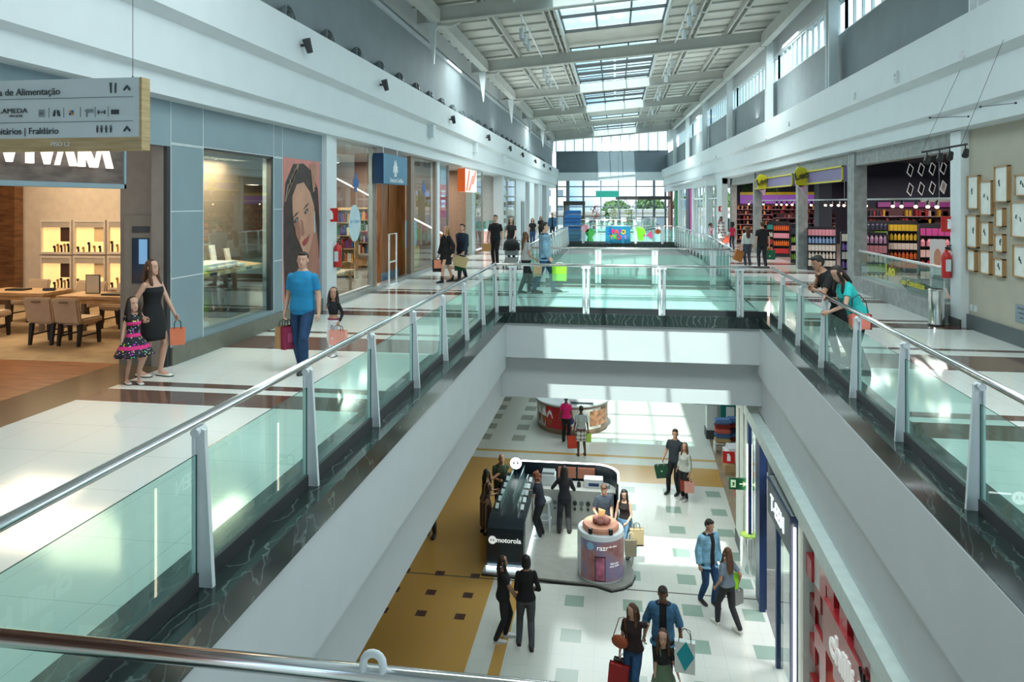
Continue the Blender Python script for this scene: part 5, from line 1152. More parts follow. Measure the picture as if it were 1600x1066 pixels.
MB().bx(-.05, .3, -4.2, 0, 0, .62).build('box', rd[0], t); MB().bx(-.055, -.05, -4.2, 0, .0, .62).build('face', rd[1], t)
lettering('lettering', 'chilli beans', (-.065, -1.48, .28), (0, -1, 0), .46, mat('sign_white3', (.85, .85, .83), .4, emit=.15), t, .03, xs=1.12, bold=.012)
mb = MB()
for a in (-.5, 0, .5): mb.tube([(-.07, -1.62, .50), (-.07, -1.62 + a * .25, .66)], .018, 6)
mb.build('chilli_emblem', blackm, t)
struct(MB().bx(4.8, 5.0, 6, 11.8, Z1, -2.2).build('wall_red_shop_inner', hexm('3a3026')))
area((4.2, 9, -2.3), .8, 50, WARM)
t = thing('wood_shelf', 'light wooden shelf just inside the red sunglasses shop', 'shelf', (4.0, 9.6, Z1)); MB().bx(-.3, .4, -.8, .8, 1.5, 1.56).bx(-.3, .4, -.8, .8, .8, .86).build('board', woodw, t)
for y in (-.75, .75): MB().bx(-.3, .4, y - .02, y + .02, 0, 2.1).build('side_panel', woodw, t)
# folded goods shop
t = thing('banner', 'teal hanging banner reading 10x sem juros in the lower linen shop', 'banner', (P(1139, 640, Y=25.6).x, 25.6, -5.25)); MB().bx(-.28, .3, -.01, .01, 0, 1.5).build('cloth', hexm('0c7a72'), t)
lettering('lettering', '10x', (0, -.015, .98), (1, 0, 0), .22, wl, t, .004); lettering('lettering', 'sem juros', (0, -.015, .8), (1, 0, 0), .11, wl, t, .004); MB().bx(-.1, .18, -.03, -.02, .05, .62).build('notice', wl, t)
sc_ = ['5a7aa8', '8a2f2a', 'c8685a', '466a9a', 'b8a070', '1f2a4a']
for s_, (px, py) in enumerate(((1129, 706), (1148, 704))):
    q = P(px, py, Z=Z1); base = thing('low_shelf', 'low shelf under the %s stack of folded towels' % ['left', 'right'][s_], 'shelf', (q.x, q.y, Z1 + .006)); MB().bx(-.28, .28, -.2, .2, .30, .33).build('top', white, base)
    for sx in (-.26, .26): MB().bx(sx - .02, sx + .02, -.2, .2, 0, .3).build('side_panel', white, base)
    for k in range(5):
        mb = MB(); mb.bx(-.26, .26, -.2, .2, 0, .15); o = mb.build('folded_towel', hexm(sc_[4 - k if s_ == 0 else (k * 2 + 1) % 6], .9), bevel=.045, smooth=True); o.location = (q.x, q.y, Z1 + .34 + k * .155)
        tag(o, 'folded towel, %s from the bottom of the %s stack in the linen shop' % (ords[k], ['left', 'right'][s_]), 'towel', 'folded towels of the linen shop')
mb = MB(); mb.bx(-.35, .35, -.4, .4, 0, .45); o = mb.build('duvet', mat('duvet_white', (.7, .7, .72), .9, bump=.4), bevel=.12, smooth=True); q = P(1146, 735, Z=Z1); o.location = (q.x + .05, q.y, Z1 + .31); tag(o, 'white folded duvet on a low platform in the linen shop', 'duvet')
tag(MB().bx(q.x - .3, q.x + .4, q.y - .4, q.y + .4, Z1 + .006, Z1 + .3).build('platform', woodw), 'low wooden platform under the white duvet', 'platform')
t = thing('exit_sign', 'green hanging exit sign with a running figure and an arrow beside the lower pier', 'sign', (P(1155, 756, Y=16.8).x, 16.8, P(1155, 765, Y=16.8).z)); W = .23
gm = mat('exit_green', (.01, .13, .055), .4)
MB().bx(-W, W, -.02, .02, 0, .26).build('plate', gm, t); pale = mat('exit_pale', (.65, .85, .55), .5, emit=.2)
MB().prism([(-.19, .05), (-.08, .05), (-.08, .22), (-.19, .22)], -.024, -.02, 'y').build('door_symbol', pale, t)
MB().prism([(-.17, .07), (-.14, .12), (-.16, .16), (-.12, .17), (-.10, .13), (-.12, .11), (-.10, .07), (-.13, .1)], -.027, -.024, 'y').build('running_figure', gm, t)
MB().prism([(.0, .12), (.1, .12), (.07, .07), (.16, .135), (.07, .20), (.1, .15), (.0, .15)], -.024, -.02, 'y').build('arrow', pale, t); MB().cyl((0, 0, .26), (0, 0, -2.2 - t.location.z), .008, n=6).build('hanger', darkgrey, t)
extinguisher((xs(18.6) - .03, 18.36, -4.85), 0, 'red fire extinguisher beside the lower pier below the exit sign', .5); ext_sign((3.09, 20.3, -4.55), 0, 'red fire extinguisher sign above the white duvet in the lower shop')
t = thing('litter_bin', 'round steel litter bin with a green bag edge against the lower pier', 'bin', (P(1160, 860, Z=Z1).x - .06, 16.7, Z1)); MB().lathe([(.02, 0), (.17, 0), (.17, .85), (.15, .87), (.14, .6), (.02, .6)], n=24).build('body', chrome, t, smooth=True); MB().lathe([(.15, .8), (.178, .88), (.14, .9)], n=20).build('liner', hexm('8fb04a'), t)
# ------------------------------------------------ phone kiosk
kf = mat('kiosk_floor', (.30, .30, .27), .35, var=.08); navyk = mat('kiosk_navy', (.012, .022, .03), .25); kgrey = mat('kiosk_grey', (.42, .43, .40), .4)
t = thing('kiosk_platform', 'grey raised platform of the phone kiosk', 'platform', (0, 0, Z1))
pp = [(-2.98, 15.75), (-.45, 15.62)] + [(-.28 + .72 * math.cos(a), 16.15 + .72 * math.sin(a)) for a in (-1.3, -.9, -.5, 0, .5)] + [(.55, 18.2), (.35, 19.3), (-2.98, 19.3)]
MB().prism(pp, .0, .07).build('deck', kf, t); MB().prism([(p[0] * 1.003 - .0, p[1] - .03) for p in pp], 0, .03).build('base_trim', blackm, t)
t = thing('phone_counter', 'navy phone display counter with white lettering on its rounded end, left side of the kiosk', 'counter', (-2.48, 0, Z1 + .07))
pr = [(15.95, .25), (15.92, .6), (15.97, .9), (16.12, 1.02), (16.4, 1.06), (18.9, 1.06), (18.9, 0), (16.0, 0), (15.96, .1)]
MB().prism(pr, -.42, .42, 'x').build('body', navyk, t, smooth=True); MB().prism([(16.1, .15), (16.25, .93), (18.85, .98), (18.85, .1)], .42, .43, 'x').build('grey_side', kgrey, t)
MB().bx(-.44, .44, 15.93, 15.95, .02, .05).bx(.43, .45, 15.95, 18.9, .02, .05).build('led_line', mat('led_cool', (.7, .9, 1), .5, emit=6), t)
ww = mat('lettering_white', (.85, .88, .86), .4, emit=.3)
lettering('lettering', 'motorola', (.08, 15.915, .66), (1, 0, 0), .15, ww, t, .006, bold=.003)
def mlogo(c, r, par, m1, m2, n=(0, -1, 0), th=.01):
    mb = MB().cyl(c, (c[0] + n[0] * th, c[1] + n[1] * th, c[2]), r, n=28); mb.build('logo_disc', m1, par)
    mb = MB()
    for sx in (-1, 1): mb.add([(c[0] + sx * r * .08, c[1] - th - .003, c[2] - r * .35), (c[0] + sx * r * .30, c[1] - th - .003, c[2] + r * .5), (c[0] + sx * r * .62, c[1] - th - .003, c[2] - r * .4), (c[0] + sx * r * .3, c[1] - th - .003, c[2] - r * .05)], [(0, 1, 2, 3)])
    mb.build('logo_wings', m2, par)
mlogo((-.29, 15.915, .66), .09, t, ww, navyk)
for x, y0, y1 in ((-.2, 16.5, 18.4), (.05, 16.8, 18.6), (.22, 16.4, 18.0)): MB().add([(x, y0, 1.08), (x + .05, y1, 1.08), (x + .05, y1, 1.38), (x, y0, 1.3)], [(0, 1, 2, 3)]).tube([(x, y0, 1.3), (x + .05, y1, 1.38)], .012, 6).build('glass_divider', glass('divider_glass', (.7, .9, .9), .15, opac=.1), t)
k = 0
for sx in (-1, 1):
    for j in range(5):
        p = thing('demo_phone', 'phone on a stand, %s in the %s row of the phone counter' % (ords[j], ['left', 'right'][sx > 0]), 'phone', (-2.48 + sx * .3, 16.65 + j * .42, Z1 + 1.13), group='demo phones on the kiosk counter')
        MB().cyl((0, 0, 0), (0, 0, .05), .03, .02, 10).build('stand', white, p); MB().box((0, 0, .07), (.08, .16, .01), (.4, 0, 0)).build('handset', hexm('c8d0d4', .2), p); k += 1
t = thing('rear_counter', 'curved navy rear counter of the phone kiosk with orange panels', 'counter', (0, 0, Z1 + .07))
pts = [(-2.75, 19.1)] + [(-.55 + .62 * math.sin(a), 18.5 + .62 * math.cos(a)) for a in [i * pi / 2 / 8 for i in range(9)]] + [(.07, 17.9)]
mb = MB(); inn = [(x * 1.0 - (.04 if i > 1 else 0), y - .05) for i, (x, y) in enumerate(pts)]
mb.prism(pts + inn[::-1], 0, 1.32); mb.build('back_wall', navyk, t)
MB().tube([(x, y - .02, 1.335) for x, y in pts], .022, 8).build('lit_edge', mat('edge_glow', (.9, .97, 1), .5, emit=2.5), t)
MB().bx(-2.1, -.05, 18.35, 18.55, 0, .86).bx(-2.1, .0, 18.35, 19.0, .86, .9).build('worktop_cabinet', kgrey, t)
MB().bx(-1.0, -.55, 19.0, 19.03, .97, 1.25).bx(-1.52, -1.05, 19.0, 19.03, .97, 1.25).build('orange_panel', mat('orange_panel', (.42, .16, .10), .5), t)
t = thing('logo_totem', 'round white lit logo disc at the left end of the kiosk rear counter', 'sign', (P(806, 729, Y=18.8).x, 18.8, Z1 + .07)); MB().cyl((0, .02, 0), (0, .02, 1.3), .03).build('post', navyk, t); MB().cyl((0, .03, 1.36), (0, .0, 1.36), .165, n=32).build('rim', darkgrey, t)
mlogo((0, 0, 1.36), .155, t, mat('disc_lit', (.95, .98, 1), .4, emit=1.6), blackm)
t = thing('office_printer', 'white box printer on the rear counter of the phone kiosk', 'printer', (-1.75, 18.75, Z1 + .97)); MB().bx(-.18, .18, -.17, .17, 0, .28).build('body', white, t, bevel=.015); MB().bx(-.16, .16, -.15, .12, .28, .34).build('lid', hexm('8a9294'), t)
t = thing('printer_scanner', 'grey and white printer at the right of the rear counter', 'printer', (-.55, 18.72, Z1 + .97)); MB().bx(-.27, .22, -.15, .15, 0, .22).build('body', hexm('d8dcdc'), t, bevel=.01); MB().bx(-.15, .12, -.155, -.15, .05, .13).build('slot', hexm('1f3a6a'), t)
for i, (x, c, h) in enumerate(((-1.42, '7ab8c0', .16), (-1.3, '1a1c20', .2), (-.95, '20242a', .14), (-.2, '9aa0a0', .12))):
    tag(MB().lathe([(.01, 0), (.05, 0), (.05, h * .7), (.02, h), (.005, h)], (x, 18.62, Z1 + .97), 12).build('bottle', hexm(c, .3)), ['blue pump bottle', 'black bottle', 'short black jar', 'grey jar'][i] + ' on the kiosk rear counter', 'bottle')
for k in range(9):
    x = -1.55 + k * .17; 
    if -1.42 < x < -1.15: pass
    tag(MB().cyl((x, 18.35, Z1 + .65), (x, 18.31, Z1 + .65), .055, n=14).cyl((x, 18.35, Z1 + .5), (x, 18.32, Z1 + .5), .035, n=10).build('phone_case', blackm if k % 2 else hexm('5d6a70')), 'round accessory hanging on the rear counter front of the phone kiosk', 'accessory', 'accessories on the rear counter')
t = thing('bar_stool', 'white bar stool standing inside the phone kiosk', 'stool', (P(851, 826, Z=Z1 + .07).x, P(851, 826, Z=Z1 + .07).y, Z1 + .07))
MB().lathe([(.01, .70), (.17, .70), (.175, .73), (.17, .76), (.01, .765)], n=24).build('seat', white, t, smooth=True)
for a in range(4):
    c, s_ = math.cos(pi / 4 + a * pi / 2), math.sin(pi / 4 + a * pi / 2); MB().tube([(.13 * c, .13 * s_, .71), (.21 * c, .21 * s_, 0)], [.02, .017], 8).build('leg', white, t)
MB().tube([(.175 * math.cos(i * pi / 8), .175 * math.sin(i * pi / 8), .28) for i in range(17)], .012, 6).build('foot_ring', white, t)
# round razr display
cx, cy = P(939, 882, Z=Z1 + .07).x, 16.1
t = thing('round_display', 'white round display drum with a printed phone advert and an orange top', 'display', (cx, cy, Z1 + .07))
MB().lathe([(.01, 0), (.5, 0), (.52, .04), (.52, 1.0), (.50, 1.03), (.01, 1.03)], n=48).build('drum', white, t, smooth=True)
m, tt, bb = newmat('razr_print'); o_, vec = xyz(tt); nn = noise(tt, vec, 2.2, 4); rr = tt.nodes.new('ShaderNodeValToRGB'); rr.color_ramp.elements[0].position = .35; rr.color_ramp.elements[0].color = (.28, .09, .09, 1); rr.color_ramp.elements[1].position = .6; rr.color_ramp.elements[1].color = (.26, .22, .38, 1)
e = rr.color_ramp.elements.new(.48); e.color = (.42, .2, .2, 1); tt.links.new(nn, rr.inputs[0]); tt.links.new(rr.outputs[0], bb.inputs['Base Color']); bb.inputs['Roughness'].default_value = .4
MB().lathe([(.524, .06), (.524, .93)], n=30, a0=-pi * .5 - .95, a1=-pi * .5 + .95 + .5).build('advert_print', m, t, smooth=True)
def curved(a, z, r=.53): return (r * math.cos(-pi / 2 + a), r * math.sin(-pi / 2 + a), z)
mb = MB()
for (a0, a1, z0, z1) in ((-.22, .22, .08, .62),):
    mb.add([curved(a0 + (a1 - a0) * i / 6, z) for z in (z0, z1) for i in range(7)], [(i, i + 1, 8 + i, 7 + i) for i in range(6)])
mb.build('phone_picture', mat('phone_pic', (.03, .02, .04), .2), t)
mb = MB(); mb.add([curved(-.19 + .38 * i / 6, z, .533) for z in (.1, .6) for i in range(7)], [(i, i + 1, 8 + i, 7 + i) for i in range(6)]); mb.build('phone_screen', mat('phone_scr', (.42, .12, .2), .2, var=.6, scale=4), t)
lt = text_mb('razr', .16, .004, 'CENTER'); lt.v = [curved(x / .53 + .1, y + .80, .532 + z) for x, y, z in lt.v]; lt.build('lettering', ww, t)
lt = text_mb('40 ultra', .06, .004, 'CENTER'); lt.v = [curved(x / .53 + .55, y + .82, .532 + z) for x, y, z in lt.v]; lt.build('lettering', ww, t)
lt = text_mb('feito pra\nvirar tudo', .06, .004, 'CENTER'); lt.v = [curved(x / .53 + .62, y + .42, .532 + z) for x, y, z in lt.v]; lt.build('lettering', ww, t)
mb = MB(); mb.add([curved(-.42 + .085 * math.cos(a) / .53, .82 + .085 * math.sin(a), .533) for a in [i * pi / 10 for i in range(20)]], [tuple(range(20))]); mb.build('logo_disc', hexm('8fc8e8', .4), t)
MB().lathe([(.01, 1.03), (.40, 1.03), (.41, 1.1), (.38, 1.14), (.01, 1.14)], n=40).build('orange_top', mat('orange_top', (.62, .27, .17), .5), t, smooth=True)
mb = MB()
for i in range(7): mb.ell((.02 + .13 * math.cos(i * .9), .13 * math.sin(i * .9), 1.2), (.085, .085, .06))
mb.ell((.02, 0, 1.22), (.12, .12, .08)).build('fabric_heap', mat('clay_pink', (.36, .15, .12), .8), t, smooth='all'); MB().add([(-.06, -.03, 1.25), (.08, -.03, 1.25), (.11, -.02, 1.42), (-.03, -.02, 1.40), (-.06, .05, 1.25), (.08, .05, 1.25), (.1, .04, 1.38), (-.05, .04, 1.44)], [(0, 1, 2, 3), (7, 6, 5, 4), (0, 4, 5, 1), (1, 5, 6, 2), (2, 6, 7, 3), (3, 7, 4, 0)]).build('paper_twist', mat('paper_orange', (.75, .38, .15), .7), t)
for a in (-2.1, -1.0): MB().box((.42 * math.cos(a), .42 * math.sin(a), 1.08), (.07, .07, .14), (0, 0, a)).build('clip', blackm, t)
# ------------------------------------------------ ice-cream kiosk
t = thing('ice_cream_kiosk', 'round ice-cream kiosk with red and white picture panels', 'kiosk', (-1.62, 26.9, Z1))
R_ = 1.32
MB().lathe([(R_ - .05, 0), (R_ - .02, .12), (R_, .12), (R_, .98), (R_ + .05, 1.0), (R_ + .05, 1.06), (R_ - .35, 1.06), (R_ - .35, 0)], n=56).build('counter', hexm('8a6f58', .4), t, smooth=True)
MB().lathe([(R_ + .06, 1.02), (R_ + .07, 1.08), (R_ - .3, 1.08)], n=56).build('worktop', white, t)
def panel(a0, a1, z0, z1, m, nm, r=R_ + .012): MB().add([(r * math.cos(-pi / 2 + a0 + (a1 - a0) * i / 12), r * math.sin(-pi / 2 + a0 + (a1 - a0) * i / 12), z) for z in (z0, z1) for i in range(13)], [(i, i + 1, 14 + i, 13 + i) for i in range(12)]).build(nm, m, t)
panel(-1.35, -.55, .2, .95, hexm('b8bcb8', .4), 'picture_panel'); panel(-.75, .05, .2, .95, mat('kiosk_red', (.5, .01, .02), .35), 'red_panel', R_ + .016); panel(.05, .95, .2, .95, hexm('d8d0c8', .4), 'picture_panel'); panel(.55, 1.3, .3, .85, mat('food_print', (.45, .2, .1), .4, var=.6, scale=5), 'food_picture', R_ + .016)
for a, z in ((-1.05, .3), (-.82, .28), (-.6, .25)):
    def cu(da, zz, r=R_ + .02): return (r * math.cos(-pi / 2 + a + da), r * math.sin(-pi / 2 + a + da), zz)
    MB().add([cu(-.1, z + .3), cu(.1, z + .3), cu(.02, z), cu(-.02, z)], [(0, 1, 2, 3)]).build('cone_print', hexm('9a5a30'), t); MB().add([cu(-.11, z + .3), cu(.11, z + .3), cu(.07, z + .5), cu(0, z + .6), cu(-.07, z + .5)], [(0, 1, 2, 3, 4)]).build('ice_cream_print', wl, t)
mb = MB(); a0 = .0
for k in range(24):
    q = [(R_ + .024) for _ in range(4)]; pts4 = []
    for rr_, kk in ((.20, k), (.20, k + 1), (.15, k + 1), (.15, k)): an = kk * pi / 12; pts4.append(((R_ + .024) * math.cos(-pi / 2 + a0 + rr_ * math.cos(an) / R_), (R_ + .024) * math.sin(-pi / 2 + a0 + rr_ * math.cos(an) / R_), .55 + rr_ * math.sin(an)))
    mb.add(pts4, [(0, 1, 2, 3)])
mb.build('ring_logo', hexm('e8e8f0', .4), t); mb = MB(); mb.add([((R_ + .022) * math.cos(-pi / 2 + .15 * math.cos(a) / R_), (R_ + .022) * math.sin(-pi / 2 + .15 * math.cos(a) / R_), .55 + .15 * math.sin(a)) for a in [i * pi / 10 for i in range(20)]], [tuple(range(20))]).build('logo_centre', hexm('2a3a78', .4), t)
t = thing('ice_cream_machine', 'red and steel soft-ice machine in the middle of the round kiosk', 'machine', (-1.7, 27.0, Z1)); MB().bx(-.5, .1, -.3, .3, 0, 1.5).build('cabinet', redm, t, bevel=.02); MB().bx(.15, .7, -.3, .3, 0, 1.3).build('steel_cabinet', brushed, t, bevel=.02); MB().bx(-.4, 0, -.36, -.3, .8, 1.2).build('front_panel', white, t)
t = thing('topping_case', 'white counter case on the near side of the round kiosk', 'case', (-1.2, 25.85, Z1 + 1.085)); MB().bx(-.45, .45, -.12, .12, 0, .18).build('box', white, t, bevel=.01); MB().bx(-.4, .4, -.125, -.12, .03, .1).build('front_print', darkgrey, t)
q = P(1102, 627, Y=25.8)
t = thing('exit_sign', 'dark hanging SAÍDA sign just under the footbridge edge', 'sign', (q.x, 25.8, q.z)); MB().bx(-.4, .4, -.02, .02, -.12, .14).build('plate', hexm('9aa8a0'), t); lettering('lettering', 'SAÍDA', (0, -.025, 0), (1, 0, 0), .2, hexm('20402f'), t, .004); MB().cyl((0, 0, .14), (0, 0, -2.15 - q.z), .01, n=6).build('hanger', darkgrey, t)
# ================================================================ people
def vox_mesh(mb, vox, sm=4):
    me = bpy.data.meshes.new('tmp'); me.from_pydata(mb.v, [], mb.f)
    bm = bmesh.new(); bm.from_mesh(me); bmesh.ops.recalc_face_normals(bm, faces=bm.faces); bm.to_mesh(me); bm.free()
    o = bpy.data.objects.new('tmp', me); COL.objects.link(o)
    r = o.modifiers.new('r', 'REMESH'); r.mode = 'VOXEL'; r.voxel_size = vox
    if sm: s_ = o.modifiers.new('s', 'SMOOTH'); s_.factor = .5; s_.iterations = sm
    dg = bpy.context.evaluated_depsgraph_get(); out_ = bpy.data.meshes.new_from_object(o.evaluated_get(dg))
    bpy.data.objects.remove(o); bpy.data.meshes.remove(me)
    return out_
def mesh_obj(name, me, m, parent, cull=None):
    if cull:
        bm = bmesh.new(); bm.from_mesh(me); kill = [f for f in bm.faces if cull(f.calc_center_median())]; bmesh.ops.delete(bm, geom=kill, context='FACES'); bm.to_mesh(me); bm.free()
    me.polygons.foreach_set('use_smooth', [True] * len(me.polygons)); me.materials.clear(); me.materials.append(m)
    o = bpy.data.objects.new(name, me); COL.objects.link(o); o.parent = parent; return o
def ik(S, T, a, b, pole):
    d = T - S; L_ = d.length
    if L_ > (a + b) * .999: d = d.normalized() * (a + b) * .999; L_ = d.length; T = S + d
    if L_ < abs(a - b) + .01: L_ = abs(a - b) + .01
    u = d.normalized(); x = (a * a - b * b + L_ * L_) / (2 * L_); hgt = math.sqrt(max(a * a - x * x, 0))
    p = (pole - u * pole.dot(u)).normalized(); return S + u * x + p * hgt, S + u * L_
def limb(mb, pts, rs, n=12):
    P_ = []; R_2 = []
    for (a, b), (ra, rb) in zip(zip(pts, pts[1:]), zip(rs, rs[1:])):
        for k in range(4): P_.append(a.lerp(b, k / 4)); R_2.append(ra + (rb - ra) * k / 4)
    P_.append(pts[-1]); R_2.append(rs[-1]); mb.tube(P_, R_2, n)
    for p, r in zip(pts, rs): mb.ell(p, (r * .99,) * 3, 10, 6)
def ringe(c, rx, ry, fwd=0, rot=None, n=20, p=2.3):
    out_ = []
    for i in range(n):
        a = 2 * pi * i / n; ca, sa = math.cos(a), math.sin(a)
        out_.append((c[0] + rx * math.copysign(abs(ca) ** (2 / p), ca), c[1] + ry * math.copysign(abs(sa) ** (2 / p), sa), c[2]))
    return [Vector(v) for v in out_]
TM = [(.84, .135, .10, 0), (.92, .165, .118, 0), (1.0, .158, .110, 0), (1.10, .148, .102, 0), (1.2, .158, .110, .005), (1.32, .172, .120, .005), (1.385, .164, .105, 0), (1.44, .118, .084, -.005), (1.47, .082, .072, -.003), (1.50, .064, .064, 0)]
TF = [(.84, .15, .108, 0), (.92, .176, .120, -.005), (1.0, .150, .102, 0), (1.09, .118, .088, 0), (1.18, .128, .094, .005), (1.27, .145, .122, .018), (1.36, .143, .094, .005), (1.42, .105, .07, -.003), (1.455, .07, .06, 0), (1.49, .054, .054, 0)]
HEAD = [(0.0, .022, .078, .04), (.012, .036, .086, .022), (.035, .052, .090, -.005), (.065, .062, .091, -.05), (.10, .068, .088, -.078), (.13, .073, .082, -.090), (.165, .075, .080, -.096), (.20, .068, .066, -.088), (.222, .048, .042, -.062), (.234, .018, .01, -.03)]
SKIN = {'fair': (.62, .36, .26), 'tan': (.47, .25, .16), 'brown': (.20, .09, .05), 'deep': (.09, .04, .025)}
lipm = mat('lips', (.38, .08, .07), .4); eyew = mat('eye_white', (.75, .74, .72), .3); eyei = mat('iris_dark', (.02, .012, .008), .2)
HAIRM = {'black': (.008, .007, .007), 'dark': (.022, .012, .008), 'brown': (.06, .028, .014), 'chestnut': (.10, .045, .02), 'blonde': (.38, .22, .09), 'copper': (.20, .06, .02), 'grey': (.3, .27, .24)}
def cloth(c, r=.85, var=.10, sc=14): return mat('cloth_' + c, srgb(c), r, var=var, scale=sc, bump=.12)
def denim(c): return mat('denim_' + c, srgb(c), .85, var=.35, scale=7, bump=.15)
def leftv(*a): return Vector(a)
def person(label, pos, h, heading, sex='m', skin='fair', hair=('short', 'dark'), top=('tee', None), bottom=('pants', None), shoes='222222', LH=None, RH=None, LF=(-.10, 0), RF=(.10, 0), yaw=0, pitch=0, lean=0, child=False, vox=.011, name='person', jacket=None, curl=.5, belt=None, detail=True, poleL=None, poleR=None, LHw=None, RHw=None, feet_z=(0, 0), shoe_kind='shoe', side=0):
    s = h / 1.75; t = thing(name, label, 'person', pos, heading); t.scale = (s, s, s); V = vox / s
    T_ = TF if sex == 'f' else TM
    if child: T_ = [(z, a * (.92 if z > 1.1 else .9), b * .98, c) for z, a, b, c in TF]
    hs = 1.28 if child else (1.0 if sex == 'm' else .97); shw = .172 if sex == 'm' else (.148 if not child else .142)
    lr = math.radians(lean); hip = Vector((0, 0, .93)); RX = Matrix.Rotation(-lr, 3, 'X'); RZ = Matrix.Rotation(math.radians(side), 3, 'Y'); RU = RX @ RZ
    def up(v): return hip + RU @ (Vector(v) - hip)
    def torso(mb, infl, z0=.84, z1=1.5, extra=None, flare=None):
        R = []
        for z, rx, ry, cy in T_:
            if z < z0 - .001 or z > z1 + .001: continue
            R.append([up(v) for v in ringe((0, cy, z), rx + infl, ry + infl)])
        mb.rings(R)
    S_ = [up((-shw, 0, 1.38)), up((shw, 0, 1.38))]
    tg = [Vector(LH) if LH else up((-.25, .03, .86)), Vector(RH) if RH else up((.25, .03, .86))]
    MI = (Matrix.Translation(pos) @ Matrix.Rotation(heading, 4, 'Z') @ Matrix.Scale(s, 4)).inverted()
    for i, hw in enumerate((LHw, RHw)):
        if hw is not None: q = MI @ Vector(hw); tg[i] = q + (S_[i] - q).normalized() * .10
    arms = []
    for i in (0, 1):
        pole = (poleL, poleR)[i]; pole = Vector(pole) if pole else Vector(((-.35, .35)[i], -1, -.15))
        arms.append((S_[i],) + ik(S_[i], tg[i], .285, .255, pole))
    legs = []
    for i, f in enumerate((LF, RF)):
        hp = Vector(((-.088, .088)[i], 0, .90)); ank = Vector((f[0], f[1] - .04, .085 + feet_z[i]))
        kn, an = ik(hp, ank, .435, .42, Vector((0, 1, 0))); legs.append((hp, kn, an))
    # ---- body
    mb = MB(); torso(mb, 0)
    nk = .056 if sex == 'm' else .045
    n0, n1 = up((0, -.01, 1.44)), up((0, .008, 1.56)); mb.cyl(n0, n1, nk * 1.1, nk, 14)
    HB = up((0, .0, 1.515)); HR = RU @ Matrix.Rotation(math.radians(yaw), 3, 'Z') @ Matrix.Rotation(math.radians(pitch), 3, 'X') if not lean else Matrix.Rotation(math.radians(yaw), 3, 'Z') @ Matrix.Rotation(math.radians(pitch), 3, 'X')
    def hd(v): return HB + HR @ (Vector(v) * hs)
    mb.rings([[hd((rx * math.cos(2 * pi * i / 20), (yf + yb) / 2 + (yf - yb) / 2 * math.sin(2 * pi * i / 20), z)) for i in range(20)] for z, rx, yf, yb in HEAD])
    mb.rings([[hd((sx * w_, yy_, zz)) for sx, yy_ in ((-1, .07), (1, .07), (.4, yt), (-.4, yt))] for zz, w_, yt in ((.125, .007, .088), (.10, .011, .103), (.082, .014, .112), (.074, .012, .095))])
    for sx in (-1, 1): mb.ell(hd((sx * .078, -.008, .105)), (.012 * hs, .02 * hs, .032 * hs), 8, 6)
    ra = (.050, .040, .027) if sex == 'm' else (.043, .034, .023)
    if child: ra = (.040, .032, .023)
    for i, (a, b, c) in enumerate(arms):
        limb(mb, [a, b, c], ra); d = (c - b).normalized(); inward = Vector(((1, -1)[i], 0, 0)); 
        if abs(d.dot(inward)) > .8: inward = Vector((0, 1, 0))
        pn = (inward - d * inward.dot(d)).normalized(); wd = d.cross(pn).normalized()   # palm normal, width direction
        if wd.y < 0: wd = -wd
        k_s = .95 if sex == 'm' else .85
        mb.rings([[c + d * (l * k_s) + wd * (w_ * k_s * math.cos(2 * pi * j / 12)) + pn * (th * k_s * math.sin(2 * pi * j / 12)) for j in range(12)] for l, w_, th in ((-.01, .024, .02), (.02, .034, .019), (.06, .042, .017), (.092, .041, .013))])
        for f, (off, ln) in enumerate(((.032, .070), (.011, .080), (-.010, .074), (-.031, .058))):
            p = c + d * (.085 * k_s) + wd * off * k_s; cv = curl * (1 + .12 * f); pts = [p]; an = 0
            for q in range(3):
                an += cv * .9; pts.append(pts[-1] + (d * math.cos(an) + pn * math.sin(an) + wd * off * .6) * ln * k_s / 3)
            mb.tube(pts, [.0095, .0092, .0085, .007], 7)
        th0 = c + d * .02 + wd * .026; mb.tube([th0, th0 + wd * .022 + d * .026 + pn * .012, th0 + wd * .026 + d * .055 + pn * .026, th0 + wd * .02 + d * .075 + pn * .03], [.013, .012, .010, .008], 7)
    for i, (a, b, c) in enumerate(legs):
        m_ = b.lerp(c, .3) + Vector((0, -.012, 0)); k_ = 1 if sex == 'm' else .96
        if child: k_ = .82
        limb(mb, [a, a.lerp(b, .45), b, m_, c], [.088 * k_, .080 * k_, .053 * k_, .055 * k_, .036 * k_])
        f = Vector((c.x, c.y + .04, feet_z[i])); mb.rings([[f + Vector((w_ * math.cos(2 * pi * j / 12), y_, zc + hh * math.sin(2 * pi * j / 12))) for j in range(12)] for y_, w_, zc, hh in ((-.075, .02, .035, .03), (-.055, .032, .042, .04), (0, .036, .05, .048), (.06, .042, .035, .034), (.12, .043, .024, .022), (.165, .025, .016, .014))])
    skm = mat('skin_' + skin, SKIN[skin], .5, var=.05, scale=8)
    body = mesh_obj('body', vox_mesh(mb, V), skm, t)
    if detail:
        for sx in (-1, 1):
            MB().ell(hd((sx * .031, .080, .118)), (.0125 * hs, .006 * hs, .006 * hs), 8, 6).build('eye', eyew, body, smooth='all'); MB().ell(hd((sx * .031, .0855, .118)), (.0058, .003, .0058), 8, 6).build('iris', eyei, body)
            MB().tube([hd((sx * .014, .088, .134)), hd((sx * .032, .087, .140)), hd((sx * .048, .076, .134))], .0035 * hs, 6).build('eyebrow', mat('hair_' + hair[1], HAIRM[hair[1]], .6, var=.3, scale=20), body)
        MB().ell(hd((0, .091, .052)), (.023 * hs, .006, .0065 * hs), 10, 6).build('lips', lipm, body, smooth='all')
    # ---- hair
    hk, hc = hair[0], hair[1]; hm = mat('hair_' + hc, HAIRM[hc], .55, var=.35, scale=30, bump=.3); mb = MB()
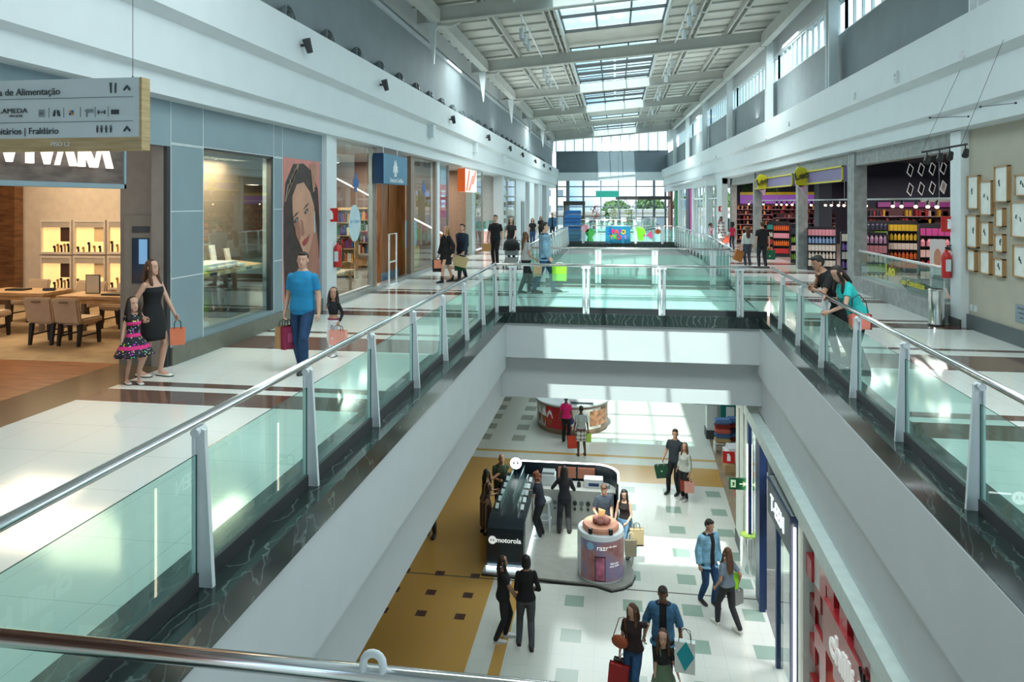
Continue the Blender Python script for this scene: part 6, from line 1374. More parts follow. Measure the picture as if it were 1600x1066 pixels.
    if hk != 'bald':
        mb.ell(hd((0, -.024, .163)), (.082 * hs, .090 * hs, .083 * hs), 18, 12); mb.ell(hd((0, -.045, .12)), (.079 * hs, .068 * hs, .085 * hs), 16, 10)
        if hk == 'short': mb.ell(hd((0, .02, .205)), (.064 * hs, .058 * hs, .038 * hs), 14, 8)
        if hk in ('long', 'wavy', 'verylong'):
            ln = {'long': .30, 'wavy': .33, 'verylong': .46}[hk]; R = []
            for k in range(8):
                f = k / 7; z = .17 - ln * f - .02; w_ = (.082, .086, .088, .092, .098, .098, .088, .06)[k] * (1.12 if hk == 'wavy' else 1) * hs; q = hd((0, -.055 - .045 * min(f * 2, 1), 0)); c_ = Vector((q.x, q.y, HB.z + z * hs))
                if lean > 25: c_ = hd((0, -.055 - .03 * f, z))
                R.append([c_ + HR @ Vector((w_ * math.cos(2 * pi * j / 14), (.045 if k < 5 else .034) * hs * math.sin(2 * pi * j / 14), 0)) for j in range(14)])
            mb.rings(R)
            for sx in (-1, 1):
                if hk == 'verylong' and sx > 0: pass
                p0 = hd((sx * .068, .02, .17)); p1 = hd((sx * .083, .03, .09)); p2 = hd((sx * .085, .035, -.0)); p3 = p2 + Vector((HR @ Vector((sx * .01, .03, 0))).to_tuple()) + Vector((0, 0, -.13 * hs)); wv_ = .012 if hk == 'wavy' else 0
                mb.tube([p0, p1, p2 + Vector((wv_, 0, 0)), p3, p3 + Vector((-wv_, 0, -.05))], [.022 * hs, .028 * hs, .030 * hs, .028 * hs, .012], 10)
        if hk == 'bun': mb.ell(hd((0, -.12, .17)), (.04, .04, .04))
        if hk == 'bob':
            mb.rings([[hd((w_ * math.cos(2 * pi * j / 14), -.03 + .075 * math.sin(2 * pi * j / 14), z)) for j in range(14)] for z, w_ in ((.17, .086), (.1, .095), (.04, .094), (-.01, .08))])
        if hk == 'curly':
            r_ = random.Random(3)
            for k in range(36): a = r_.uniform(0, 2 * pi); z = r_.uniform(-.03, .22); rr_ = .09 * math.sqrt(max(.15, 1 - ((z - .1) / .16) ** 2)); x_, y_ = rr_ * math.cos(a), -.02 + rr_ * math.sin(a); mb.ell(hd((x_, min(y_, .02), z)), (.036 * hs,) * 3, 8, 6)
        if hk == 'pony': mb.tube([hd((0, -.10, .17)), hd((0, -.15, .12)), hd((0, -.14, -.02)), hd((0, -.12, -.1))], [.025, .03, .028, .01], 10)
        mesh_obj('hair', vox_mesh(mb, V * .9, 3), hm, t, cull=None)
    if hk == 'bald': MB().ell(hd((0, .07, .035)), (.035, .025, .025)).build('beard', mat('hair_grey', HAIRM['grey'], .8), t, smooth='all')
    # ---- clothes
    def cut(a, f):      # polyline of the arm up to fraction f
        sh, el, wr = a
        if f <= .5: return [sh, sh.lerp(el, f * 2)]
        return [sh, el, el.lerp(wr, (f - .5) * 2)]
    def sleeves(mb, f, infl, loose=0):
        for a in arms:
            pts = cut(a, f); rs = [ra[0] + infl + .006, (ra[0] + (ra[1] - ra[0]) * min(1, f * 2)) + infl + loose]
            if len(pts) == 3: rs.append(ra[1] + (ra[2] - ra[1]) * (f - .5) * 2 + infl + loose)
            P_ = []; R_2 = []
            for (u, v), (x_, y_) in zip(zip(pts, pts[1:]), zip(rs, rs[1:])):
                for k in range(4): P_.append(u.lerp(v, k / 4)); R_2.append(x_ + (y_ - x_) * k / 4)
            P_.append(pts[-1]); R_2.append(rs[-1]); mb.tube(P_, R_2, 12); mb.ell(pts[0], (rs[0],) * 3, 10, 6)
            if len(pts) == 3: mb.ell(pts[1], (rs[1],) * 3, 10, 6)
    tk, tm = top[0], top[1]; hem = top[2] if len(top) > 2 else .88
    if tk:
        mb = MB(); inf = {'tee': .012, 'tank': .010, 'shirt': .02, 'blouse': .018, 'long': .014, 'crop': .012, 'dress': .012, 'strapless': .010}[tk]
        zt = (1.475 if sex == 'm' else 1.45) if tk not in ('strapless', 'tank') else (1.34 if tk == 'strapless' else 1.40); z0 = hem if tk != 'dress' else .92
        R = []
        zs = sorted(set([z0] + [q[0] for q in T_ if z0 < q[0] < zt] + [zt]))
        def interp(z):
            for a, b in zip(T_, T_[1:]):
                if a[0] <= z <= b[0]: f = (z - a[0]) / (b[0] - a[0]); return [a[k] + (b[k] - a[k]) * f for k in range(4)]
            return T_[0] if z < T_[0][0] else T_[-1]
        for z in zs:
            q = interp(z); lo = inf + (.012 if tk in ('tee', 'shirt', 'blouse') and z < 1.25 else 0); wmin = T_[1][1] * .93 if (tk in ('tee', 'shirt') and sex == 'm' and z < 1.3) else 0
            R.append([up(v) for v in ringe((0, q[3], z), max(q[1] + lo, wmin), q[2] + lo)])
        mb.rings(R)
        sl = {'tee': .34, 'tank': 0, 'shirt': .95, 'blouse': .30, 'long': .97, 'crop': .97, 'dress': .18, 'strapless': 0}[tk]
        if len(top) > 3: sl = top[3]
        if sl: sleeves(mb, sl, .008 if tk != 'tee' else .009, .010 if tk in ('tee', 'blouse') else .003)
        if tk == 'tank':
            for sx in (-1, 1): mb.tube([up((sx * .09, .07, 1.38)), up((sx * .1, .0, 1.47)), up((sx * .09, -.07, 1.38))], .014, 8)
        mesh_obj({'dress': 'dress_bodice'}.get(tk, 'shirt'), vox_mesh(mb, V, 3), tm, t)
    bk_, bm_ = bottom[0], bottom[1]
    if bk_ == 'pants':
        mb = MB(); R = [[*(up(v) if z > .95 else v for v in ringe((0, q, z), rx + .010, ry + .010))] for z, rx, ry, q in T_[:3]]; mb.rings(R); fl_ = bottom[2] if len(bottom) > 2 else 0
        for a, b, c in legs:
            k_ = .82 if child else 1; lo = .014 + fl_; P_ = [a, a.lerp(b, .45), b, b.lerp(c, .4), c + Vector((0, 0, .0))]; limb(mb, P_, [.092 * k_ + .004, .082 * k_ + .010, .056 * k_ + lo, .054 * k_ + lo, .040 * k_ + lo])
        tr_ = mesh_obj('trousers', vox_mesh(mb, V, 3), bm_, t)
        if belt: MB().rings([[Vector(v) for v in ringe((0, 0, z), T_[2][1] + .022, T_[2][2] + .022)] for z in (.965, 1.0)]).build('belt', belt, tr_, smooth=True)
    if bk_ in ('skirt', 'dressskirt'):
        zt, zb_, flare = bottom[2], bottom[3], bottom[4]; R = []; N_ = 9; wav = bottom[5] if len(bottom) > 5 else .0
        fx = (legs[0][1] + legs[1][1]) / 2
        for k in range(N_ + 1):
            f = k / N_; z = zt + (zb_ - zt) * f; base = T_[1] if z < .93 else T_[2]
            wx = (T_[3][1] + .012) * (1 - min(1, f * 3.2)) + (base[1] + .018 + flare * max(0, f - .2)) * min(1, f * 3.2); wy = (T_[3][2] + .012) * (1 - min(1, f * 3.2)) + (base[2] + .018 + flare * .9 * max(0, f - .2)) * min(1, f * 3.2)
            ring = ringe((fx.x * f * .5, fx.y * f * .5, z), wx, wy, n=36, p=2.05)
            if wav: ring = [Vector((v.x * (1 + wav * f * math.sin(j * 2 * pi * 7 / 36)), v.y * (1 + wav * f * math.sin(j * 2 * pi * 7 / 36)), v.z)) for j, v in enumerate(ring)]
            R.append([up(v) if z > .97 else v for v in ring])
        mb = MB(); mb.rings(R, cap=False)
        o = mb.build('skirt', bm_, t, smooth='all')
        md = o.modifiers.new('thick', 'SOLIDIFY'); md.thickness = .008
    if jacket:
        jm, jh, jl, gap = jacket; mb = MB(); R = []
        for z, rx, ry, cy in [(jh, T_[1][1] + .03, T_[1][2] + .035, 0)] + [q for q in T_ if jh < q[0] < 1.47]: R.append([up(v) for v in ringe((0, cy, z), max(rx + .03, T_[1][1] * .95 if sex == 'm' else 0), ry + .032)])
        mb.rings(R); sleeves(mb, jl, .024, .008); IU = RU.inverted()
        def cull(c):
            q = IU @ (Vector(c) - hip) + hip; return q.y > .03 and abs(q.x) < gap + .03 * max(0, 1.2 - q.z) and q.z < 1.47
        o = mesh_obj('jacket', vox_mesh(mb, V, 3), jm, t, cull); md = o.modifiers.new('thick', 'SOLIDIFY'); md.thickness = .008
        MB().tube([up((-gap - .02, .10, 1.30)), up((-.075, .045, 1.47)), up((0, -.05, 1.50)), up((.075, .045, 1.47)), up((gap + .02, .10, 1.30))], [.012, .018, .02, .018, .012], 8).build('collar', jm, o, smooth='all')
    if shoes:
        sm_ = hexm(shoes, .5)
        for i, (a, b, c) in enumerate(legs):
            f = Vector((c.x, c.y + .04, feet_z[i])); mb = MB()
            if shoe_kind == 'boot': mb.cyl(f + Vector((0, -.04, .04)), f + Vector((0, -.045, .20)), .046, .05, 12)
            mb.rings([[f + Vector((w_ * math.cos(2 * pi * j / 14), y_, max(.002, zc + hh * math.sin(2 * pi * j / 14)))) for j in range(14)] for y_, w_, zc, hh in ((-.092, .022, .04, .036), (-.07, .038, .045, .045), (0, .043, .05, .05), (.06, .05, .036, .037), (.13, .051, .028, .028), (.178, .034, .02, .02), (.19, .01, .015, .012))])
            if shoe_kind == 'flat': mb = MB().rings([[f + Vector((w_ * math.cos(2 * pi * j / 14), y_, max(.002, zc + hh * math.sin(2 * pi * j / 14)))) for j in range(14)] for y_, w_, zc, hh in ((-.088, .022, .025, .024), (-.06, .037, .028, .027), (0, .041, .022, .022), (.06, .048, .022, .022), (.13, .049, .022, .022), (.175, .03, .016, .016))])
            sh = mb.build('shoe', sm_, t, smooth='all')
            MB().prism([(f.x + x_, f.y + y_) for x_, y_ in ((-.035, -.09), (.035, -.09), (.052, .06), (.05, .14), (.02, .19), (-.02, .19), (-.05, .14), (-.052, .06))], f.z + .001, f.z + .016).build('sole', hexm('d8d8d0') if shoe_kind == 'sneaker' else dark, sh)
    M_ = Matrix.Translation(pos) @ Matrix.Rotation(heading, 4, 'Z') @ Matrix.Scale(s, 4)
    t_ = {'obj': t, 'L': M_ @ (arms[0][2] + (arms[0][2] - arms[0][1]).normalized() * .09), 'R': M_ @ (arms[1][2] + (arms[1][2] - arms[1][1]).normalized() * .09), 'M': M_, 'neck': M_ @ HB}
    return t_
def bag(hand_, w_, h_, d_, col, label, rz=0, tilt=0, drop=.10, kind='paper', handle='1c1c1c', print_=None):
    t = thing('shopping_bag', label, 'bag', hand_, rz); t.rotation_euler = (0, tilt, rz); cm = hexm(col, .7)
    z1, z0 = -drop, -drop - h_; a, b = w_ / 2, d_ / 2; mb = MB()
    vs = [(-a * .94, -b, z0), (a * .94, -b, z0), (a * .94, b, z0), (-a * .94, b, z0), (-a, -b * .8, z1), (a, -b * .8, z1), (a, b * .8, z1), (-a, b * .8, z1)]
    mb.add(vs, [(3, 2, 1, 0), (0, 1, 5, 4), (1, 2, 6, 5), (2, 3, 7, 6), (3, 0, 4, 7)]); mb.add([(x * .97, y * .9, z1 - .02) for x, y, z in vs[4:]], [(0, 1, 2, 3)]); mb.build('bag_body', cm, t)
    for sy in (-1, 1): MB().tube([(-a * .45, sy * b * .8, z1 - .02), (-a * .4, sy * b * .5, z1 + drop * .7), (0, 0, 0), (a * .4, sy * b * .5, z1 + drop * .7), (a * .45, sy * b * .8, z1 - .02)], .005, 6).build('handle', hexm(handle), t)
    if print_:
        for sy in (-1, 1): MB().bx(-a * print_[1], a * print_[1], sy * (b + .002) - .001, sy * (b + .002) + .001, z0 + h_ * print_[2], z0 + h_ * print_[3]).build('print', hexm(print_[0]), t)
    return t
def fz(px, py, Z): return P(px, py, Z=Z)
def hgt(p, yh): s, c = math.sin(YAW), math.cos(YAW); return EYE - (yh - HZ) * (-p.x * s + p.y * c) / F - p.z
def face(p, q):      # heading so that +y local points from p to q
    return math.atan2(-(q[0] - p[0]), q[1] - p[1])
D = math.radians
# patterned fabrics
def floral():
    m, t, b = newmat('floral_fabric'); o, vec = xyz(t); v1 = t.nodes.new('ShaderNodeTexVoronoi'); v1.inputs['Scale'].default_value = 22; t.links.new(vec, v1.inputs['Vector'])
    c = mixc(t, math_node(t, 'LESS_THAN', v1.outputs['Distance'], .32), (.01, .012, .02), v1.outputs['Color'])
    band = math_node(t, 'GREATER_THAN', math_node(t, 'SINE', math_node(t, 'MULTIPLY', o[2], 26.0)), .62); c = mixc(t, band, c, (.72, .03, .22)); t.links.new(c, b.inputs['Base Color']); b.inputs['Roughness'].default_value = .8; return m
def plaid(a, bcol, c2, f=30):
    m, t, b = newmat('plaid_fabric'); o, vec = xyz(t)
    def st(k, fr, th): return math_node(t, 'GREATER_THAN', math_node(t, 'SINE', math_node(t, 'MULTIPLY', o[k], fr)), th)
    hx = math_node(t, 'ADD', o[0], math_node(t, 'MULTIPLY', o[1], .6)); g1 = math_node(t, 'GREATER_THAN', math_node(t, 'SINE', math_node(t, 'MULTIPLY', hx, f * 1.7)), .45); g2 = st(2, f * 1.5, .45)
    c = mixc(t, math_node(t, 'MULTIPLY', math_node(t, 'ADD', g1, g2), .5, clamp=True), a, bcol); c = mixc(t, math_node(t, 'MULTIPLY', g1, g2), c, c2); t.links.new(c, b.inputs['Base Color']); b.inputs['Roughness'].default_value = .85; return m
def stripes(a, bcol, f=60, axis=0, th=.2, nm='striped_fabric'):
    m, t, b = newmat(nm); o, vec = xyz(t); n_ = noise(t, vec, 3, 2); q = math_node(t, 'ADD', o[axis], math_node(t, 'MULTIPLY', n_, .05)); g = math_node(t, 'GREATER_THAN', math_node(t, 'SINE', math_node(t, 'MULTIPLY', q, f)), th); t.links.new(mixc(t, g, a, bcol), b.inputs['Base Color']); b.inputs['Roughness'].default_value = .85; return m
blk = cloth('17181b'); blk2 = cloth('121215'); navyc = cloth('1c2433'); jeans = denim('1f3f63'); jeansd = denim('18273c')
Z2 = Z1
# --- upper floor, left
p = fz(238, 588, 0); h_ = 1.66
A = person('woman in a black strapless dress holding a little girl by the hand', p, 1.68, D(-98), 'f', 'fair', ('wavy', 'chestnut'), ('strapless', blk), ('dressskirt', blk, 1.06, .56, .02), 'e8e4da', LH=(-.16, .30, .86), RH=(.25, .06, .93), LF=(-.07, .12), RF=(.07, -.14), yaw=4, vox=.0075, shoe_kind='flat', feet_z=(0, 0), poleL=(-.4, -1, 0))
bag(A['L'], .20, .24, .10, 'e8835e', 'orange paper bag in the hand of the woman in the black dress', D(30), drop=.12)
p2 = fz(206, 600, 0)
B = person('little girl in a black, pink and white floral dress at the jewellery shop', p2 + Vector((.02, 0, 0)), 1.16, D(-125), 'f', 'fair', ('long', 'dark'), ('dress', floral(), .92, .14), ('dressskirt', floral(), 1.1, .60, .26, .06), 'f0f0ee', LHw=A['R'], RH=(.24, .04, .82), LF=(-.09, .10), RF=(.08, -.10), yaw=6, child=True, vox=.006, shoe_kind='flat')
p = fz(473, 579, 0)
C_ = person('smiling young man in a bright blue t-shirt and jeans walking along the left walkway', p, hgt(p, 394), D(182), 'm', 'fair', ('short', 'dark'), ('tee', cloth('1c83b4'), .84), ('pants', jeans), '303030', LH=(-.27, .06, .86), RH=(.26, .03, .87), LF=(-.08, .16), RF=(.10, -.12), yaw=8, vox=.0075)
bag(C_['R'] + Vector((0, 0, -.02)), .26, .32, .10, 'b08a5c', 'brown kraft bag carried by the young man in blue', D(70), drop=.1); bag(C_['R'] + Vector((.09, -.02, -.02)), .24, .33, .09, '8a2248', 'crimson bag carried by the young man in blue', D(65), drop=.1, print_=('a84868', .5, .3, .7))
p = fz(521, 556, 0)
E_ = person('curly-haired girl in a black crop top and white trousers beside the young man', p, hgt(p, 453), D(170), 'f', 'tan', ('wavy', 'dark'), ('crop', blk, 1.1), ('pants', cloth('dfe3e6')), 'e8e8e8', RHw=C_['L'], LH=(-.22, .06, .92), LF=(-.08, .06), RF=(.08, -.04), yaw=25, child=True, vox=.0065, belt=hexm('8a1e50'))
bag(E_['L'], .30, .24, .10, 'f0a596', 'pale coral bag carried by the curly-haired girl', D(-10), drop=.08)
p = fz(697, 441, 0)
G_ = person('blonde woman in a black coat dress and ankle boots walking past the bookshop', p, hgt(p, 353), D(140), 'f', 'fair', ('wavy', 'blonde'), ('long', blk, .86), ('dressskirt', blk, 1.0, .56, .03), '141414', LF=(-.07, .24), RF=(.07, -.26), RH=(.22, .12, .86), LH=(-.24, -.08, .88), yaw=0, vox=.010, jacket=(blk2, .72, .97, .03), shoe_kind='boot')
bag(G_['R'], .34, .38, .14, '2a1f20', 'large black bag carried by the blonde woman in black', D(10), drop=.08); bag(G_['R'] + Vector((.05, -.12, .0)), .28, .26, .08, 'e58f6f', 'small orange bag in front of the large black bag', D(10), drop=.08)
p = fz(722, 438, 0)
H_ = person('man in a navy suit jacket carrying beige and green bags past the bookshop', p, hgt(p, 350), D(150), 'm', 'fair', ('short', 'dark'), ('shirt', navyc, .86), ('pants', navyc), '141414', LF=(-.08, .26), RF=(.09, -.24), RH=(.24, -.06, .90), LH=(-.26, .2, .9), yaw=10, vox=.010, jacket=(cloth('232f42'), .80, .96, .03))
bag(H_['L'] + Vector((.0, -.1, .02)), .44, .32, .14, 'b7a274', 'big beige flap bag carried by the man in the navy suit', D(12), tilt=.25, drop=.08, handle='d8d0b0'); bag(H_['L'] + Vector((-.12, .12, -.02)), .36, .40, .14, '0f4a34', 'dark green bag carried by the man in the navy suit', D(5), drop=.1)
p = fz(774, 414, 0)
I_ = person('man in black walking beside the pushchair with a kraft bag', p, hgt(p, 336), D(175), 'm', 'fair', ('short', 'dark'), ('tee', blk, .86), ('pants', blk2), '202020', LF=(-.1, .15), RF=(.1, -.1), RH=(.26, .1, .9), vox=.012)
bag(I_['R'] + Vector((.0, -.1, 0)), .36, .3, .12, 'b98c58', 'kraft paper bag of the man beside the pushchair', 0, drop=.08)
p = fz(799, 408, 0)
J_ = person('woman in a black top and jeans pushing the pushchair', p, hgt(p, 340), D(180), 'f', 'fair', ('long', 'dark'), ('blouse', blk, .92), ('pants', jeansd), '303030', LH=(-.18, .34, .98), RH=(.18, .34, .98), vox=.012)
q = fz(800, 418, 0)
t = thing('pushchair', 'black and grey pushchair pushed by the woman in the black top', 'pushchair', q, D(180))
MB().lathe([(.02, .48), (.2, .44), (.3, .3), (.33, .05), (.31, .05), (.26, .28), (.02, .42)], (0, .1, .62), 20, sy=.9).build('hood', blk, t, smooth='all'); MB().add([(-.2, -.2, .45), (.2, -.2, .45), (.22, .32, .5), (-.22, .32, .5), (-.24, -.28, .95), (.24, -.28, .95), (.24, .34, .70), (-.24, .34, .70)], [(3, 2, 1, 0), (0, 1, 5, 4), (1, 2, 6, 5), (2, 3, 7, 6), (3, 0, 4, 7), (4, 5, 6, 7)]).build('seat', hexm('6b7478'), t)
MB().bx(-.2, .2, -.2, .25, .2, .38).build('basket', hexm('9aa2a4'), t)
for sx in (-1, 1):
    MB().tube([(sx * .24, -.62, 1.0), (sx * .24, -.2, .6), (sx * .24, .35, .12)], .014, 8).build('frame', darkgrey, t)
    for y_ in (-.3, .36): MB().cyl((sx * .25, y_, .11), (sx * .29, y_, .11), .11, n=18).build('wheel', blackm, t)
MB().tube([(-.24, -.62, 1.0), (.24, -.62, 1.0)], .016, 8).build('handlebar', blackm, t)
p = fz(822, 457, 0)
K_ = person('long-haired woman in a grey striped top and black trousers crossing the footbridge', p, hgt(p, 362), D(-55), 'f', 'tan', ('verylong', 'chestnut'), ('blouse', stripes((.5, .5, .48), (.28, .28, .27), 160, 2, .1, 'grey_stripe'), .94), ('pants', blk), '1c1c1c', LF=(-.08, .18), RF=(.08, -.2), RH=(.22, .2, .95), yaw=-15, vox=.010)
bag(K_['R'] + Vector((.0, -.06, -.02)), .24, .32, .12, 'b59d74', 'tan paper bag of the long-haired woman on the footbridge', 0, drop=.06, handle='d8d0b0')
p = fz(851, 457, 0)
L_ = person('man in a light denim jacket and jeans crossing the footbridge', p, hgt(p, 347), D(-80), 'm', 'fair', ('short', 'dark'), ('tee', navyc, .84), ('pants', denim('24476a')), '141414', LF=(-.08, .26), RF=(.08, -.24), RH=(.22, .1, .88), yaw=5, vox=.010, jacket=(denim('7fa6bd'), .80, .97, .05))
bag(L_['R'] + Vector((.22, .1, -.05)), .40, .44, .14, '8fd12a', 'bright green shopping bag of the man in the denim jacket', D(0), drop=.06, handle='e8e8e8')
p = fz(830, 386, 0) 
person('woman in jeans and black top far down the left walkway', P(832, 386, Z=0), 1.62, D(185), 'f', 'fair', ('long', 'dark'), ('blouse', blk, .95), ('pants', jeans), '222222', vox=.014, detail=False, LF=(-.08, .14), RF=(.08, -.1))
bag(P(826, 372, Z=0.9) * 1 , .3, .3, .12, 'a83028', 'small red bag of the woman in jeans far down the walkway', 0) if False else None
person('man in a denim shirt far down the left walkway', P(863, 374, Z=0), 1.76, D(185), 'm', 'tan', ('short', 'dark'), ('tee', navyc, .84), ('pants', jeansd), '222222', vox=.014, detail=False, jacket=(denim('3f6a90'), .84, .95, .05), LF=(-.1, .1))
person('woman with dark hair partly hidden behind the footbridge couple', P(845, 376, Z=0), 1.6, D(200), 'f', 'fair', ('long', 'brown'), ('tee', blk, .9), ('pants', blk), '222222', vox=.014, detail=False)
# --- upper floor, right
p = fz(1168, 417, 0)
N_ = person('long-haired woman in a white top seen from behind on the right walkway', p, hgt(p, 353), D(8), 'f', 'fair', ('verylong', 'chestnut'), ('blouse', cloth('d3dad8'), .98, .8), ('pants', denim('3a4450')), 'dcdcdc', LF=(-.08, .05), RF=(.08, -.04), yaw=0, vox=.011)
bag(N_['L'], .36, .42, .12, 'a8672f', 'brown bag of the long-haired woman seen from behind', D(20), tilt=.35, drop=.08)
p = fz(1191, 419, 0)
Q_ = person('man in a black t-shirt and black jeans seen from behind on the right walkway', p, hgt(p, 346), D(5), 'm', 'fair', ('short', 'brown'), ('tee', blk, .86), ('pants', cloth('1b222b')), '202020', LF=(-.1, .1), RF=(.1, -.08), RH=(.27, .04, .86), vox=.011)
bag(Q_['R'] + Vector((.0, 0, .02)), .42, .36, .14, '0d5a3c', 'dark green bag with white dots carried by the man in the black t-shirt', 0, drop=.12, handle='e0e0e0', print_=('c8dcd0', .12, .3, .42))
p = fz(1127, 387, 0)
R__ = person('woman in a black and white checked coat on the far right walkway', p, 1.72, D(-150), 'f', 'deep', ('short', 'black'), ('long', plaid((.55, .56, .56), (.03, .03, .035), (.01, .01, .01), 22), .88), ('skirt', plaid((.6, .6, .6), (.05, .05, .05), (.01, .01, .01), 26), 1.0, .55, .05), '202020', vox=.013, detail=False)
bag(R__['L'] + Vector((.0, -.1, 0)), .34, .40, .14, 'c04a30', 'red-orange bag of the woman in the checked coat', 0)
person('little girl in pink and turquoise beside the woman in the checked coat', P(1111, 385, Z=0), 1.28, D(-90), 'f', 'brown', ('pony', 'black'), ('tee', cloth('e89ab0'), .9), ('skirt', cloth('7fc8c4'), 1.0, .5, .1), 'd8d8d8', vox=.013, detail=False, child=True)
person('girl in a crimson t-shirt and jeans seen from behind on the right walkway', P(1144, 390, Z=0), 1.4, D(10), 'f', 'brown', ('curly', 'black'), ('tee', cloth('b01f45'), .9), ('pants', jeansd), '202020', vox=.013, detail=False, child=True)
# leaning couple at the right railing
xr1 = P(1290, 470, Y=10.5)
pm = Vector((xr(11.9) + .46, 11.9, 0)); 
person('young man in black leaning on the right railing with his chin on his hand', pm, 1.74, D(92), 'm', 'tan', ('short', 'black'), ('tee', blk, .86), ('pants', blk2), '202020', LH=(-.04, .42, 1.12), RH=(.03, .34, 1.30), lean=30, yaw=5, pitch=-28, poleR=(.3, .3, -1), poleL=(-.8, .1, -.6), LF=(-.1, -.1), RF=(.12, .05), vox=.0075, curl=.9)
pw = Vector((xr(10.95) + .46, 10.95, 0))
W_ = person('young woman in a turquoise top leaning over the right railing', pw, 1.66, D(95), 'f', 'fair', ('long', 'dark'), ('blouse', cloth('2ac0bd', .8, .06), .93, .26), ('pants', blk), '202020', LH=(-.22, .52, .98), RH=(.18, .40, 1.14), lean=26, yaw=18, pitch=-38, poleL=(-.7, -.3, -.7), poleR=(.6, -.2, -.8), LF=(-.08, -.06), RF=(.1, .04), vox=.0075, curl=.5)
t = thing('handbag', 'coral shoulder bag hanging at the hip of the woman in turquoise', 'bag', pw + Vector((-.05, -.22, .80)), D(5)); t.scale = (.85, 1, .9); MB().bx(-.17, .17, -.05, .05, -.12, .12).build('bag_body', hexm('e8836e'), t, bevel=.02, smooth=True); MB().tube([(-.14, 0, .11), (-.1, .04, .35), (.02, .06, .42), (.12, .03, .3), (.14, 0, .11)], .008, 6).build('strap', blackm, t); MB().bx(.165, .175, -.052, .052, -.12, .12).build('side_panel', hexm('8a2a2a'), t)
# --- lower floor
p = fz(786, 1000, Z2)
X1 = person('woman in a black top and jeans, left of the pair before the kiosk', p, hgt(p, 868), D(-75), 'f', 'tan', ('wavy', 'dark'), ('blouse', blk, .88, .3), ('pants', cloth('1b1c20')), 'd8dade', LF=(-.09, .1), RF=(.1, -.12), LH=(-.06, .26, .92), RH=(.12, .26, .9), yaw=-5, vox=.009, shoe_kind='sneaker')
p = fz(822, 1010, Z2)
person('woman with a black bob in a black jumper and grey jeans seen from behind', p, hgt(p, 866), D(10), 'f', 'tan', ('bob', 'black'), ('long', blk2, .90), ('pants', cloth('4a4c52')), '2a1c1c', LF=(-.13, .08), RF=(.10, -.10), LH=(-.14, .22, .98), RH=(.2, .14, 1.0), yaw=0, vox=.009, shoe_kind='flat')
bag(X1['L'] + Vector((.08, .1, .0)), .24, .2, .10, 'b58a6a', 'tan bag held between the two women in black', D(60), drop=.05)
p = fz(1107, 944, Z2)
person('young man in a light denim jacket looking down at the woman with waist-long hair', p, hgt(p, 811), D(-150), 'm', 'tan', ('short', 'dark'), ('tee', blk, .84), ('pants', jeans), '1c1c1c', LF=(-.08, .1), RF=(.1, -.1), LH=(-.24, .08, .86), yaw=12, pitch=-15, vox=.009, jacket=(denim('7fb0c8'), .80, .96, .05), shoe_kind='sneaker')
p = fz(1136, 982, Z2)
Y1 = person('woman with waist-long dark hair and grey t-shirt walking away on the lower floor', p, hgt(p, 855), D(35), 'f', 'tan', ('verylong', 'chestnut'), ('tee', cloth('6f7d8a'), .94), ('pants', cloth('2b2b2e')), 'e0ded6', LF=(-.08, .24), RF=(.08, -.26), LH=(-.24, .1, .9), RH=(.26, -.06, .92), vox=.009, feet_z=(0, .04), shoe_kind='sneaker')
bag(Y1['R'], .24, .26, .12, '8a8c86', 'grey boxy bag of the woman with waist-long hair', D(40), drop=.06); bag(Y1['R'] + Vector((-.1, .1, .1)), .2, .22, .10, 'e4e8e4', 'white bag of the woman with waist-long hair', D(10), drop=.1)
o = MB().add([(-.12, -.02, -.18), (.12, -.02, -.16), (.15, .02, .12), (-.06, .02, .18), (-.12, .03, -.18), (.12, .03, -.16), (.15, .05, .12), (-.06, .05, .18)], [(0, 1, 2, 3), (7, 6, 5, 4), (0, 4, 5, 1), (1, 5, 6, 2), (2, 6, 7, 3), (3, 7, 4, 0)]).build('folded_bag', hexm('9be02a')); o.location = Y1['L'] + Vector((.35, .05, .18)); tag(o, 'lime green folded bag tucked at the arm of the woman with waist-long hair', 'bag')
p = fz(1055, 771, Z2)
Y2 = person('man in a dark t-shirt and black jeans carrying a green bag on the lower floor', p, hgt(p, 671), D(150), 'm', 'tan', ('short', 'dark'), ('tee', cloth('2a3036'), .86), ('pants', blk2), '1c1c1c', LF=(-.1, .05), RF=(.16, .12), RH=(.30, .1, .92), yaw=25, vox=.010, shoe_kind='sneaker')
bag(Y2['R'] + Vector((-.05, 0, 0)), .40, .36, .16, '0a3d24', 'dark green bag with white dots of the man in the dark t-shirt', D(-15), tilt=-.2, drop=.1, handle='c8d8c8', print_=('a8c8b0', .1, .5, .62))
p = fz(1070, 781, Z2)
Y3 = person('woman in a pale grey blouse in front of the man with the green bag', p, hgt(p, 692), D(140), 'f', 'tan', ('verylong', 'chestnut'), ('blouse', cloth('a9aca2'), .90, .85), ('pants', blk), 'a8aaa6', LF=(-.08, .06), LH=(-.22, .08, .86), RH=(.24, .05, .9), yaw=20, vox=.010, shoe_kind='sneaker')
bag(Y3['L'] + Vector((0, -.05, 0)), .26, .30, .10, 'd99a8c', 'pink bag of the woman in the pale grey blouse', D(5), drop=.1); bag(Y3['L'] + Vector((-.1, .06, 0)), .26, .30, .10, '8a2f24', 'dark red bag behind the pink bag', D(5), drop=.1)
p = fz(908, 712, Z2)
Y4 = person('woman in a checked skirt seen from behind at the ice-cream kiosk', p, hgt(p, 634), D(10), 'f', 'deep', ('short', 'black'), ('tee', cloth('9aa6a8'), .96), ('skirt', plaid((.62, .64, .62), (.03, .03, .03), (.01, .01, .01), 30), 1.02, .52, .03), '3a2418', LF=(-.1, 0), RF=(.14, .04), vox=.010, shoe_kind='flat')
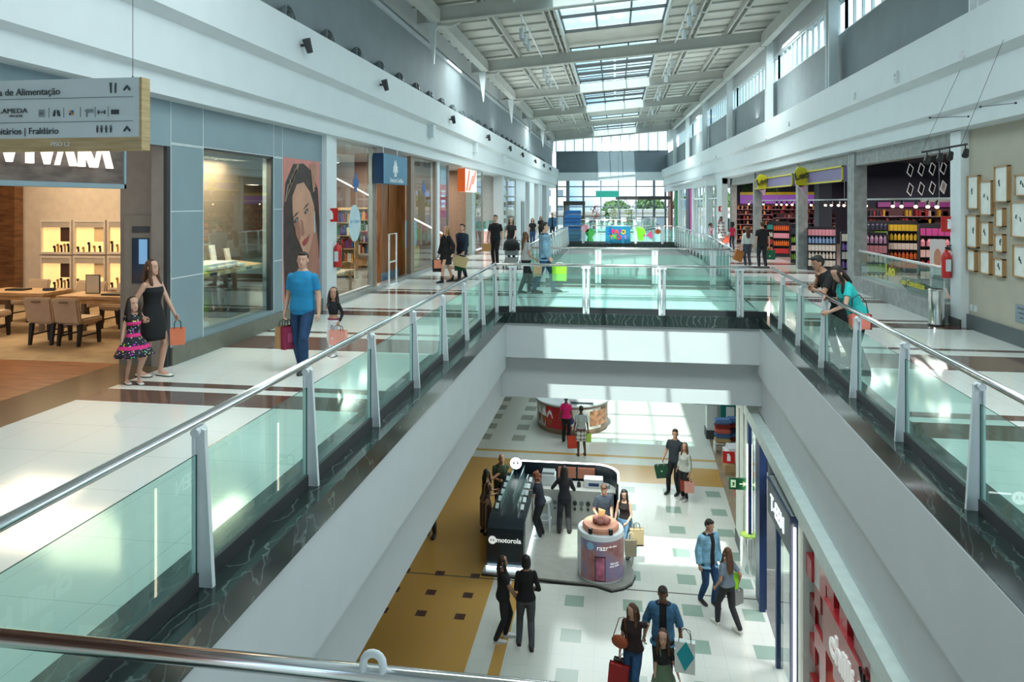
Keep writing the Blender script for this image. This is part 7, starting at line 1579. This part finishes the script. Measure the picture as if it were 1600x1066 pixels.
bag(Y4['L'] + Vector((-.04, -.04, .0)), .32, .40, .12, 'b83820', 'red-orange bag of the woman in the checked skirt', D(15), drop=.08); bag(Y4['R'] + Vector((0, -.05, .05)), .2, .28, .1, 'a8c850', 'lime bag of the woman in the checked skirt', 0, drop=.05)
person('person in a hot pink top at the counter of the ice-cream kiosk', Vector((-1.72, 24.95, Z2)), 1.62, D(-10), 'f', 'brown', ('bun', 'chestnut'), ('tee', cloth('d81e6e'), .9), ('pants', blk), '202020', vox=.011, detail=False)
person('kiosk clerk behind the counter of the ice-cream kiosk', Vector((-1.35, 27.5, Z2)), 1.7, D(180), 'm', 'tan', ('short', 'dark'), ('tee', cloth('3a1c1c'), .9), ('pants', blk), '202020', vox=.012, detail=False)
# phone kiosk people
ZK = Z2 + .07
person('clerk with copper curls and navy polo working at the phone counter', Vector((-1.86, 17.6, ZK)), 1.63, D(75), 'f', 'fair', ('curly', 'copper'), ('blouse', cloth('1c2130'), .9, .3), ('pants', blk2), 'a8a8a8', LH=(-.05, .36, 1.1), RH=(.16, .34, 1.12), yaw=0, pitch=-20, vox=.010, lean=8, shoe_kind='sneaker')
person('clerk with straight black hair and dark suit working at the rear counter', Vector((-1.28, 17.95, ZK)), 1.66, D(8), 'f', 'fair', ('verylong', 'black'), ('long', cloth('1a1b22'), .78), ('pants', cloth('2c2c30'), .012), '181818', LH=(-.28, .32, 1.12), RH=(.2, .28, 1.1), lean=8, LF=(-.14, 0), RF=(.12, -.02), vox=.010)
person('man with light brown hair and slate t-shirt beside the round display', Vector((-.30, 17.0, ZK)), 1.72, D(200), 'm', 'fair', ('short', 'chestnut'), ('tee', cloth('3c4450'), .86), ('pants', jeansd), '202020', LH=(-.1, .34, .98), RH=(.2, .30, 1.0), lean=10, pitch=-30, yaw=-25, vox=.010)
Y5 = person('woman in a dark scoop-neck top sharing a phone with the man in slate', Vector((.22, 16.95, Z2 + .07)), 1.62, D(160), 'f', 'fair', ('long', 'black'), ('tank', cloth('2a2220'), .92), ('pants', denim('6a8fb0')), '202020', LH=(-.16, .34, 1.0), RH=(.14, .36, 1.02), lean=6, pitch=-28, yaw=12, vox=.010)
t_ = fz(990, 862, Z2); bag(Vector((.48, 16.62, Z2 + 1.02)), .32, .38, .14, 'b59d78', 'tan bag with a black edge of the woman at the round display', D(10), drop=.14, print_=('2a241e', .9, .02, .1)); bag(Vector((.34, 16.4, Z2 + .9)), .26, .36, .12, 'a89c84', 'beige bag hanging beside the round display', D(10), drop=.18, handle='d8d0b8')
person('older man in a green shirt leaning on the far end of the phone counter', Vector((-3.05, 18.75, Z2)), 1.74, D(200), 'm', 'tan', ('bald', 'grey'), ('tee', cloth('3d4a35'), .86), ('pants', cloth('3a3a40')), '2a2a2a', LH=(.30, .28, 1.12), RH=(.1, .34, 1.12), lean=14, yaw=10, pitch=-10, vox=.010) 
person('woman in a brown and cream striped dress at the phone counter', Vector((-3.28, 17.75, Z2)), 1.63, D(-55), 'f', 'tan', ('long', 'black'), ('dress', stripes((.05, .03, .025), (.32, .2, .13), 70, 0, .3, 'brown_stripe'), .92, .3), ('dressskirt', stripes((.05, .03, .025), (.32, .2, .13), 70, 0, .3, 'brown_stripe2'), 1.1, .22, .06, .03), '3a2a20', LH=(-.1, .36, 1.08), RH=(.16, .32, 1.1), yaw=10, lean=6, vox=.010)
# family in the foreground
p = fz(1036, 1072, Z2)
F1 = person('bearded man in an open denim shirt walking with a woman and a girl', Vector((P(1036, 950, Y=12.5).x, 12.5, Z2)), 1.80, D(175), 'm', 'brown', ('short', 'dark'), ('tee', blk, .84), ('pants', blk2), '1c1c1c', LH=(-.30, .03, .88), RH=(.30, .10, .92), LF=(-.1, .15), RF=(.1, -.1), yaw=-5, pitch=-22, vox=.008, jacket=(denim('3f6f94'), .80, .62, .06))
F2 = person('long-haired woman in a dark top and jeans holding the bearded man by the hand', Vector((P(989, 970, Y=12.2).x, 12.2, Z2)), 1.62, D(165), 'f', 'fair', ('long', 'chestnut'), ('blouse', cloth('2a1c1c'), .92, .3), ('pants', denim('2a5078')), '202020', LHw=F1['R'], RH=(.22, .1, .86), LF=(-.08, .12), RF=(.08, -.1), yaw=-20, pitch=-15, vox=.008)
bag(F2['R'] + Vector((.02, -.04, 0)), .34, .42, .12, 'a01c20', 'large red bag of the woman in jeans at the bottom of the photo', D(-12), tilt=.1, drop=.10); bag(F2['R'] + Vector((.1, .1, 0)), .38, .38, .12, '4a4a44', 'dark grey bag behind the large red bag', D(-12), drop=.10)
t = thing('handbag', 'brown leather shoulder bag of the woman in jeans at the bottom of the photo', 'bag', F2['obj'].location + Vector((-.22, -.06, .98)), D(-20)); MB().ell((0, 0, 0), (.15, .06, .11), 16, 10).build('bag_body', hexm('9a4a28'), t, smooth='all'); MB().tube([(-.12, 0, .05), (-.02, .02, .38), (.06, .03, .42), (.13, 0, .06)], .008, 6).build('strap', hexm('7a3a20'), t)
F3 = person('girl in a green pinafore dress over a black t-shirt walking with the bearded man', Vector((P(1036, 1010, Y=11.85).x, 11.85, Z2)), 1.36, D(-165), 'f', 'fair', ('long', 'brown'), ('tee', blk, 1.0), ('dressskirt', cloth('5a7058'), 1.26, .52, .16, .05), 'd8d8d8', LH=(-.28, .2, .9), RH=(.2, .08, .84), LF=(-.08, .1), RF=(.08, -.1), yaw=-18, pitch=0, vox=.0075, child=True)
for sx in (-1, 1): MB().tube([(sx * .07, .12, 1.24), (sx * .085, .06, 1.45), (sx * .08, -.06, 1.46), (sx * .06, -.11, 1.24)], .016, 8).build('strap', cloth('5a7058'), F3['obj'])
t = thing('shopping_bag', 'white bag with a turquoise diamond carried beside the girl in green', 'bag', P(1070, 1020, Y=11.75), D(-8)); MB().bx(-.16, .16, 0, .10, -.34, .16).build('bag_body', hexm('dfe6e4'), t); MB().prism([(0, -.30), (.15, -.06), (.02, .18), (-.13, -.04)], -.006, -.001, 'y').build('diamond_print', hexm('0f9aa8'), t)
for sy in (0, .1): MB().tube([(-.1, sy, .15), (-.08, sy, .3), (0, .05, .36), (.08, sy, .3), (.1, sy, .15)], .006, 6).build('handle', hexm('202020'), t)
bag(F1['L'] + Vector((.02, .1, 0)), .3, .3, .1, 'd8d6a8', 'pale yellow bag with black handles held by the bearded man', D(10), drop=.12)
# half hidden walker at the left edge of the opening
person('walker half hidden by the left fascia on the gold floor', P(674, 836, Z=Z2), 1.7, D(180), 'm', 'tan', ('short', 'dark'), ('shirt', cloth('3a2c2c'), .86), ('pants', cloth('3c3834')), '1c1c1c', LF=(-.1, .1), RF=(.1, -.1), vox=.012, detail=False)
# ================================================================ far end of the hall and what lies outside
# play sign and cut-out figures on the far bridge
t = thing('play_sign', 'turquoise board with multicoloured letters on the railing of the far bridge', 'sign', (.15, 42.6, .06))
A_, B_ = P(946, 355, Y=42.6), P(985, 381, Y=42.6); t.location = ((A_.x + B_.x) / 2, 42.72, B_.z + .02)
W, H = (B_.x - A_.x) / 2, A_.z - B_.z; MB().bx(-W, W, -.05, .05, 0, H).build('board', mat('play_blue', (.01, .22, .40), .5), t); MB().bx(-W, W, -.06, .06, H, H + .04).build('top', mat('play_blue_l', (.15, .45, .65), .5), t)
for i, (ch, x, z, c) in enumerate((('O', -.5, .66, '2a6ad8'), ('P', -.26, .68, 'd82a6a'), ('A', -.07, .66, 'e85a2a'), ('P', .12, .68, '8a4ad8'), ('O', .32, .66, 'e8c02a'), ('Y', -.38, .34, 'e8a02a'), ('K', -.16, .36, '5ac83a'), ('O', .06, .33, 'd82a4a'), ('P', .28, .36, '3a8ad8'), ('I', .44, .36, 'e86ab0'))):
    lettering('letter', ch, (x, -.06, z), (1, 0, 0), .36, hexm(c, .4), t, .02, bold=.015)
def cutout(px, py0, py1, lb, cols, shape):
    a, b = P(px, py0, Y=42.84), P(px, py1, Y=42.84); t = thing('cutout_figure', lb, 'figure', (a.x, 42.84, b.z)); h = a.z - b.z
    for k, (nm, pts, c) in enumerate(shape(h)): MB().prism(pts, -.03 - .01 * k, .03 - .01 * k, 'y').build(nm, hexm(c), t)
cutout(922, 356, 377, 'green rounded cut-out figure on the far bridge railing', None, lambda h: [('head', disc(0, h * .62, h * .33), '2f8a3a'), ('body', [(-.2, 0), (.2, 0), (.15, h * .3), (-.15, h * .3)], '2f8a3a')])
cutout(914, 350, 364, 'small pink cut-out figure on the far bridge railing', None, lambda h: [('body', disc(0, h * .5, h * .45), 'e8a0b0')])
cutout(1001, 354, 376, 'lime green leafy cut-out on the far bridge railing', None, lambda h: [('leaf', disc(0, h * .6, h * .34), '9ae03a'), ('stem', [(-.12, 0), (.15, 0), (.2, h * .7), (-.3, h)], '7ac82a')])
cutout(1009, 360, 374, 'pink butterfly cut-out on the far bridge railing', None, lambda h: [('wing', [(0, h * .4), (-.35, h), (-.4, .05)], 'c04a80'), ('wing', [(0, h * .4), (.35, h), (.4, .05)], 'c04a80')])
cutout(1028, 358, 366, 'orange ladybird cut-out on the far bridge railing', None, lambda h: [('body', disc(0, h * .5, h * .5), 'd8642a')])
t = thing('blue_tower', 'tall stack of blue slatted crates at the left of the far bridge', 'tower', (P(894, 381, Z=0).x, 43.5, 0))
for k in range(8): MB().bx(-.5, .5, -.4, .4, .02 + k * .25, .24 + k * .25).build('crate', hexm('1f6ab0' if k % 2 else '2a7cc4'), t, bevel=.02)
t = thing('hanging_banner', 'teal banner hanging in front of the end window', 'banner', P(949, 308, Y=59.5)); MB().bx(-.95, .95, -.02, .02, 0, .52).build('cloth', hexm('1f8a7c'), t); MB().tube([(-.9, 0, .52), (-.9, 0, 6.1)], .01, 5).tube([(.9, 0, .52), (.9, 0, 6.1)], .01, 5).build('wire', darkgrey, t)
# food court canopy on arching stems
t = thing('canopy', 'long dark canopy on slender arching stems in the food court', 'canopy', (2.6, 70, 0))
MB().bx(-2.6, 2.6, -1.2, 1.2, 2.75, 3.05).build('roof', hexm('3a3634'), t)
for x in (-2.2, -1.1, 0, 1.1, 2.2): MB().cyl((x, 0, 0), (x, 0, 1.6), .04, n=8).tube([(x, 0, 1.6), (x - .25, 0, 2.3), (x - .5, 0, 2.75)], .03, 6).tube([(x, 0, 1.6), (x + .25, 0, 2.3), (x + .5, 0, 2.75)], .03, 6).build('stem', darkgrey, t)
t = thing('food_kiosk', 'dark food court kiosk behind the blue tower', 'kiosk', (-3.9, 68, 0)); MB().bx(-1, 1, -.8, .8, 0, 1.2).build('counter', hexm('4a4030'), t); MB().bx(-1, 1, -.8, .8, 2.2, 2.6).build('header', hexm('2a2a24'), t); 
for x in (-.9, .9): MB().bx(x - .08, x + .08, -.7, .7, 1.2, 2.2).build('post', hexm('4a4030'), t)
p_ = None; r_ = random.Random(9)
for i in range(14):
    x, y = -2.0 + 1.75 * (i % 4), (67.9, 72.6, 74.6, 76.6)[i // 4]
    if p_ is None:
        p_ = thing('cafe_table', 'small dark food court table with stools near the end window', 'table', (x, y, 0), group='food court tables')
        MB().cyl((0, 0, .72), (0, 0, .76), .4, n=18).build('top', hexm('5a4638'), p_); MB().cyl((0, 0, 0), (0, 0, .72), .04).cyl((0, 0, 0), (0, 0, .03), .25).build('pedestal', blackm, p_)
        for s_ in (-.62, .62): MB().cyl((s_, 0, .42), (s_, 0, .47), .2, n=14).cyl((s_, 0, 0), (s_, 0, .42), .03).build('stool', hexm('3a3a3c'), p_)
    else: dup(p_, (x, y, 0), r_.uniform(-.3, .3))
for i, (x, h, c) in enumerate(((-1.9, 1.7, 'a05a50'), (-.2, 1.4, '6a7a3a'), (1.2, 1.3, '6a7a3a'))):
    t = thing('potted_plant', 'potted plant in the food court, %s from the left' % ords[i], 'plant', (x, 66.6, 0)); MB().cyl((0, 0, 0), (0, 0, .5), .22, .28, 16).build('pot', hexm('a06a5a' if i == 0 else '4a4a44'), t)
    mb = MB(); rr = random.Random(i)
    for k in range(70): a = rr.random() * 2 * pi; z = .5 + rr.random() * h; q = rr.random() * .45; mb.box((q * math.cos(a), q * math.sin(a), z), (.16, .02, .07), (rr.random() * 3, rr.random() * 3, a))
    mb.build('foliage', hexm(c), t)
# outside
struct(MB().bx(-160, 160, 79, 420, -9.0, -8.9).build('floor_outside_ground', mat('outside_ground', (.24, .26, .20), .9, var=.3, scale=.2)))
wallc = ['b4b2ac', 'a8a398', 'bcbbb6', 'a39c92', 'b0aca2', '9c7c6a']
def house(x, y, w_, d_, h, lb, c, rows, cols, roof='6a6c70', base=-9.0):
    t = thing('city_building', lb, 'building', (x, y, base)); MB().bx(-w_ / 2, w_ / 2, 0, d_, 0, h).build('walls', hexm(c, .8), t); MB().bx(-w_ / 2 - .3, w_ / 2 + .3, -.3, d_ + .3, h, h + .5).build('roof', hexm(roof, .8), t)
    for r in range(rows):
        for q in range(cols):
            xx = -w_ / 2 + w_ * (q + .5) / cols; zz = h * (r + .45) / rows; MB().bx(xx - w_ / cols * .28, xx + w_ / cols * .28, -.06, .05, zz, zz + h / rows * .4).build('window', hexm('5a6a74', .3), t)
house(-13.5, 130, 9, 10, 17, 'tall white apartment block outside the left of the end window', wallc[2], 6, 4)
house(-24, 150, 10, 10, 14, 'beige apartment block at the far left outside', wallc[1], 5, 4)
house(-6, 112, 8, 8, 9.5, 'cream low building outside, just right of the tall white block', wallc[0], 3, 3, '80807c')
house(6, 118, 14, 8, 9.8, 'long white building with dark windows outside the middle of the end window', wallc[2], 2, 6, '848888')
house(20, 125, 12, 8, 10.0, 'white building outside the right of the end window', wallc[0], 2, 5, '98948a')
house(0, 96, 16, 6, 7.6, 'wide terracotta-roofed house close outside the end window', wallc[5], 1, 7, 'b87a5a')
def tree(x, y, h, r, lb, seed):
    t = thing('tree', lb, 'tree', (x, y, -9), group='trees outside the end window'); MB().cyl((0, 0, 0), (0, 0, h * .6), .35, .2, 10).build('trunk', hexm('4a3626'), t)
    mb = MB(); rr = random.Random(seed)
    for k in range(420):
        a, b = rr.random() * 2 * pi, math.acos(rr.uniform(-1, 1)); q = r * rr.uniform(.6, 1.05); c = (q * math.sin(b) * math.cos(a), q * math.sin(b) * math.sin(a), h * .75 + q * .7 * math.cos(b)); s_ = r * .2; mb.box(c, (s_, s_, s_ * .5), (rr.random() * 3, rr.random() * 3, rr.random() * 3))
    mb.build('crown', mat('tree_leaves', (.05, .11, .03), .8, var=.5, scale=.8), t)
for i, (x, y, h, r) in enumerate(((0, 150, 15, 4.2), (8.5, 162, 16, 4.6), (17, 150, 16.5, 5), (26, 168, 18, 5.5), (36, 150, 16, 5), (-34, 135, 10, 3), (46, 170, 17, 5.5))):
    tree(x, y + 20, h - 2.5, r * .8, 'dark green tree outside the end window, %s of the row' % ords[i], i)
